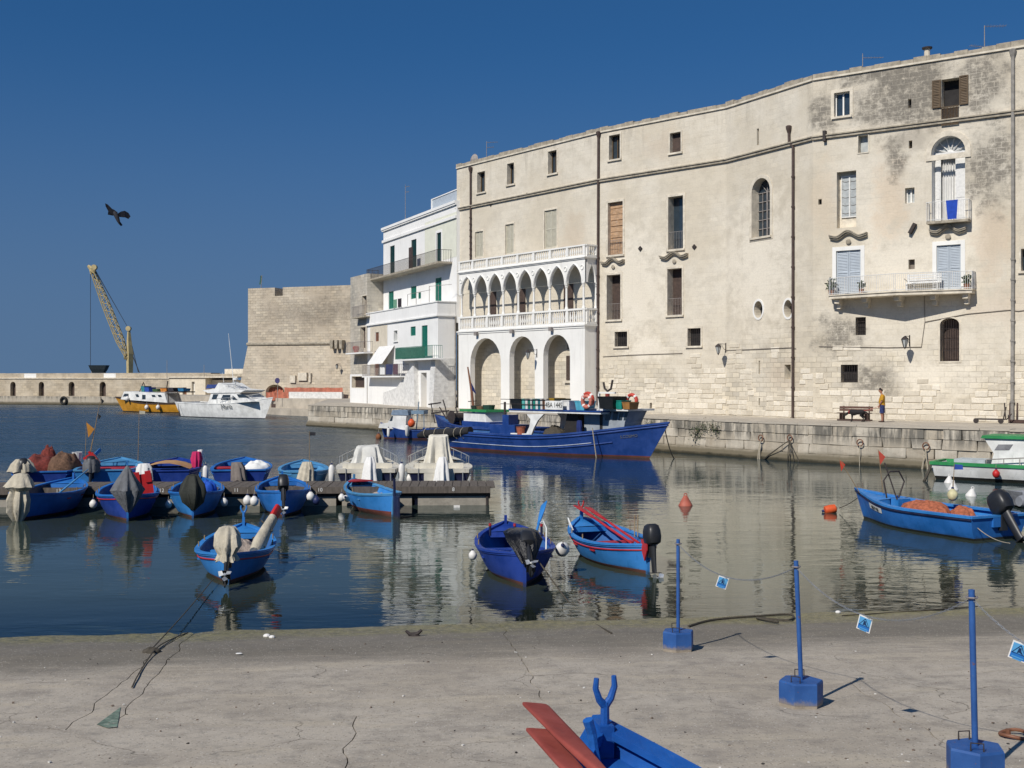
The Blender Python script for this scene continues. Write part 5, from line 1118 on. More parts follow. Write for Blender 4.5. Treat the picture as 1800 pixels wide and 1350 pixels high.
def motor(par, M0, tilt=.9, s=1.0, cowl=None, prop=True, cover=None, coverh=.8):
    """outboard on the sternpost; local origin at the clamp, -x astern; tilt turns the leg up out of the water"""
    Mt = M0 @ Matrix.Rotation(tilt, 4, 'Y') @ Matrix.Scale(s, 4)
    o = mk('outboard_motor', MB().box(-.10, .06, -.07, .07, -.28, .02).cyl((0, -.11, 0), (0, .11, 0), .03), M_motor, par, M0 @ Matrix.Scale(s, 4))
    pr = [(.10, .10, -.02), (.19, .15, .02), (.22, .165, .14), (.21, .155, .28), (.17, .13, .38), (.09, .08, .42)]
    mk('cowl', MB().rings([[(-.12 + rx * math.copysign(abs(math.cos(a)) ** .6, math.cos(a)), ry * math.copysign(abs(math.sin(a)) ** .6, math.sin(a)), z) for a in [2 * pi * j / 14 for j in range(14)]] for rx, ry, z in pr]), cowl or M_motor, o, Mt, smooth=50)
    mk('leg', MB().rings([[(-.13 + rx * math.cos(a), ry * math.sin(a), z) for a in [2 * pi * j / 10 for j in range(10)]] for rx, ry, z in ((.10, .07, 0), (.09, .055, -.25), (.08, .045, -.52), (.09, .035, -.60))]).box(-.30, .0, -.09, .09, -.62, -.605).rings([[(x, r_ * math.cos(a), -.72 + r_ * math.sin(a)) for a in [2 * pi * j / 8 for j in range(8)]] for x, r_ in ((-.30, .03), (-.22, .055), (-.05, .055), (.03, .02))]).prism([(-.16, -.74), (-.04, -.74), (-.10, -.88), (-.16, -.88)], -.012, .012), M_motor, o, Mt, smooth=40)
    if prop:
        p = MB().cyl((-.34, 0, -.72), (-.28, 0, -.72), .03, n=8)
        for k in range(3):
            a = 2 * pi * k / 3 + .4; c, d = math.cos(a), math.sin(a)
            p.add([(-.30, c * .02, -.72 + d * .02), (-.33, c * .09 - d * .06, -.72 + d * .09 + c * .06), (-.32, c * .15 - d * .02, -.72 + d * .15 + c * .02), (-.29, c * .09 + d * .06, -.72 + d * .09 - c * .06)], [(0, 1, 2, 3)])
        mk('propeller', p, M_metal, o, Mt)
    mk('tiller', MB().cyl((.0, .03, .05), (.45, .03, .12), .018), M_motor, o, Mt)
    return o
def drape(pts, rx, ry, n=72, folds=7, amp=.12, seed=0, close=True):
    """a cloth hung round a line of points: radii grow to the hem and the folds deepen"""
    r = random.Random(seed); ph = r.uniform(0, 6); mb = MB(); rings = []; k = len(pts)
    for i, p in enumerate(pts):
        f = i / (k - 1); ring = []
        for j in range(n):
            a = 2 * pi * j / n; w = 1 + amp * f * (math.sin(folds * a + ph) + .5 * math.sin((folds * 2 - 3) * a + ph * 2)) + .20 * mnoise.noise((math.cos(a) * 2.2, math.sin(a) * 2.2, f * 4 + seed)) + .06 * f * math.sin(23 * a + 9 * f)
            ring.append((p[0] + rx[i] * w * math.cos(a), p[1] + ry[i] * w * math.sin(a), p[2] + .02 * f * math.sin(folds * a)))
        rings.append(ring)
    mb.rings(rings, cap=False); mb.add(rings[0], [tuple(range(n))]); return mb
def fender(p, label, kind='ball', s=1.0, tint=None, group='mooring fenders', tilt=0):
    M0 = Matrix.Translation(p) @ Matrix.Rotation(tilt, 4, 'X') @ Matrix.Scale(s * .82, 4); t = thing('boat_fender', label, 'fender', M0, group)
    if kind == 'ball': mk('body', MB().lathe([(.02, -.22), (.10, -.20), (.17, -.12), (.20, 0), (.18, .10), (.10, .19), (.05, .24)], 14), tint or M_plas_w, t, M0, smooth=True)
    else: mk('body', MB().lathe([(.02, -.34), (.08, -.31), (.11, -.24), (.115, 0), (.11, .24), (.08, .31), (.04, .36)], 12), tint or M_plas_w, t, M0, smooth=True)
    mk('eye', MB().lathe([(.05, .22), (.055, .28), (.03, .31)] if kind == 'ball' else [(.04, .34), (.045, .40), (.02, .42)], 10), M_plas_n, t, M0, smooth=True); mk('lanyard', MB().cyl((0, 0, .28), (0, .02, .5), .012, n=5), M_rope, t, M0); return t
def oar(p0, p1, label, mat, blade=.75, w=.085, grp='oars', shaftmat=None, twist=0):
    mat = {P_red: P_oarr, P_light: P_oarb, P_pale: P_oarp}.get(mat, mat); p0, p1 = Vector(p0), Vector(p1); L = (p1 - p0).length; M0 = frame(p0, p1 - p0, (0, math.sin(twist), math.cos(twist))); t = thing('oar', label, 'oar', M0, grp)
    mk('shaft', MB().cyl((0, 0, 0), (L - blade * .95, 0, 0), .028, .03, 8), shaftmat or mat, t, M0, smooth=True)
    pr = [(L - blade, .03, .03), (L - blade * .85, .045, .028), (L - blade * .5, w * .85, .016), (L - .03, w, .012), (L, w * .94, .011)]
    mk('blade', MB().rings([[(x, ww * math.copysign(abs(math.cos(a)) ** .45, math.cos(a)), hh * math.copysign(abs(math.sin(a)) ** .45, math.sin(a))) for a in [2 * pi * (j + .5) / 16 for j in range(16)]] for x, ww, hh in pr]), mat, t, M0, smooth=40); return t
def rope(pts, label, r=.014, mat=None, sag=0, cat='rope', name='mooring_rope', n=14):
    P = []
    if len(pts) == 2:
        a, b = Vector(pts[0]), Vector(pts[1]); P = [a + (b - a) * (i / n) - Vector((0, 0, sag * 4 * (i / n) * (1 - i / n))) for i in range(n + 1)]
    else:
        pts = [Vector(p) for p in pts]
        for i in range(len(pts) - 1):
            p0, p1, p2, p3 = pts[max(0, i - 1)], pts[i], pts[i + 1], pts[min(len(pts) - 1, i + 2)]
            for k in range(6):
                u = k / 6; P.append(.5 * ((2 * p1) + (p2 - p0) * u + (2 * p0 - 5 * p1 + 4 * p2 - p3) * u * u + (-p0 + 3 * p1 - 3 * p2 + p3) * u ** 3))
        P.append(pts[-1])
    c = P[0]; return solo(name, MB().tube([p - c for p in P], r, 5), mat or M_rope, label, cat, Matrix.Translation(c), True)
def heap(c, rx, ry, h, label, mat, seed=0, name='fishing_net', cat='fishing net', M0=I4, n=44, m=16):
    rings = []
    for i in range(m + 1):
        f = i / m; rr_ = math.sin(f * pi / 2) if f else .03; ring = []
        for j in range(n):
            a = 2 * pi * j / n; w = rr_ * (1 + .18 * mnoise.noise((math.cos(a) * 2, math.sin(a) * 2, seed))); x, y = w * math.cos(a), w * math.sin(a)
            z = h * math.cos(f * pi / 2) * (1 + .35 * mnoise.noise((x * 2.5, y * 2.5, seed + 5))) + .09 * h * mnoise.noise((x * 7, y * 7, seed)) + .04 * h * mnoise.noise((x * 19, y * 19, seed))
            ring.append((x * rx, y * ry, z))
        rings.append(ring)
    mb = MB().rings(rings, cap=False); mb.add(rings[0], [tuple(range(n))]); return solo(name, mb, mat, label, cat, M0 @ Matrix.Translation(c), True)
def flagstick(p, h, label, c, lean=(0, 0), shape='tri', fs=.35, grp='net marker flags'):
    M0 = Matrix.Translation(p); t = thing('marker_flag', label, 'flag', M0, grp); top = Vector((lean[0], lean[1], h))
    mk('stick', MB().cyl((0, 0, 0), top, .014, .009, 5), M_stick, t, M0); q = top * .98
    mk('cloth', MB().add([q, q + Vector((fs * .5, .03, -fs * .45)), q + Vector((fs * .12, 0, -fs))] if shape == 'tri' else [q, q + Vector((fs, .04, -.02)), q + Vector((fs, 0, -fs * .6)), q + Vector((0, 0, -fs * .6))], [(0, 1, 2) if shape == 'tri' else (0, 1, 2, 3)]), M('flag_cloth', c, .9, .15, 6), t, M0); return t
def ring_buoy(c, r=.38, label='', M0=I4, rot=(0, 0, 0), mat=None):
    MM = M0 @ Matrix.Translation(c) @ Matrix.Rotation(rot[0], 4, 'X') @ Matrix.Rotation(rot[2], 4, 'Z'); t = thing('life_ring', label, 'life ring', MM, 'life rings on the trawler roof')
    mk('ring', MB().tube([(r * math.cos(2 * pi * k / 20), r * math.sin(2 * pi * k / 20), 0) for k in range(21)], .10, 8, cap=False), M_orange if mat is None else mat, t, MM, smooth=True)
    for k in range(4):
        a = pi / 4 + k * pi / 2; mk('band', MB().tube([(r * math.cos(a + d), r * math.sin(a + d), 0) for d in (-.16, 0, .16)], .106, 8), M_plas_w, t, MM, smooth=True)
    return t
# ================================================================== SMALL BOATS
def berth(px, py, head, L):                               # stern on the water at a photo point, bow towards head
    p = at_z(px, py, 0); h = Vector((head[0], head[1], 0)).normalized(); c = p + h * (L / 2)
    return place(c.x, c.y, 0, math.atan2(h.y, h.x))
def gozzo(label, px, py, head, L=3.9, B=1.65, h=.50, top=None, rim=None, ins=None, stripe=None, thw=None, decks=(-.66, .70), name='rowing_boat', boot=.07, grp='small open wooden boats', roll=0):
    M0 = berth(px, py, head, L) @ Matrix.Rotation(roll, 4, 'X'); t = thing(name, label, 'boat', M0, grp)
    H = Hull(L, B, h, .22, .24, .12, 3.0, 2.7)
    H.build(t, M0, [top, P_anti], rimmat=rim or top, inmat=ins or P_bl_in, boot=boot, floor=.10, rim=(.085, .045))
    if decks[0]: H.deckpiece(t, M0, rim or top, -.985, decks[0], .035, 'stern_deck')
    if decks[1]: H.deckpiece(t, M0, rim or top, decks[1], .985, .035, 'bow_deck')
    if stripe: H.strake(t, M0, stripe, .12, .017)
    H.strake(t, M0, rim or top, .05, .014)
    for q in (-.28, .22): H.thwart(t, M0, thw or rim or top, q)
    mk('stem_post', MB().box(L / 2 - .02, L / 2 + .07, -.03, .03, .05, H.sheer(1) + .16), rim or top, t, M0); mk('stern_post', MB().box(-L / 2 - .06, -L / 2 + .02, -.03, .03, -.1, H.sheer(-1) + .03), rim or top, t, M0)
    for s in (1, -1):
        for q in (-.05, .35): x, y, z = H.pt(q, 1, s); mk('thole_pin', MB().cyl((x, y - .04 * s, z), (x, y - .04 * s, z + .13), .014, n=6), M_stick, t, M0)
    return t, M0, H
def stern_motor(t, M0, H, **k):
    x, y, z = H.pt(-1, 1, 1); return motor(t, M0 @ Matrix.Translation((x - .02, k.pop('dy', 0), z + .02)), **k)
def fork(t, M0, x, z, mat, s=1.0, rz=0):
    m = M0 @ Matrix.Translation((x, 0, z)) @ Matrix.Rotation(rz, 4, 'Z') @ Matrix.Scale(s, 4)
    mb = MB().tube([(0, 0, 0), (0, 0, .2)], [.034, .03], 8)
    for d in (1, -1): mb.tube([(0, 0, .17), (0, .045 * d, .22), (0, .075 * d, .30), (0, .068 * d, .37)], [.03, .026, .022, .018], 8)
    return mk('oar_fork', mb, mat, t, m, smooth=True)
def Lp(M0, x, y, z): return M0 @ Vector((x, y, z))
# --- the three boats lying off the slipway
A1 = gozzo('light blue boat with beige canvas over its motor, nearest the slipway', 400, 1027, (-.15, .99), 3.9, 1.66, .50, P_light, P_light, P_bl_in, P_red, P_light)
t, M0, H = A1; stern_motor(t, M0, H, tilt=.75, dy=-.02); fork(t, M0, 1.98, H.sheer(1) + .1, P_light, .9)
x, y, z = H.pt(-1, 1, 1); mk('motor_cover', drape([(x + .16, 0, z + .56), (x + .15, 0, z + .53), (x + .08, 0, z + .40), (x - .02, .0, z + .18), (x - .10, 0, z + .02), (x - .14, 0, z - .10)], [.02, .2, .30, .32, .22, .24], [.02, .16, .24, .27, .17, .22], folds=8, amp=.10, seed=3), M_canvas, t, M0, smooth=True)
heap((.45, -.05, .12), .75, .5, .42, 'pale pinkish net heaped in the light blue boat nearest the slipway', M_netpink, 4, M0=M0)
sw = thing('wrapped_sail', 'beige wrapped bundle with a red end leaning out of the nearest light blue boat', 'bundle', M0 @ Matrix.Translation((-.55, -.45, .42)))
q = WM[sw.name]; mk('canvas', MB().tube([(0, 0, 0), (.25, -.08, .18), (.6, -.2, .42), (.95, -.32, .62)], [.16, .19, .15, .13], 12, sx=.8), M_canvas, sw, q, smooth=True); mk('red_end', MB().tube([(.93, -.31, .61), (1.02, -.34, .66), (1.25, -.42, .8)], [.12, .15, .14], 10, sx=.6), M_redp, sw, q, smooth=True); mk('lashing', MB().tube([(.1, -.2, .1), (.3, .08, .28), (.5, -.34, .4), (.75, -.08, .6)], .018, 5), M_ropeg, sw, q)
A2 = gozzo('royal blue boat with a black bin bag over its motor', 922, 1031, (-.10, .995), 4.0, 1.66, .56, P_royal, P_royal, P_bl_in, None, P_royal)
t, M0, H = A2; stern_motor(t, M0, H, tilt=1.05, dy=-.05); x, y, z = H.pt(-1, 1, 1)
mk('motor_bag', drape([(x + .62, .05, z + .42), (x + .56, .05, z + .42), (x + .40, .04, z + .38), (x + .2, .02, z + .26), (x + .02, 0, z + .12), (x - .12, -.02, z - .02), (x - .2, -.03, z - .16)], [.03, .22, .34, .32, .24, .16, .11], [.03, .22, .36, .34, .26, .18, .12], folds=9, amp=.11, seed=6), M_bin, t, M0, smooth=True)
oar(Lp(M0, -.4, -.35, .55), Lp(M0, .95, -.78, 1.35), 'upright blue oar in the royal blue boat with the bin bag', P_light, .8, .11, twist=.9)
for yy, k in ((.45, 0), (-.1, 1), (-.7, 2)): mk('red_capped_pin', MB().cyl((1.0 - .1 * k, yy, H.sheer(.5)), (1.0 - .1 * k, yy, H.sheer(.5) + .22), .028, n=8), P_navy, t, M0); mk('cap', MB().cyl((1.0 - .1 * k, yy, H.sheer(.5) + .221), (1.0 - .1 * k, yy, H.sheer(.5) + .28), .032, n=8), P_red, t, M0)
mk('white_stay', MB().tube([(-.6, -.62, .5), (-.35, -.66, .95), (-.3, -.60, 1.1), (-.2, -.55, 1.05)], .016, 6), P_white, t, M0)
fender(Lp(M0, -.3, .93, .38), 'white ball fender on the left side of the royal blue boat', s=.55); fender(Lp(M0, -.55, -.98, .52), 'big white and black fender on the right side of the royal blue boat', s=.95, tilt=1.0)
A3 = gozzo('light blue boat with bright red oars, right of the royal blue one', 1138, 1009, (-.30, .95), 3.9, 1.62, .52, P_light, P_light, P_bl_in, P_red, P_red)
t, M0, H = A3; stern_motor(t, M0, H, tilt=.15, dy=-.02); x, y, z = H.pt(-1, 1, 1); mk('rudder_plate', MB().prism([(x - .13, z + .12), (x + .16, z + .10), (x + .1, z - .18), (x - .02, z - .34), (x - .14, z - .1)], .09, .115), P_red, t, M0)
fork(t, M0, 2.0, H.sheer(1) + .08, P_red, .9); mk('bow_stay', MB().tube([(1.2, .55, .5), (1.25, .62, .85), (.9, .62, .6)], .014, 6), P_white, t, M0)
oar(Lp(M0, -.9, -.1, .50), Lp(M0, 1.9, .16, 1.06), 'left bright red oar lying along the light blue boat', P_red, .9, .10, twist=.4); oar(Lp(M0, -.9, -.28, .50), Lp(M0, 1.8, -.10, 1.02), 'right bright red oar lying along the light blue boat', P_red, .9, .10, twist=.4)
for yy in (-.68, -.60): mk('cane', MB().cyl((.1, yy, .5), (.2, yy - .05, 1.0), .012, n=5), M_stick, t, M0)
# --- boats moored with the stern to us along the near side of the pontoon
B1 = gozzo('dark blue boat with a hanging beige canvas at the far left of the pontoon', 38, 914, (-.02, 1), 4.2, 1.9, .66, P_mid, P_mid, paint('dark_inside', (.02, .03, .07)), None, P_redold)
t, M0, H = B1; x, y, z = H.pt(-1, 1, 1)
mk('canvas_cover', drape([(x + .05, .0, z + .62), (x + .04, 0, z + .58), (x - .0, 0, z + .40), (x - .05, 0, z + .22), (x - .07, 0, z + .1), (x - .1, .03, z - .15), (x - .12, .03, z - .5), (x - .12, .02, z - .85)], [.03, .17, .26, .33, .20, .24, .22, .07], [.03, .2, .33, .42, .22, .30, .26, .08], folds=7, amp=.22, seed=9), M_canvas, t, M0, smooth=True)
oar(Lp(M0, -.6, -.3, .45), Lp(M0, .7, -.95, 1.25), 'light blue oar leaning in the dark boat at the far left', P_pale, .9, .11, twist=.7)
B2 = gozzo('royal blue boat with a grey canvas and red vest, second along the pontoon', 224, 916, (-.33, 1), 4.0, 1.85, .66, P_royal, P_mid, P_bl_in, P_red, P_redold)
t, M0, H = B2; x, y, z = H.pt(-1, 1, 1)
mk('canvas_cover', drape([(x + .15, .0, z + .85), (x + .12, 0, z + .75), (x + .06, 0, z + .45), (x + .0, 0, z + .15), (x - .05, -.02, z - .2), (x - .1, -.03, z - .48)], [.03, .10, .24, .34, .2, .05], [.03, .10, .27, .40, .24, .06], folds=6, amp=.24, seed=12), M_canvasg, t, M0, smooth=True); mk('cover_pole', MB().cyl((x + .15, 0, z), (x + .15, 0, z + 1.0), .02), P_light, t, M0)
lv = MB().box(-.1, .1, -.28, .28, 0, .7).box(-.14, .14, -.26, -.08, .45, .78).box(-.14, .14, .08, .26, .45, .78)
solo('life_vest', lv, M_redp, 'red life vest standing in the royal blue boat under grey canvas', 'life vest', M0 @ Matrix.Translation((-.5, -.5, .55)) @ Matrix.Rotation(-.12, 4, 'X'))
B3 = gozzo('light blue boat with a dark drooping canvas, third along the pontoon', 339, 911, (-.22, 1), 4.0, 1.66, .66, P_light, P_mid, P_bl_in, None, P_pale)
t, M0, H = B3; x, y, z = H.pt(-1, 1, 1)
mk('canvas_cover', drape([(x + .1, .0, z + .55), (x + .08, 0, z + .50), (x + .04, 0, z + .25), (x + .0, 0, z + .0), (x - .05, -.02, z - .3), (x - .08, -.03, z - .52)], [.03, .14, .26, .30, .22, .04], [.03, .17, .32, .36, .26, .05], folds=6, amp=.24, seed=14), M_canvask, t, M0, smooth=True)
heap((.6, -.3, .55), .35, .3, .35, 'bright blue cloth bundle in the third boat of the pontoon', M('bright_blue_cloth', (.01, .08, .45), .8, .2, 6), 8, 'cloth_bundle', 'cloth', M0=M0)
B4 = gozzo('mid blue boat with a bare black outboard, fourth along the pontoon', 498, 909, (-.21, 1), 4.0, 1.70, .68, P_mid, P_mid, P_bl_in, None, P_mid)
t, M0, H = B4; stern_motor(t, M0, H, tilt=.5, s=1.05)
heap((-.3, .25, .5), .4, .3, .15, 'orange-pink cloth on the thwart of the fourth pontoon boat', M('salmon_cloth', (.42, .2, .13), .9), 3, 'cloth_bundle', 'cloth', M0=M0)
B5 = gozzo('small light blue boat with a dark rudder and red bow seat, last along the pontoon', 690, 909, (-.42, .92), 4.0, 1.45, .60, P_light, P_pale, P_light, None, P_pale, boot=.16)
t, M0, H = B5; x, y, z = H.pt(-1, 1, 1); mk('rudder', MB().prism([(x - .04, z + .45), (x - .12, z + .45), (x - .16, z - .05), (x - .52, z - .05), (x - .55, -.15), (x - .05, -.15)], -.025, .025), P_navy, t, M0)
mk('bow_seat', MB().slab([(1.3, -.42), (1.9, -.12), (1.9, .12), (1.3, .42)], H.sheer(.85) + .03, H.sheer(.85) + .07), P_red, t, M0); heap((-.9, .1, .42), .45, .3, .22, 'pale ropes and net in the stern of the last pontoon boat', M_netpink, 6, M0=M0)
fender(Lp(M0, -.1, .88, .42), 'long cream fender on the lit side of the last pontoon boat', 'long', .95, tilt=1.3); fender(Lp(M0, 1.35, .62, .30), 'small white fender at the bow of the last pontoon boat', s=.7)
for px, py, s_, lbl in ((164, 886, .85, 'white ball fender left of the second pontoon boat'), (296, 887, .75, 'white ball fender between the second and third pontoon boats'), (394, 883, .85, 'white ball fender right of the third pontoon boat'), (435, 880, 1.0, 'left one of the pair of white fenders by the fourth boat'), (447, 881, 1.0, 'right one of the pair of white fenders by the fourth boat'), (546, 873, .95, 'white ball fender right of the fourth pontoon boat'), (556, 880, .85, 'dark ball fender beside the fourth pontoon boat')):
    p = at_d(px, py, 35.3); fender(p, lbl, s=s_ * .85, tint=M_plas_n if 'dark' in lbl else None)
# --- the pontoon
pa, pb = at_z(-500, 860, .63), at_z(862, 855, .63); PO = Plane((pa.x, pa.y), (pb.x, pb.y)); pw = 2.3
pont = thing('pontoon', 'long grey floating pontoon with pale floats beneath its deck', 'pontoon', PO.M @ Matrix.Translation((PO.L, 0, 0)))
nsec = 5
for i in range(nsec):
    a, b = PO.L * i / nsec, PO.L * (i + 1) / nsec
    dk = mk('deck', MB().box(a + .02, b - .02, .05, pw - .05, .46, .57), M_iron, pont, PO.M); x = a + .03
    while x < b - .06: mk('plank', PLK[0] if 'PLK' in globals() else globals().setdefault('PLK', [MB().box(-.5, .5, 0, pw, -.5, .5).mesh('plank', M_woodg)])[0], None, dk, PO.M @ Matrix.Translation((x + .14, 0, .60 + random.uniform(-.005, .005))) @ Matrix.Diagonal((.265, 1, .045, 1))); x += .285
    mk('fascia', MB().box(a, b, -.06, -.003, .42, .64), M_woodg, pont, PO.M); mk('beam', MB().box(a, b, .12, .2, .22, .455), M_iron, pont, PO.M); mk('beam', MB().box(a, b, pw - .25, pw - .15, .22, .455), M_iron, pont, PO.M)
    for j in range(2):
        c = a + (b - a) * (j * .5 + .02); mk('float', MB().box(c, c + (b - a) * .46, .1, pw - .1, -.3, .30), M('float_concrete', (.33, .30, .25), .9, .2, 2, .3, 10, dirt=.4) if i + j == 0 else bpy.data.materials['float_concrete'], pont, PO.M)
mk('end_frame', MB().cyl((PO.L - .1, .1, -.3), (PO.L - .1, .1, .5), .05).cyl((PO.L - .1, pw - .2, -.3), (PO.L - .1, pw - .2, .5), .05).box(PO.L - .12, PO.L - .02, 0, pw, .40, .46), M_iron, pont, PO.M)
mk('pile', MB().cyl((PO.x(128), -.25, -2), (PO.x(128), -.25, .5), .16, n=10), M_iron, pont, PO.M)
for px, s_ in ((104, '13'), (285, '12'), (416, '11'), (563, '10'), (682, '9'), (797, '8')):
    me = text_mesh(s_, .17); me.materials.append(P_white); mk('berth_number', me, None, pont, PO.M @ Matrix.Translation((PO.x(px), -.065, .54)) @ Matrix.Rotation(pi / 2, 4, 'X'))
# --- boats on the far side of the pontoon
def backboat(label, px, bow_px, B, h, top, rim, ins, L=5.0, transom=.72, d=41.0, cat='boat', grp='boats on the far side of the pontoon'):
    s = Vector(((px - CX) / FP * d, d, 0)); e = Vector(((bow_px - CX) / FP * (d + L * .97), d + L * .97, 0)); hd = (e - s).normalized(); c = s + hd * L / 2
    M0 = place(c.x, c.y, 0, math.atan2(hd.y, hd.x)); t = thing('fishing_boat', label, cat, M0, grp); H = Hull(L, B, h, .3, .16, .05, 3.0, 2.4, transom=transom, tmax=-.15)
    H.build(t, M0, [top, P_anti], rimmat=rim, inmat=ins, boot=.08, floor=.25, rim=(.10, .05)); H.deckpiece(t, M0, rim, .62, .985, .03, 'bow_deck'); H.thwart(t, M0, rim, -.3, .12, .25); H.thwart(t, M0, rim, .25, .12, .25); H.strake(t, M0, rim, .12, .02); return t, M0, H
R1 = backboat('dark blue boat heaped with red and brown nets, far left behind the pontoon', 72, 105, 2.5, .80, P_royal, P_mid, P_navy); t, M0, H = R1
stern_motor(t, M0, H, tilt=.2, dy=.55, s=1.1); x, y, z = H.pt(-1, 1, 1); mk('motor_cover', drape([(x - .05, .6, z + .48), (x - .05, .6, z + .46), (x - .05, .6, z + .3), (x - .05, .6, z + .02)], [.03, .2, .32, .36], [.03, .24, .36, .42], seed=21, amp=.12), M_canvas, t, M0, smooth=True)
heap((-.3, .35, .75), 1.2, .75, .55, 'red net heap in the far-left boat behind the pontoon', M_netred, 2, M0=M0); heap((-.7, -.55, .75), .95, .62, .65, 'brown net heap in the far-left boat behind the pontoon', M_netbrown, 7, M0=M0)
solo('bucket', MB().lathe([(.15, 0), (.19, .32), (.2, .34), (.17, .34), (.13, .03)], 14), P_white, 'white bucket behind the brown net heap', 'bucket', M0 @ Matrix.Translation((-.05, -.95, 1.05)))
heap((.9, .2, 1.0), .3, .3, .55, 'dull red bundle at the bow of the far-left boat', M_netred, 11, 'cloth_bundle', 'cloth', M0=M0); oar(Lp(M0, .2, -1.2, .9), Lp(M0, .5, -1.75, 1.45), 'short light blue oar at the right of the brown nets', P_light, .6, .12, twist=.6)
R2 = backboat('light blue boat with a red seat and grey motor cover, second behind the pontoon', 180, 211, 2.25, .86, P_light, P_pale, P_pale, L=5.0, transom=.85); t, M0, H = R2; H.thwart(t, M0, P_red, -.02, .05, .9, 'red_seat')
x, y, z = H.pt(-1, 1, 1); stern_motor(t, M0, H, tilt=.35, dy=.35, s=1.1); mk('motor_cover', drape([(x - .1, .35, z + .42), (x - .1, .35, z + .40), (x - .1, .35, z + .25), (x - .12, .35, z - .05)], [.03, .2, .26, .26], [.03, .2, .27, .27], seed=23, amp=.08), M_canvasg, t, M0, smooth=True)
solo('jerry_can', MB().box(-.12, .12, -.2, .2, 0, .5).cyl((0, -.1, .5), (0, -.1, .58), .05), M_redp, 'red fuel can tilted in the second boat behind the pontoon', 'fuel can', M0 @ Matrix.Translation((-.9, .45, .95)) @ Matrix.Rotation(-.6, 4, 'X'))
R3 = backboat('navy boat with a tan wooden cover, third behind the pontoon', 283, 312, 2.35, .84, P_royal, P_royal, P_navy, transom=.85); t, M0, H = R3
mk('wooden_cover', MB().rings([[(q, k * .9, .86 + .22 * (1 - k * k)) for k in (-1, -.6, -.2, .2, .6, 1)] for q in (-1.5, .3)], closed=False, cap=False), M('tan_board', (.46, .26, .11), .75, .2, 3), t, M0, smooth=True); x, y, z = H.pt(-1, 1, 1)
mk('motor_cover', drape([(x - .1, .55, z + .28), (x - .1, .55, z + .26), (x - .1, .55, z + .12), (x - .12, .55, z - .3)], [.03, .14, .2, .25], [.03, .2, .26, .3], seed=25, amp=.1), M_cloth_w, t, M0, smooth=True)
lr = thing('folded_flag', 'bright pink and white bundle standing at the right of the navy boat', 'bundle', M0 @ Matrix.Translation((-.6, -1.05, .85)))
mk('pink_cloth', drape([(0, 0, .6), (0, 0, .58), (0, 0, .3), (0, 0, 0)], [.03, .14, .18, .14], [.03, .16, .2, .15], seed=2), M('magenta_cloth', (.55, .02, .12), .8), lr, WM[lr.name], smooth=True); mk('white_cloth', drape([(.1, -.12, .66), (.1, -.12, .64), (.1, -.12, .3)], [.02, .08, .1], [.02, .09, .12], seed=3), M_cloth_w, lr, WM[lr.name], smooth=True)
R4 = backboat('royal blue boat with a red seat and grey-brown motor cover, fourth behind the pontoon', 421, 430, 2.2, .86, P_royal, P_mid, P_bl_in, transom=.85); t, M0, H = R4; H.thwart(t, M0, P_red, .05, .04, .8, 'red_seat')
x, y, z = H.pt(-1, 1, 1); mk('motor_cover', drape([(x - .05, .08, z + .3), (x - .05, .08, z + .28), (x - .08, .05, z + .1), (x - .14, 0, z - .35)], [.03, .16, .22, .22], [.03, .18, .24, .28], seed=27, amp=.1), M('taupe_canvas', (.20, .17, .15), .9), t, M0, smooth=True); heap((-.9, -.6, .82), .45, .5, .3, 'crumpled white cloth in the fourth boat behind the pontoon', M_cloth_w, 4, 'cloth_bundle', 'cloth', M0=M0)
fender(Lp(M0, -2.3, 1.2, .75), 'white fender on the left of the fourth boat behind the pontoon', 'long', 1.1)
R5 = backboat('pale blue boat with a beige cover and a black marker flag, fifth behind the pontoon', 534, 533, 1.85, .80, P_pale, P_pale, P_pale, L=4.4, transom=.5); t, M0, H = R5; H.deckpiece(t, M0, P_pale, -.97, -.45, .02, 'stern_deck'); x, y, z = H.pt(-1, 1, 1)
mk('motor_cover', drape([(x + .1, -.12, z + .36), (x + .1, -.12, z + .34), (x + .0, -.1, z + .1), (x - .1, -.05, z - .35)], [.03, .14, .22, .26], [.03, .16, .26, .32], seed=29, amp=.1), M_canvas, t, M0, smooth=True); flagstick(Lp(M0, -2.0, -.2, .8), 1.5, 'black square flag on a thin stick over the pale blue boat', (.02, .02, .025), shape='sq', fs=.22)
p = R1[1]; flagstick(Lp(p, .3, -1.2, 1.0), 1.55, 'ochre pennant on a stick at the far left', (.45, .2, .03), (.05, 0), fs=.6); flagstick(Lp(p, .2, -1.35, 1.0), 1.9, 'lower black pennant on a leaning stick at the far left', (.015, .018, .02), (.35, 0), fs=.25); flagstick(Lp(p, .4, -1.3, 1.0), 2.5, 'higher black pennant on a leaning stick at the far left', (.015, .018, .02), (.5, 0), fs=.25); flagstick(Lp(R2[1], .5, -.9, 1.0), 2.0, 'pale rag on a stick between the second and third far boats', (.4, .38, .3), (.05, 0), 'sq', .22)
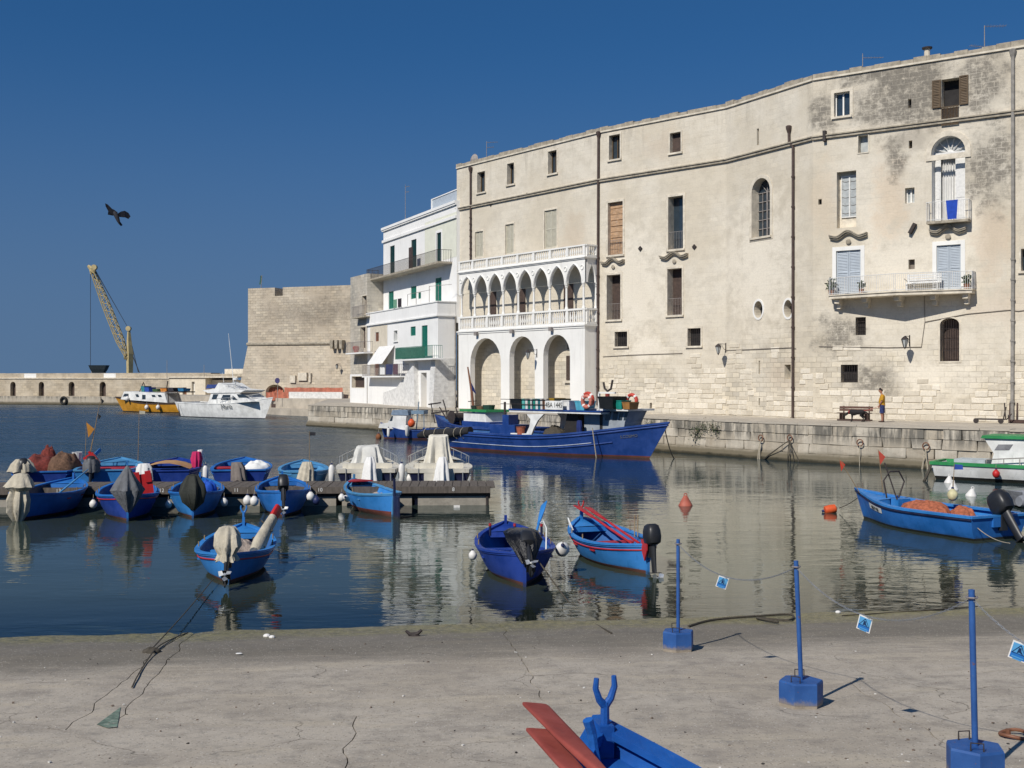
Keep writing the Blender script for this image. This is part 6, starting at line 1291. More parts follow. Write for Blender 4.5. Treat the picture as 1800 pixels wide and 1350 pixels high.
# --- two white motor boats with canvas covers
def covered(label, px, bow_px, B, hood, seed, tip):
    L = 5.6; d = 41.2; s = Vector(((px - CX) / FP * d, d, 0)); e = Vector(((bow_px - CX) / FP * (d + L), d + L, 0)); hd = (e - s).normalized(); c = s + hd * L / 2
    M0 = place(c.x, c.y, 0, math.atan2(hd.y, hd.x)); t = thing('motor_boat', label, 'motor boat', M0, 'covered white motor boats'); H = Hull(L, B, .82, .35, .35, .05, 2.2, 2.2, transom=.86, tmax=-.2, flare=.3)
    H.build(t, M0, [P_navy, P_navy], rimmat=P_cream, inmat=P_cream, floor=.4, rim=(.3, .14), boot=.05); H.deckpiece(t, M0, P_cream, .35, .98, -.08, 'foredeck', crown=.1)
    x, y, z = H.pt(-1, 1, 1); mk('engine_well', MB().box(x - .02, x + .5, -.55, .55, z - .35, z - .02), P_cream, t, M0); mk('stern_seat', MB().box(x + .5, x + .9, -.9, .9, z - .3, z + .02).box(x + .85, x + .98, -.9, .9, z, z + .22), P_cream, t, M0)
    mk('engine_cover', drape([(x - .1, -.12, z + .52), (x - .1, -.12, z + .5), (x - .12, -.12, z + .3), (x - .15, -.1, z + .0), (x - .2, -.1, z - .4)], [.03, .13, .2, .23, .25], [.03, .13, .2, .24, .28], seed=seed, amp=.16, folds=6), M_cloth_w, t, M0, smooth=True)
    hw, hh = hood; R = []
    for i, (zz, kx, ky) in enumerate(((hh, .30, .40), (hh - .04, .42, .47), (hh * .8, .46, .5), (hh * .6, .5, .53), (hh * .4, .53, .56), (hh * .2, .57, .6), (0, .63, .66), (-.15, .68, .72))):
        ring = []
        for j in range(72):
            a = 2 * pi * j / 72; ca, sa = math.cos(a), math.sin(a); pw_ = .55; g_ = i / 7; f = 1 + .17 * g_ * math.sin(7 * a + seed + 1.5 * g_) + .12 * g_ * math.sin(13 * a + seed * 2) + .10 * mnoise.noise((ca * 2, sa * 2, g_ * 4 + seed))
            ring.append((-.1 + kx * f * math.copysign(abs(ca) ** pw_, ca), hw * ky / .6 * f * math.copysign(abs(sa) ** pw_, sa), z + .05 + zz + (.06 * mnoise.noise((ca * 1.5, sa * 1.5, seed)) if i < 3 else 0)))
        R.append(ring)
    hd_ = MB().rings(R, cap=False); hd_.add(R[0], [tuple(range(72))]); mk('console_cover', hd_, tip, t, M0, smooth=True)
    rl = MB()
    for sd in (1, -1):
        P = [H.pt(q, 1, sd) for q in (-.1, .15, .4, .65, .9)]; rl.tube([(a, b * .93, c + .40) for a, b, c in P], .016, 6)
        for a, b, c in P: rl.cyl((a, b * .93, c), (a, b * .93, c + .40), .013, n=5)
    mk('bow_rail', rl, M_metal, t, M0); mk('swim_ladder', MB().cyl((x - .05, .75, z - .4), (x - .05, .75, z + .1), .015).cyl((x - .05, -.85, z - .4), (x - .05, -.85, z - .05), .02), M_metal, t, M0); return t, M0, H
W1 = covered('left white motor boat with a grey-white canvas over its console', 645, 650, 2.35, (.55, .70), 3, M('grey_white_canvas', (.64, .63, .58), .9, .12, 3, .6, 5)); W2 = covered('right white motor boat with a tall cream canvas hood', 772, 770, 2.5, (.46, 1.12), 8, M('cream_canvas', (.68, .64, .54), .9, .12, 3, .6, 5))
fender(Lp(W1[1], -2.5, 1.28, .72), 'tall white fender left of the left motor boat', 'long', 1.2); fender(Lp(W2[1], -2.5, 1.36, .75), 'tall white fender left of the hooded motor boat', 'long', 1.25); fender(Lp(W2[1], -2.4, 1.05, .55), 'round grey-white fender behind the tall one of the hooded boat', s=1.0)
# --- blue motor boat at the right
L = 5.0; hd = Vector((-.41, .91, 0)); c = Vector((12.62, 29.62, 0)) + hd * L / 2; M0 = place(c.x, c.y, 0, math.atan2(hd.y, hd.x)); t = thing('motor_boat', 'mid blue open motor boat with a big black outboard at the right', 'motor boat', M0)
H = Hull(L, 2.15, .60, .3, .26, .02, 2.0, 2.2, transom=.93, tmax=-.2, flare=.22, rake=.09); H.build(t, M0, [P_mid, P_black], rimmat=P_light, inmat=P_light, floor=.22, rim=(.16, .06), boot=.06); H.deckpiece(t, M0, P_light, .55, .98, .02, 'foredeck'); H.strake(t, M0, P_navy, .07, .03); MBOAT = (t, M0, H)
x, y, z = H.pt(-1, 1, -1); motor(t, M0 @ Matrix.Translation((-L / 2 - .03, -.10, z + .02)), tilt=.62, s=1.4); mk('transom_bracket', MB().box(-L / 2 - .12, -L / 2 + .02, -.45, .25, z - .28, z - .02), P_mid, t, M0)
brd = MB(); P = [H.pt(.34 + .34 * i / 6, .70, 1) for i in range(7)]; Q_ = [H.pt(.34 + .34 * i / 6, .86, 1) for i in range(7)]
brd.rings([[(a, b + .012, c_) for a, b, c_ in P], [(a, b + .012, c_) for a, b, c_ in Q_]], closed=False, cap=False); nb_ = mk('number_board', brd, P_white, t, M0)
pm = Vector(P[3]).lerp(Vector(Q_[3]), .5) + Vector((0, .03, 0)); tx_ = (Vector(P[0]) - Vector(P[6])).normalized(); upv = (Vector(Q_[3]) - Vector(P[3])).normalized(); me = text_mesh('4BA V 460', .125); me.materials.append(P_black); mk('lettering', me, None, nb_, M0 @ frame(pm, tx_, upv) @ Matrix.Rotation(0, 4, 'X') @ Matrix(((1, 0, 0, 0), (0, 0, -1, 0), (0, 1, 0, 0), (0, 0, 0, 1))))
mk('frame_arch', MB().tube([(1.15, .35, .75), (1.2, .42, 1.25), (1.2, .2, 1.5), (1.2, -.15, 1.5), (1.2, -.35, 1.2), (1.15, -.1, .75)], .025, 6).cyl((1.0, .1, .7), (1.35, .25, 1.75), .02), M_iron, t, M0, smooth=True)
mk('console', MB().box(.95, 1.25, -.35, .1, .45, .72), P_light, t, M0)
heap((-.1, .1, .45), .85, .42, .34, 'orange net heaped inside the blue motor boat', M_netor, 9, M0=M0); heap((-1.0, -.35, .42), .4, .25, .26, 'smaller orange net heap near the outboard of the blue motor boat', M_netor, 12, M0=M0)
fender(Lp(M0, -.5, -.5, .95), 'pale yellow float standing in the blue motor boat', s=.9, tint=M('pale_yellow_plastic', (.6, .55, .32), .6)); flagstick(Lp(M0, 2.35, .3, .8), 1.0, 'orange pennant leaning off the bow of the blue motor boat', (.6, .06, .03), (-.6, 0), fs=.35); flagstick(Lp(M0, 1.9, -.2, .8), 1.3, 'thin orange pennant behind the bow of the blue motor boat', (.55, .08, .05), (-.15, 0), fs=.45); flagstick(Lp(M0, -.2, -.8, .7), 1.1, 'small blue flag on the far side of the blue motor boat', (.03, .08, .35), (.05, 0), 'sq', .25)
rope([Lp(M0, -2.5, .7, .35), at_z(1775, 955, .25)], 'pale rope from the transom of the blue motor boat', .012, sag=.08); rope([Lp(M0, 2.6, 0, .7), at_z(1475, 893, .1)], 'brown rope from the bow of the blue motor boat to its orange buoy', .012, M_ropeg, .05)
# --- white and green cabin boat at the right edge
s = at_z(1640, 843, 0); e = at_z(1800, 851, 0); hd = (e - s).normalized(); L = 8.5; nrm = Vector((-hd.y, hd.x, 0)); c = s + hd * L / 2 + nrm * 1.25; M0 = place(c.x, c.y, 0, math.atan2(hd.y, hd.x)); t = thing('cabin_boat', 'white cabin boat with green rail and roof at the right edge', 'boat', M0)
H = Hull(L, 2.6, .68, .4, .5, .0, 2.4, 2.4, transom=.8, tmax=-.1, flare=.25); H.build(t, M0, [P_white, P_black], rimmat=P_green, inmat=P_white, floor=.35, rim=(.16, .13), boot=.14)
GP = Plane((s.x, s.y), (e.x, e.y)); gx = lambda px: GP.x(px, -.5) - L / 2; gz = lambda px, py: GP.z(px, py, -.5)
z0, z1 = .6, gz(1760, 771); xa, xb, xc = gx(1742), gx(1731), gx(1860)
cbn = mk('cabin', MB().prism([(xa, z0), (xc, z0), (xc, z1), (xb, z1), (gx(1748), gz(1748, 797))], -.85, .85), P_white, t, M0); mk('roof', MB().prism([(xb - .12, z1 + .003), (xc + .2, z1 + .003), (xc + .2, z1 + .12), (xb - .05, z1 + .12)], -.95, .95), P_green, t, M0)
mk('window', MB().prism([(gx(1749), gz(1749, 791)), (gx(1775), gz(1775, 791)), (gx(1782), gz(1782, 781)), (gx(1756), gz(1756, 781))], -.865, -.852), M('grey_window', (.22, .22, .23), .2), cbn, M0)
rl = MB().cyl((gx(1738), -1.1, gz(1738, 807)), (gx(1830), -1.1, gz(1830, 803)), .022)
for px in (1738, 1768, 1796, 1825): rl.cyl((gx(px), -1.1, .65), (gx(px), -1.1, gz(px, 806)), .018)
mk('rail', rl, M_ironl, t, M0); mk('engine_box', MB().box(gx(1675), gx(1730), -.6, .6, .5, .85), M('pale_grey_box', (.45, .5, .52), .6), t, M0)
fender(GP.M @ Vector((GP.x(1751, .15), -.15, GP.z(1751, 833, .15))), 'red ball fender on the side of the white and green boat', s=.9, tint=M_redp)
rope([at_d(1636, 818, 47.6), at_z(1624, 846, 0)], 'thick mooring ropes at the stern of the white and green boat', .06, M_ropeg, .05)
# grey inflatable
p = at_z(1800, 893, 0); t = thing('inflatable_dinghy', 'grey inflatable dinghy cut by the right edge of the picture', 'dinghy', place(p.x + .9, p.y + .9, 0, .3))
for sd in (1, -1): mk('tube', MB().tube([(-1.35, .62 * sd, .22), (-1.2, .62 * sd, .22), (.7, .62 * sd, .22), (1.25, .42 * sd, .27), (1.55, .0, .36)], [.16, .22, .22, .21, .2], 12), M('grey_rubber', (.24, .25, .27), .6), t, WM[t.name], smooth=True)
mk('floor', MB().box(-1.2, 1.2, -.55, .55, .06, .12), M_canvasg, t, WM[t.name]); mk('transom', MB().box(-1.15, -1.1, -.5, .5, .1, .5), M_canvasg, t, WM[t.name])
# buoys
def cone_buoy(px, py, hpx, label, mat, base=.22, grp='small cone buoys', tilt=0):
    p = at_z(px, py, 0); s_ = FP / p.y; h_ = hpx / s_; M1 = Matrix.Translation(p) @ Matrix.Rotation(tilt, 4, 'Y'); t = thing('cone_buoy', label, 'buoy', M1, grp)
    mk('cone', MB().lathe([(base * .9, -.08), (base, 0), (base * .93, .04), (base * .28, h_ * .85), (.03, h_ * .9)], 14), mat, t, M1, smooth=50); mk('top_eye', MB().tube([(.05 * math.cos(a), 0, h_ * .95 + .05 * math.sin(a)) for a in [2 * pi * i / 8 for i in range(9)]], .018, 5, cap=False), mat, t, M1)
cone_buoy(1205, 889, 20, 'faded orange-red cone buoy floating alone before the quay', M('faded_orange', (.42, .11, .07), .6), .24)
cone_buoy(1668, 849, 14, 'white cone buoy farthest left by the green-railed boat', M_plas_w, .19, tilt=.1); cone_buoy(1675.5, 861, 15, 'white cone buoy in the middle of the three', M_plas_w, .20); cone_buoy(1707, 872, 15, 'white cone buoy nearest us of the three', M_plas_w, .20, tilt=.2)
p = at_z(1461, 901, 0); t = thing('can_buoy', 'bright orange can buoy left of the blue motor boat', 'buoy', Matrix.Translation(p) @ Matrix.Rotation(1.35, 4, 'Y')); mk('can', MB().lathe([(.06, -.2), (.14, -.17), (.15, 0), (.13, .16), (.05, .2)], 14, (-.1, 0, 0)), M_orange, t, WM[t.name], smooth=True); mk('neck', MB().cyl((-.1, 0, -.2), (-.1, 0, -.27), .04), M_plas_n, t, WM[t.name])
p = at_z(803, 892, 0); solo('float_block', MB().box(-.10, .10, -.04, .04, -.02, .07).box(-.03, .03, -.045, .045, .02, .05), M_plas_w, 'small white block floating off the end of the pontoon', 'float', Matrix.Translation(p))
# ================================================================== BIG BOATS
ta, tb = at_z(738, 786, 0), at_z(1138, 812, 0); TP = Plane((ta.x, ta.y), (tb.x, tb.y)); TL = TP.L - 1.5; TB = 4.3
T0 = TP.M @ Matrix.Translation((TL / 2, TB / 2 - .1, 0)); trawler = thing('fishing_trawler', 'big royal blue wooden trawler with a white canopy, moored along the quay', 'trawler', T0)
TH = Hull(TL, TB, 1.02, .9, .92, .10, 2.3, 3.2, transom=.62, tmax=-.1, flare=.22, rake=.042); TH.build(trawler, T0, [P_trawl, P_anti], rimmat=P_trawl, inmat=P_bl_in, floor=.55, rim=(.16, .10), boot=.12, n=34)
TH.strake(trawler, T0, paint('weathered_white_line', (.45, .5, .58)), .62, .022, -1, .62, n=30); TH.strake(trawler, T0, P_trawl, .72, .04, .3, .75); TH.strake(trawler, T0, P_trawl, .16, .05)
TH.deckpiece(trawler, T0, P_bl_in, .55, .985, .12, 'foredeck'); TH.deckpiece(trawler, T0, M_wood, -.97, .55, .42, 'deck', inn=.1)
tx = lambda px, o=-.7: TP.x(px, o) - TL / 2
tz = lambda px, py, o=-.7: TP.z(px, py, o)
yn = lambda o: o - TB / 2 + .1                            # metres in from the near side -> boat y
y0, y1 = yn(.7), yn(3.4)
zr_ = tz(980, 723); xa, xb = tx(895), tx(1056)
rf = mk('canopy', MB().box(xa, xb, y0, y1, zr_ - .10, zr_), P_white, trawler, T0); mk('canopy_edge', MB().box(xa - .02, xb + .02, y0 - .04, y1 + .04, zr_ + .003, zr_ + .08), P_trawl, rf, T0)
ps = [(937, 727), (930, 733), (923, 765)]
for yy in (y0 + .02, y1 - .14): mk('canopy_leg', MB().prism([(tx(922), tz(922, 768)), (tx(932), tz(932, 768)), (tx(938), tz(938, 752)), (tx(945), tz(945, 739)), (tx(955), tz(955, 728)), (tx(925), tz(925, 728)), (tx(932), tz(932, 737)), (tx(930), tz(930, 750))], yy, yy + .12), P_white, trawler, T0)
_tx, _tz = tx, tz; tx = lambda px: TP.x(px, -1.2) - TL / 2; tz = lambda px, py, o=-1.2: TP.z(px, py, -1.2)
wa, wb = tx(1040), tx(1098); zw = tz(1070, 722); zd = 1.3
P_ghouse = paint('grey_wheelhouse_paint', (.30, .33, .36), .5, .3)
wh = mk('wheelhouse', MB().prism([(wa, zd), (tx(1090), zd), (tx(1093), tz(1090, 742)), (wb + .15, zw), (wa, zw)], yn(1.45), yn(2.9)), P_ghouse, trawler, T0); mk('wheelhouse_roof', MB().box(wa - .1, wb + .35, yn(1.05), yn(3.3), zw + .003, zw + .10), P_white, wh, T0)
for a, b in ((1058, 1067), (1071, 1079), (1082, 1088), (1091, 1096)): mk('wheelhouse_window', MB().prism([(tx(a), tz(a, 739)), (tx(b), tz(b, 739)), (tx(b + 2.5), tz(b, 724)), (tx(a + 2.5), tz(a, 724))], yn(1.435), yn(1.45)), M_glass, wh, T0)
mk('doorway', MB().box(tx(1039), tx(1054), yn(1.43), yn(1.45), zd + .02, tz(1047, 727)), M_dark, wh, T0)
tx, tz = _tx, _tz; zd = .9
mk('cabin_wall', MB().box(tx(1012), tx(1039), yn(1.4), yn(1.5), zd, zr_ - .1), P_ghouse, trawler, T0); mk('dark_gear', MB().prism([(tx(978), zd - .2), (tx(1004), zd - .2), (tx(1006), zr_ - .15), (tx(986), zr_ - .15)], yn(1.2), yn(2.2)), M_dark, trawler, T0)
heap((tx(955), yn(1.6), .95), .75, .6, .55, 'dark coiled gear on the trawler deck under the canopy', M_ropeg, 15, 'coiled_gear', 'gear', M0=T0)
jk = thing('hanging_overalls', 'blue overalls hung under the trawler canopy', 'clothes', T0 @ Matrix.Translation((tx(1014), yn(.9), 1.0))); mk('cloth', drape([(0, 0, .95), (0, 0, .92), (0, 0, .6), (0, 0, 0)], [.03, .14, .17, .15], [.03, .10, .12, .1], seed=31), M('overall_blue', (.015, .03, .14), .9), jk, WM[jk.name], smooth=True)
nbx = MB().box(tx(960), tx(991), y0 - .09, y0 - .05, zr_ + .09, zr_ + .58); nb_ = mk('number_board', nbx, P_white, trawler, T0); me = text_mesh('4BA 1445', .40); me.materials.append(P_black)
w_me = max(v.co.x for v in me.vertices) * 2; kx = (tx(990) - tx(961)) / w_me; mk('lettering', me, None, nb_, T0 @ Matrix.Translation(((tx(960) + tx(991)) / 2, y0 - .10, zr_ + .335)) @ Matrix.Rotation(pi / 2, 4, 'X') @ Matrix.Diagonal((kx, 1, 1, 1)))
me = text_mesh('S.COSIMO', .22); me.materials.append(P_ghouse); q = TH.pt(.80, .80, -1); q2 = TH.pt(.88, .80, -1); q3 = TH.pt(.84, .90, -1); q1 = TH.pt(.84, .80, -1); u = (Vector(q2) - Vector(q)).normalized(); up_ = (Vector(q3) - Vector(q1)).normalized()
mk('lettering', me, None, trawler, T0 @ frame(Vector(q1) + Vector((0, -.03, 0)), u, up_) @ Matrix(((1, 0, 0, 0), (0, 0, -1, 0), (0, 1, 0, 0), (0, 0, 0, 1))))
for i, c_ in enumerate(((.02, .22, .09), (.72, .72, .7), (.42, .03, .03))): mk('flag_stripe', MB().add([(*(Vector(TH.pt(-1 + .11 * a, .56 - .13 * i - .13 * b, -1)) + Vector((-.01, -.02, 0))),) for a, b in ((0, 0), (1, 0), (1, 1), (0, 1))], [(0, 1, 2, 3)]), M('flag_paint_%d' % i, c_, .5), trawler, T0)
mk('transom_flag', MB().box(-TL / 2 - .04, -TL / 2 - .015, -1.2, -.2, .3, .8), P_white, trawler, T0)
mast = mk('mast', MB().cyl((tx(1036), yn(2.2), zr_), (tx(1036), yn(2.2), tz(1036, 690)), .14, .12, 8), P_redold, trawler, T0); mk('mast_fork', MB().tube([(tx(1029), yn(2.2), tz(1029, 672)), (tx(1031), yn(2.2), tz(1031, 683)), (tx(1036), yn(2.2), tz(1036, 688)), (tx(1042), yn(2.2), tz(1042, 684)), (tx(1045), yn(2.2), tz(1045, 668))], .06, 6), M_iron, mast, T0)
mk('goal_post', MB().box(tx(1044.5), tx(1046.5), yn(1.0), yn(1.12), zr_ + .1, tz(1045, 689)).box(tx(1044.5), tx(1074), yn(1.0), yn(1.12), tz(1059, 692), tz(1059, 689)), P_white, trawler, T0)
rl = MB()
for z_ in (.35, .62): rl.cyl((tx(880), y0, zr_ + z_), (tx(965), y0, zr_ + z_), .018)
for px in (897, 915, 935, 955): rl.cyl((tx(px), y0, zr_ + .08), (tx(px), y0, zr_ + .62), .018)
mk('roof_rail', rl, M_iron, trawler, T0)
GRP = 'gear on the trawler canopy'
def onroof(name, a, b, ytop, label, mat, cat, dy=.5, taper=.85, base=None, z=None):
    z0 = (zr_ + .083 if z is None else z); xa_, xb_ = tx(a), tx(b); h_ = max(.1, tz((a + b) / 2, ytop) - z0); w = (xb_ - xa_) / 2
    mb = MB().rings([[(sx_ * w * k, sy_ * dy * k, zz) for sx_, sy_ in ((-1, -1), (1, -1), (1, 1), (-1, 1))] for k, zz in ((taper, 0), (1, h_ * .92), (1.05, h_ * .93), (1.05, h_), (.93, h_), (.8, h_ * .3))])
    return solo(name, mb, mat, label, cat, T0 @ Matrix.Translation(((xa_ + xb_) / 2, yn(1.35), z0)), group=GRP)
onroof('plastic_tub', 897.5, 915, 701, 'big black tub on the left end of the trawler canopy', M('black_plastic', (.012, .014, .015), .5), 'tub', .7)
for i, (a, b, c_, nm) in enumerate(((916, 921, (.10, .42, .38), 'pale teal'), (922, 926, (.62, .62, .60), 'white'), (927, 930.5, (.015, .16, .12), 'dark green'), (931, 935, (.66, .66, .64), 'off-white'), (935.5, 939.5, (.02, .22, .17), 'sea green'), (940, 944, (.64, .63, .6), 'chalk white'), (944.5, 948, (.015, .14, .17), 'deep teal'), (948.5, 952, (.60, .6, .57), 'grey-white'), (952.5, 956, (.34, .14, .06), 'rust brown'), (956.5, 960, (.6, .57, .5), 'cream'))):
    onroof('stacked_crate', a, b, 701 + (i % 3) * .6, nm + ' crate, number %s from the left in the upright row on the canopy' % ('one two three four five six seven eight nine ten'.split()[i]), M('crate_' + nm.replace(' ', '_').replace('-', '_'), c_, .55), 'crate', .6, .97)
onroof('plastic_crate', 961, 970, 700, 'mustard yellow crate behind the number board', M('mustard_plastic', (.36, .22, .02), .55), 'crate', .45); onroof('plastic_crate', 971, 980, 701, 'dark crate right of the mustard one', M('dark_plastic', (.03, .035, .02), .55), 'crate', .45); onroof('bucket', 981, 995, 704, 'white basin right of the number board', P_white, 'basin', .4); onroof('plastic_crate', 1007, 1023, 705, 'sky blue crate on the trawler canopy', M('sky_blue_plastic', (.10, .42, .55), .5), 'crate', .5)
zwr = zw + .105
onroof('plastic_tub', 1052, 1078, 697, 'wide black tub on the wheelhouse roof', bpy.data.materials['black_plastic'], 'tub', .7, z=zwr); onroof('plastic_crate', 1076, 1087, 704, 'green crate on the wheelhouse roof', M('sea_green_plastic', (.01, .24, .19), .5), 'crate', .4, z=zwr); onroof('plastic_crate', 1088, 1101, 707, 'orange-brown crate at the front of the wheelhouse roof', M('tan_plastic', (.36, .17, .05), .6), 'crate', .4, z=zwr)
ring_buoy((tx(1033), yn(.62), tz(1033, 706)), .30, 'lower pink-orange life ring beside the mast', T0, (pi / 2, 0, 0), M('faded_ring', (.55, .17, .12), .6)); ring_buoy((tx(1030), yn(.85), tz(1030, 703)), .36, 'upper red life ring beside the mast', T0, (pi / 2, 0, 0), M('ring_red', (.45, .05, .03), .6)); ring_buoy((tx(1085), yn(1.9), tz(1085, 702) - .1), .33, 'red and white life ring on the wheelhouse roof', T0, (pi / 2, 0, 0), M('ring_red2', (.5, .06, .04), .6))
# net roll on the trawler's stern, engine casing, buckets
rollM = MB().tube([(tx(733, 0), yn(.15), tz(733, 766, 0)), (tx(745, 0), yn(.1), tz(745, 763, 0)), (tx(790, 0), yn(.05), tz(790, 761, 0)), (tx(825, 0), yn(.1), tz(825, 757, 0))], [.16, .26, .3, .24], 10)
roll = thing('rolled_net', 'black tarred net rolled along the stern rail of the blue trawler', 'fishing net', T0, None); mk('roll', rollM, M('black_tarred_net', (.02, .02, .022), .9, .3, 8, .6, 20), roll, T0, smooth=True)
for px in (748, 766, 783, 800, 812): mk('tie', MB().tube([(tx(px, 0) + .1, yn(.08) + .33 * math.cos(a), tz(px, 761, 0) + .33 * math.sin(a)) for a in [2 * pi * i / 10 for i in range(11)]], .02, 4, cap=False), M_rope, roll, T0)
eb = mk('engine_casing', MB().box(tx(850), tx(894), yn(1.2), yn(2.6), .6, tz(872, 746, -1.2)).box(tx(868), tx(879), yn(1.4), yn(2.2), tz(872, 746, -1.2) + .003, tz(872, 729, -1.2)), P_trawl, trawler, T0); mk('exhaust', MB().cyl((tx(866), yn(1.7), 1.2), (tx(866), yn(1.7), tz(866, 706, -1.7)), .07, n=8), M_iron, eb, T0)
solo('bucket', MB().lathe([(.2, 0), (.27, .42), (.29, .46), (.24, .46), (.18, .04)], 14), M('terracotta_bucket', (.42, .13, .07), .6), 'orange-brown basket on the trawler deck left of the canopy leg', 'bucket', T0 @ Matrix.Translation((tx(909), yn(1.0), 1.0))); mk('bench', MB().box(tx(893), tx(921), yn(.9), yn(1.2), .9, 1.08), P_white, trawler, T0)
rope([T0 @ Vector((TL / 2 + 1.0, 0, 1.7)), at_z(1185, 806, 0) ], 'thin bow line of the blue trawler dropping to the water', .03, M_ropeg, .25)
rope([T0 @ Vector((TL / 2 - 2.6, -1.6, 1.6)), T0 @ Vector((TL / 2 - 2.45, -1.45, .0))], 'pale rope hanging down the trawler bow', .03, M_rope, 0)
# --- second fishing boat behind it: green roof, bow to the left
d2 = 75.0; pS, pB = at_d(905, 770, 72), at_d(742, 770, 82); GPl = Plane((pB.x, pB.y), (pS.x, pS.y)); L2 = GPl.L; G0 = GPl.M @ Matrix.Translation((L2 / 2, 1.5, 0)) @ Matrix.Rotation(pi, 4, 'Z'); gb_ = thing('fishing_boat', 'blue fishing boat with a white wheelhouse and green roof behind the trawler', 'fishing boat', G0)
GH = Hull(L2, 3.2, 1.0, .6, .6, .1, 2.3, 3, transom=.65, tmax=-.1, flare=.25); GH.build(gb_, G0, [P_trawl, P_anti], rimmat=P_trawl, inmat=P_bl_in, floor=.5, rim=(.14, .08), n=26); GH.deckpiece(gb_, G0, P_bl_in, -.95, .6, .3, 'deck', inn=.1); GH.deckpiece(gb_, G0, P_bl_in, .6, .98, .05, 'foredeck')
qx = lambda px: GPl.x(px, -.8); qz = lambda px, py: GPl.z(px, py, -.8)
mk('wheelhouse', MB().prism([(qx(815), .7), (qx(858), .7), (qx(855), qz(855, 743)), (qx(852), qz(852, 724)), (qx(815), qz(815, 725))], .8, 2.6), P_white, gb_, GPl.M); mk('wheelhouse_base', MB().box(qx(813), qx(862), .75, 2.65, .6, qz(838, 741)), P_trawl, gb_, GPl.M); mk('roof', MB().box(qx(811), qx(858), .65, 2.75, qz(838, 724) + .003, qz(838, 720)), P_green, gb_, GPl.M)
mk('mast', MB().tube([(qx(818), 1.6, 1.0), (qx(812), 1.6, qz(812, 690)), (qx(805), 1.6, qz(805, 645))], [.12, .09, .05], 8), M_rust, gb_, GPl.M); mk('yard', MB().cyl((qx(806), 1.6, qz(806, 706)), (qx(820), 1.6, qz(820, 705)), .03), M_iron, gb_, GPl.M)
fl_ = thing('pennant', 'navy pennant flying from the mast behind the trawler', 'flag', GPl.M @ Matrix.Translation((qx(812), 1.55, qz(812, 672)))); mk('cloth', MB().add([(0, 0, 0), (.35, .05, -.45), (.62, .03, -.85), (.1, 0, -.55)], [(0, 1, 2, 3)]), M('navy_cloth', (.012, .02, .10), .9), fl_, WM[fl_.name])
for a, b, yt, lbl, c_ in ((816, 824, 713, 'left dark tub on the green roof', (.02, .03, .025)), (826, 836, 714, 'middle brown bundle on the green roof', (.18, .10, .06)), (838, 850, 712, 'right dark green tub on the green roof', (.02, .06, .045))):
    z0 = qz(838, 720); solo('tub', MB().lathe([((qx(b) - qx(a)) * .42, 0), ((qx(b) - qx(a)) * .5, qz(a, yt) - z0), ((qx(b) - qx(a)) * .4, qz(a, yt) - z0)], 12), M('tub_' + lbl.split()[0], c_, .7), lbl, 'tub', GPl.M @ Matrix.Translation(((qx(a) + qx(b)) / 2, 1.5, z0 + .003)))
dv = mk('davit', MB().tube([(qx(776), 1.4, 1.0), (qx(770), 1.4, qz(770, 716)), (qx(766), 1.4, qz(766, 703))], .05, 6).tube([(qx(776), 1.4, 1.1), (qx(760), 1.4, qz(760, 716))], .05, 6).cyl((qx(741), 1.4, qz(741, 711)), (qx(762), 1.4, qz(762, 708)), .05).cyl((qx(746), 1.4, qz(746, 727)), (qx(776), 1.4, qz(776, 722)), .05).cyl((qx(752), 1.4, 1.0), (qx(745), 1.4, qz(745, 709)), .04), M_iron, gb_, GPl.M)
wn_ = mk('winch', MB().cyl((qx(790), 1.0, 1.5), (qx(790), 2.0, 1.5), .32, n=12).cyl((qx(790), .95, 1.5), (qx(790), 1.0, 1.5), .5, n=14).cyl((qx(795), 1.5, 1.0), (qx(786), 1.5, 2.2), .05), M_iron, gb_, GPl.M)
# --- small cabin boat at the quay
p1, p2 = at_z(768, 773, 0), at_z(668, 772, 0); CP = Plane((p2.x, p2.y), (p1.x, p1.y)); L3 = CP.L; C1 = CP.M @ Matrix.Translation((L3 / 2, 1.0, 0)) @ Matrix.Rotation(pi, 4, 'Z'); cbt = thing('cabin_boat', 'small blue boat with a white cabin and blue-grey roof, left of the trawler', 'boat', C1)
CHl = Hull(L3, 2.0, .62, .4, .5, .0, 2.2, 2.4, transom=.8, tmax=-.1, flare=.25, rake=.06); CHl.build(cbt, C1, [P_trawl, P_anti], rimmat=P_trawl, inmat=P_white, floor=.3, rim=(.1, .06)); CHl.deckpiece(cbt, C1, P_white, .35, .98, .02, 'foredeck')
vx = lambda px: CP.x(px, -.3); vz = lambda px, py: CP.z(px, py, -.3)
cb_ = mk('cabin', MB().prism([(vx(665), vz(665, 752)), (vx(712), vz(712, 756)), (vx(714), vz(714, 730)), (vx(690), vz(690, 729)), (vx(681), vz(681, 743)), (vx(667), vz(667, 745))], .35, 1.65), P_white, cbt, CP.M); mk('cabin_window', MB().prism([(vx(684), vz(684, 740)), (vx(689), vz(689, 740)), (vx(690.5), vz(690, 731)), (vx(688.5), vz(688, 731))], .335, .348), M_glass, cb_, CP.M); mk('roof', MB().prism([(vx(687), vz(687, 729)), (vx(718), vz(718, 730)), (vx(716), vz(716, 721)), (vx(690), vz(690, 721))], .3, 1.7), M('blue_grey_roof', (.20, .27, .36), .6), cb_, CP.M)
mk('canopy', MB().box(vx(722), vx(744), .4, 1.6, vz(733, 728), vz(733, 722)).cyl((vx(744), .5, .5), (vx(744), .5, vz(744, 728)), .03).cyl((vx(730), .5, .5), (vx(735), .5, vz(735, 706)), .04), M('blue_grey_canopy', (.17, .25, .33), .6), cbt, CP.M)
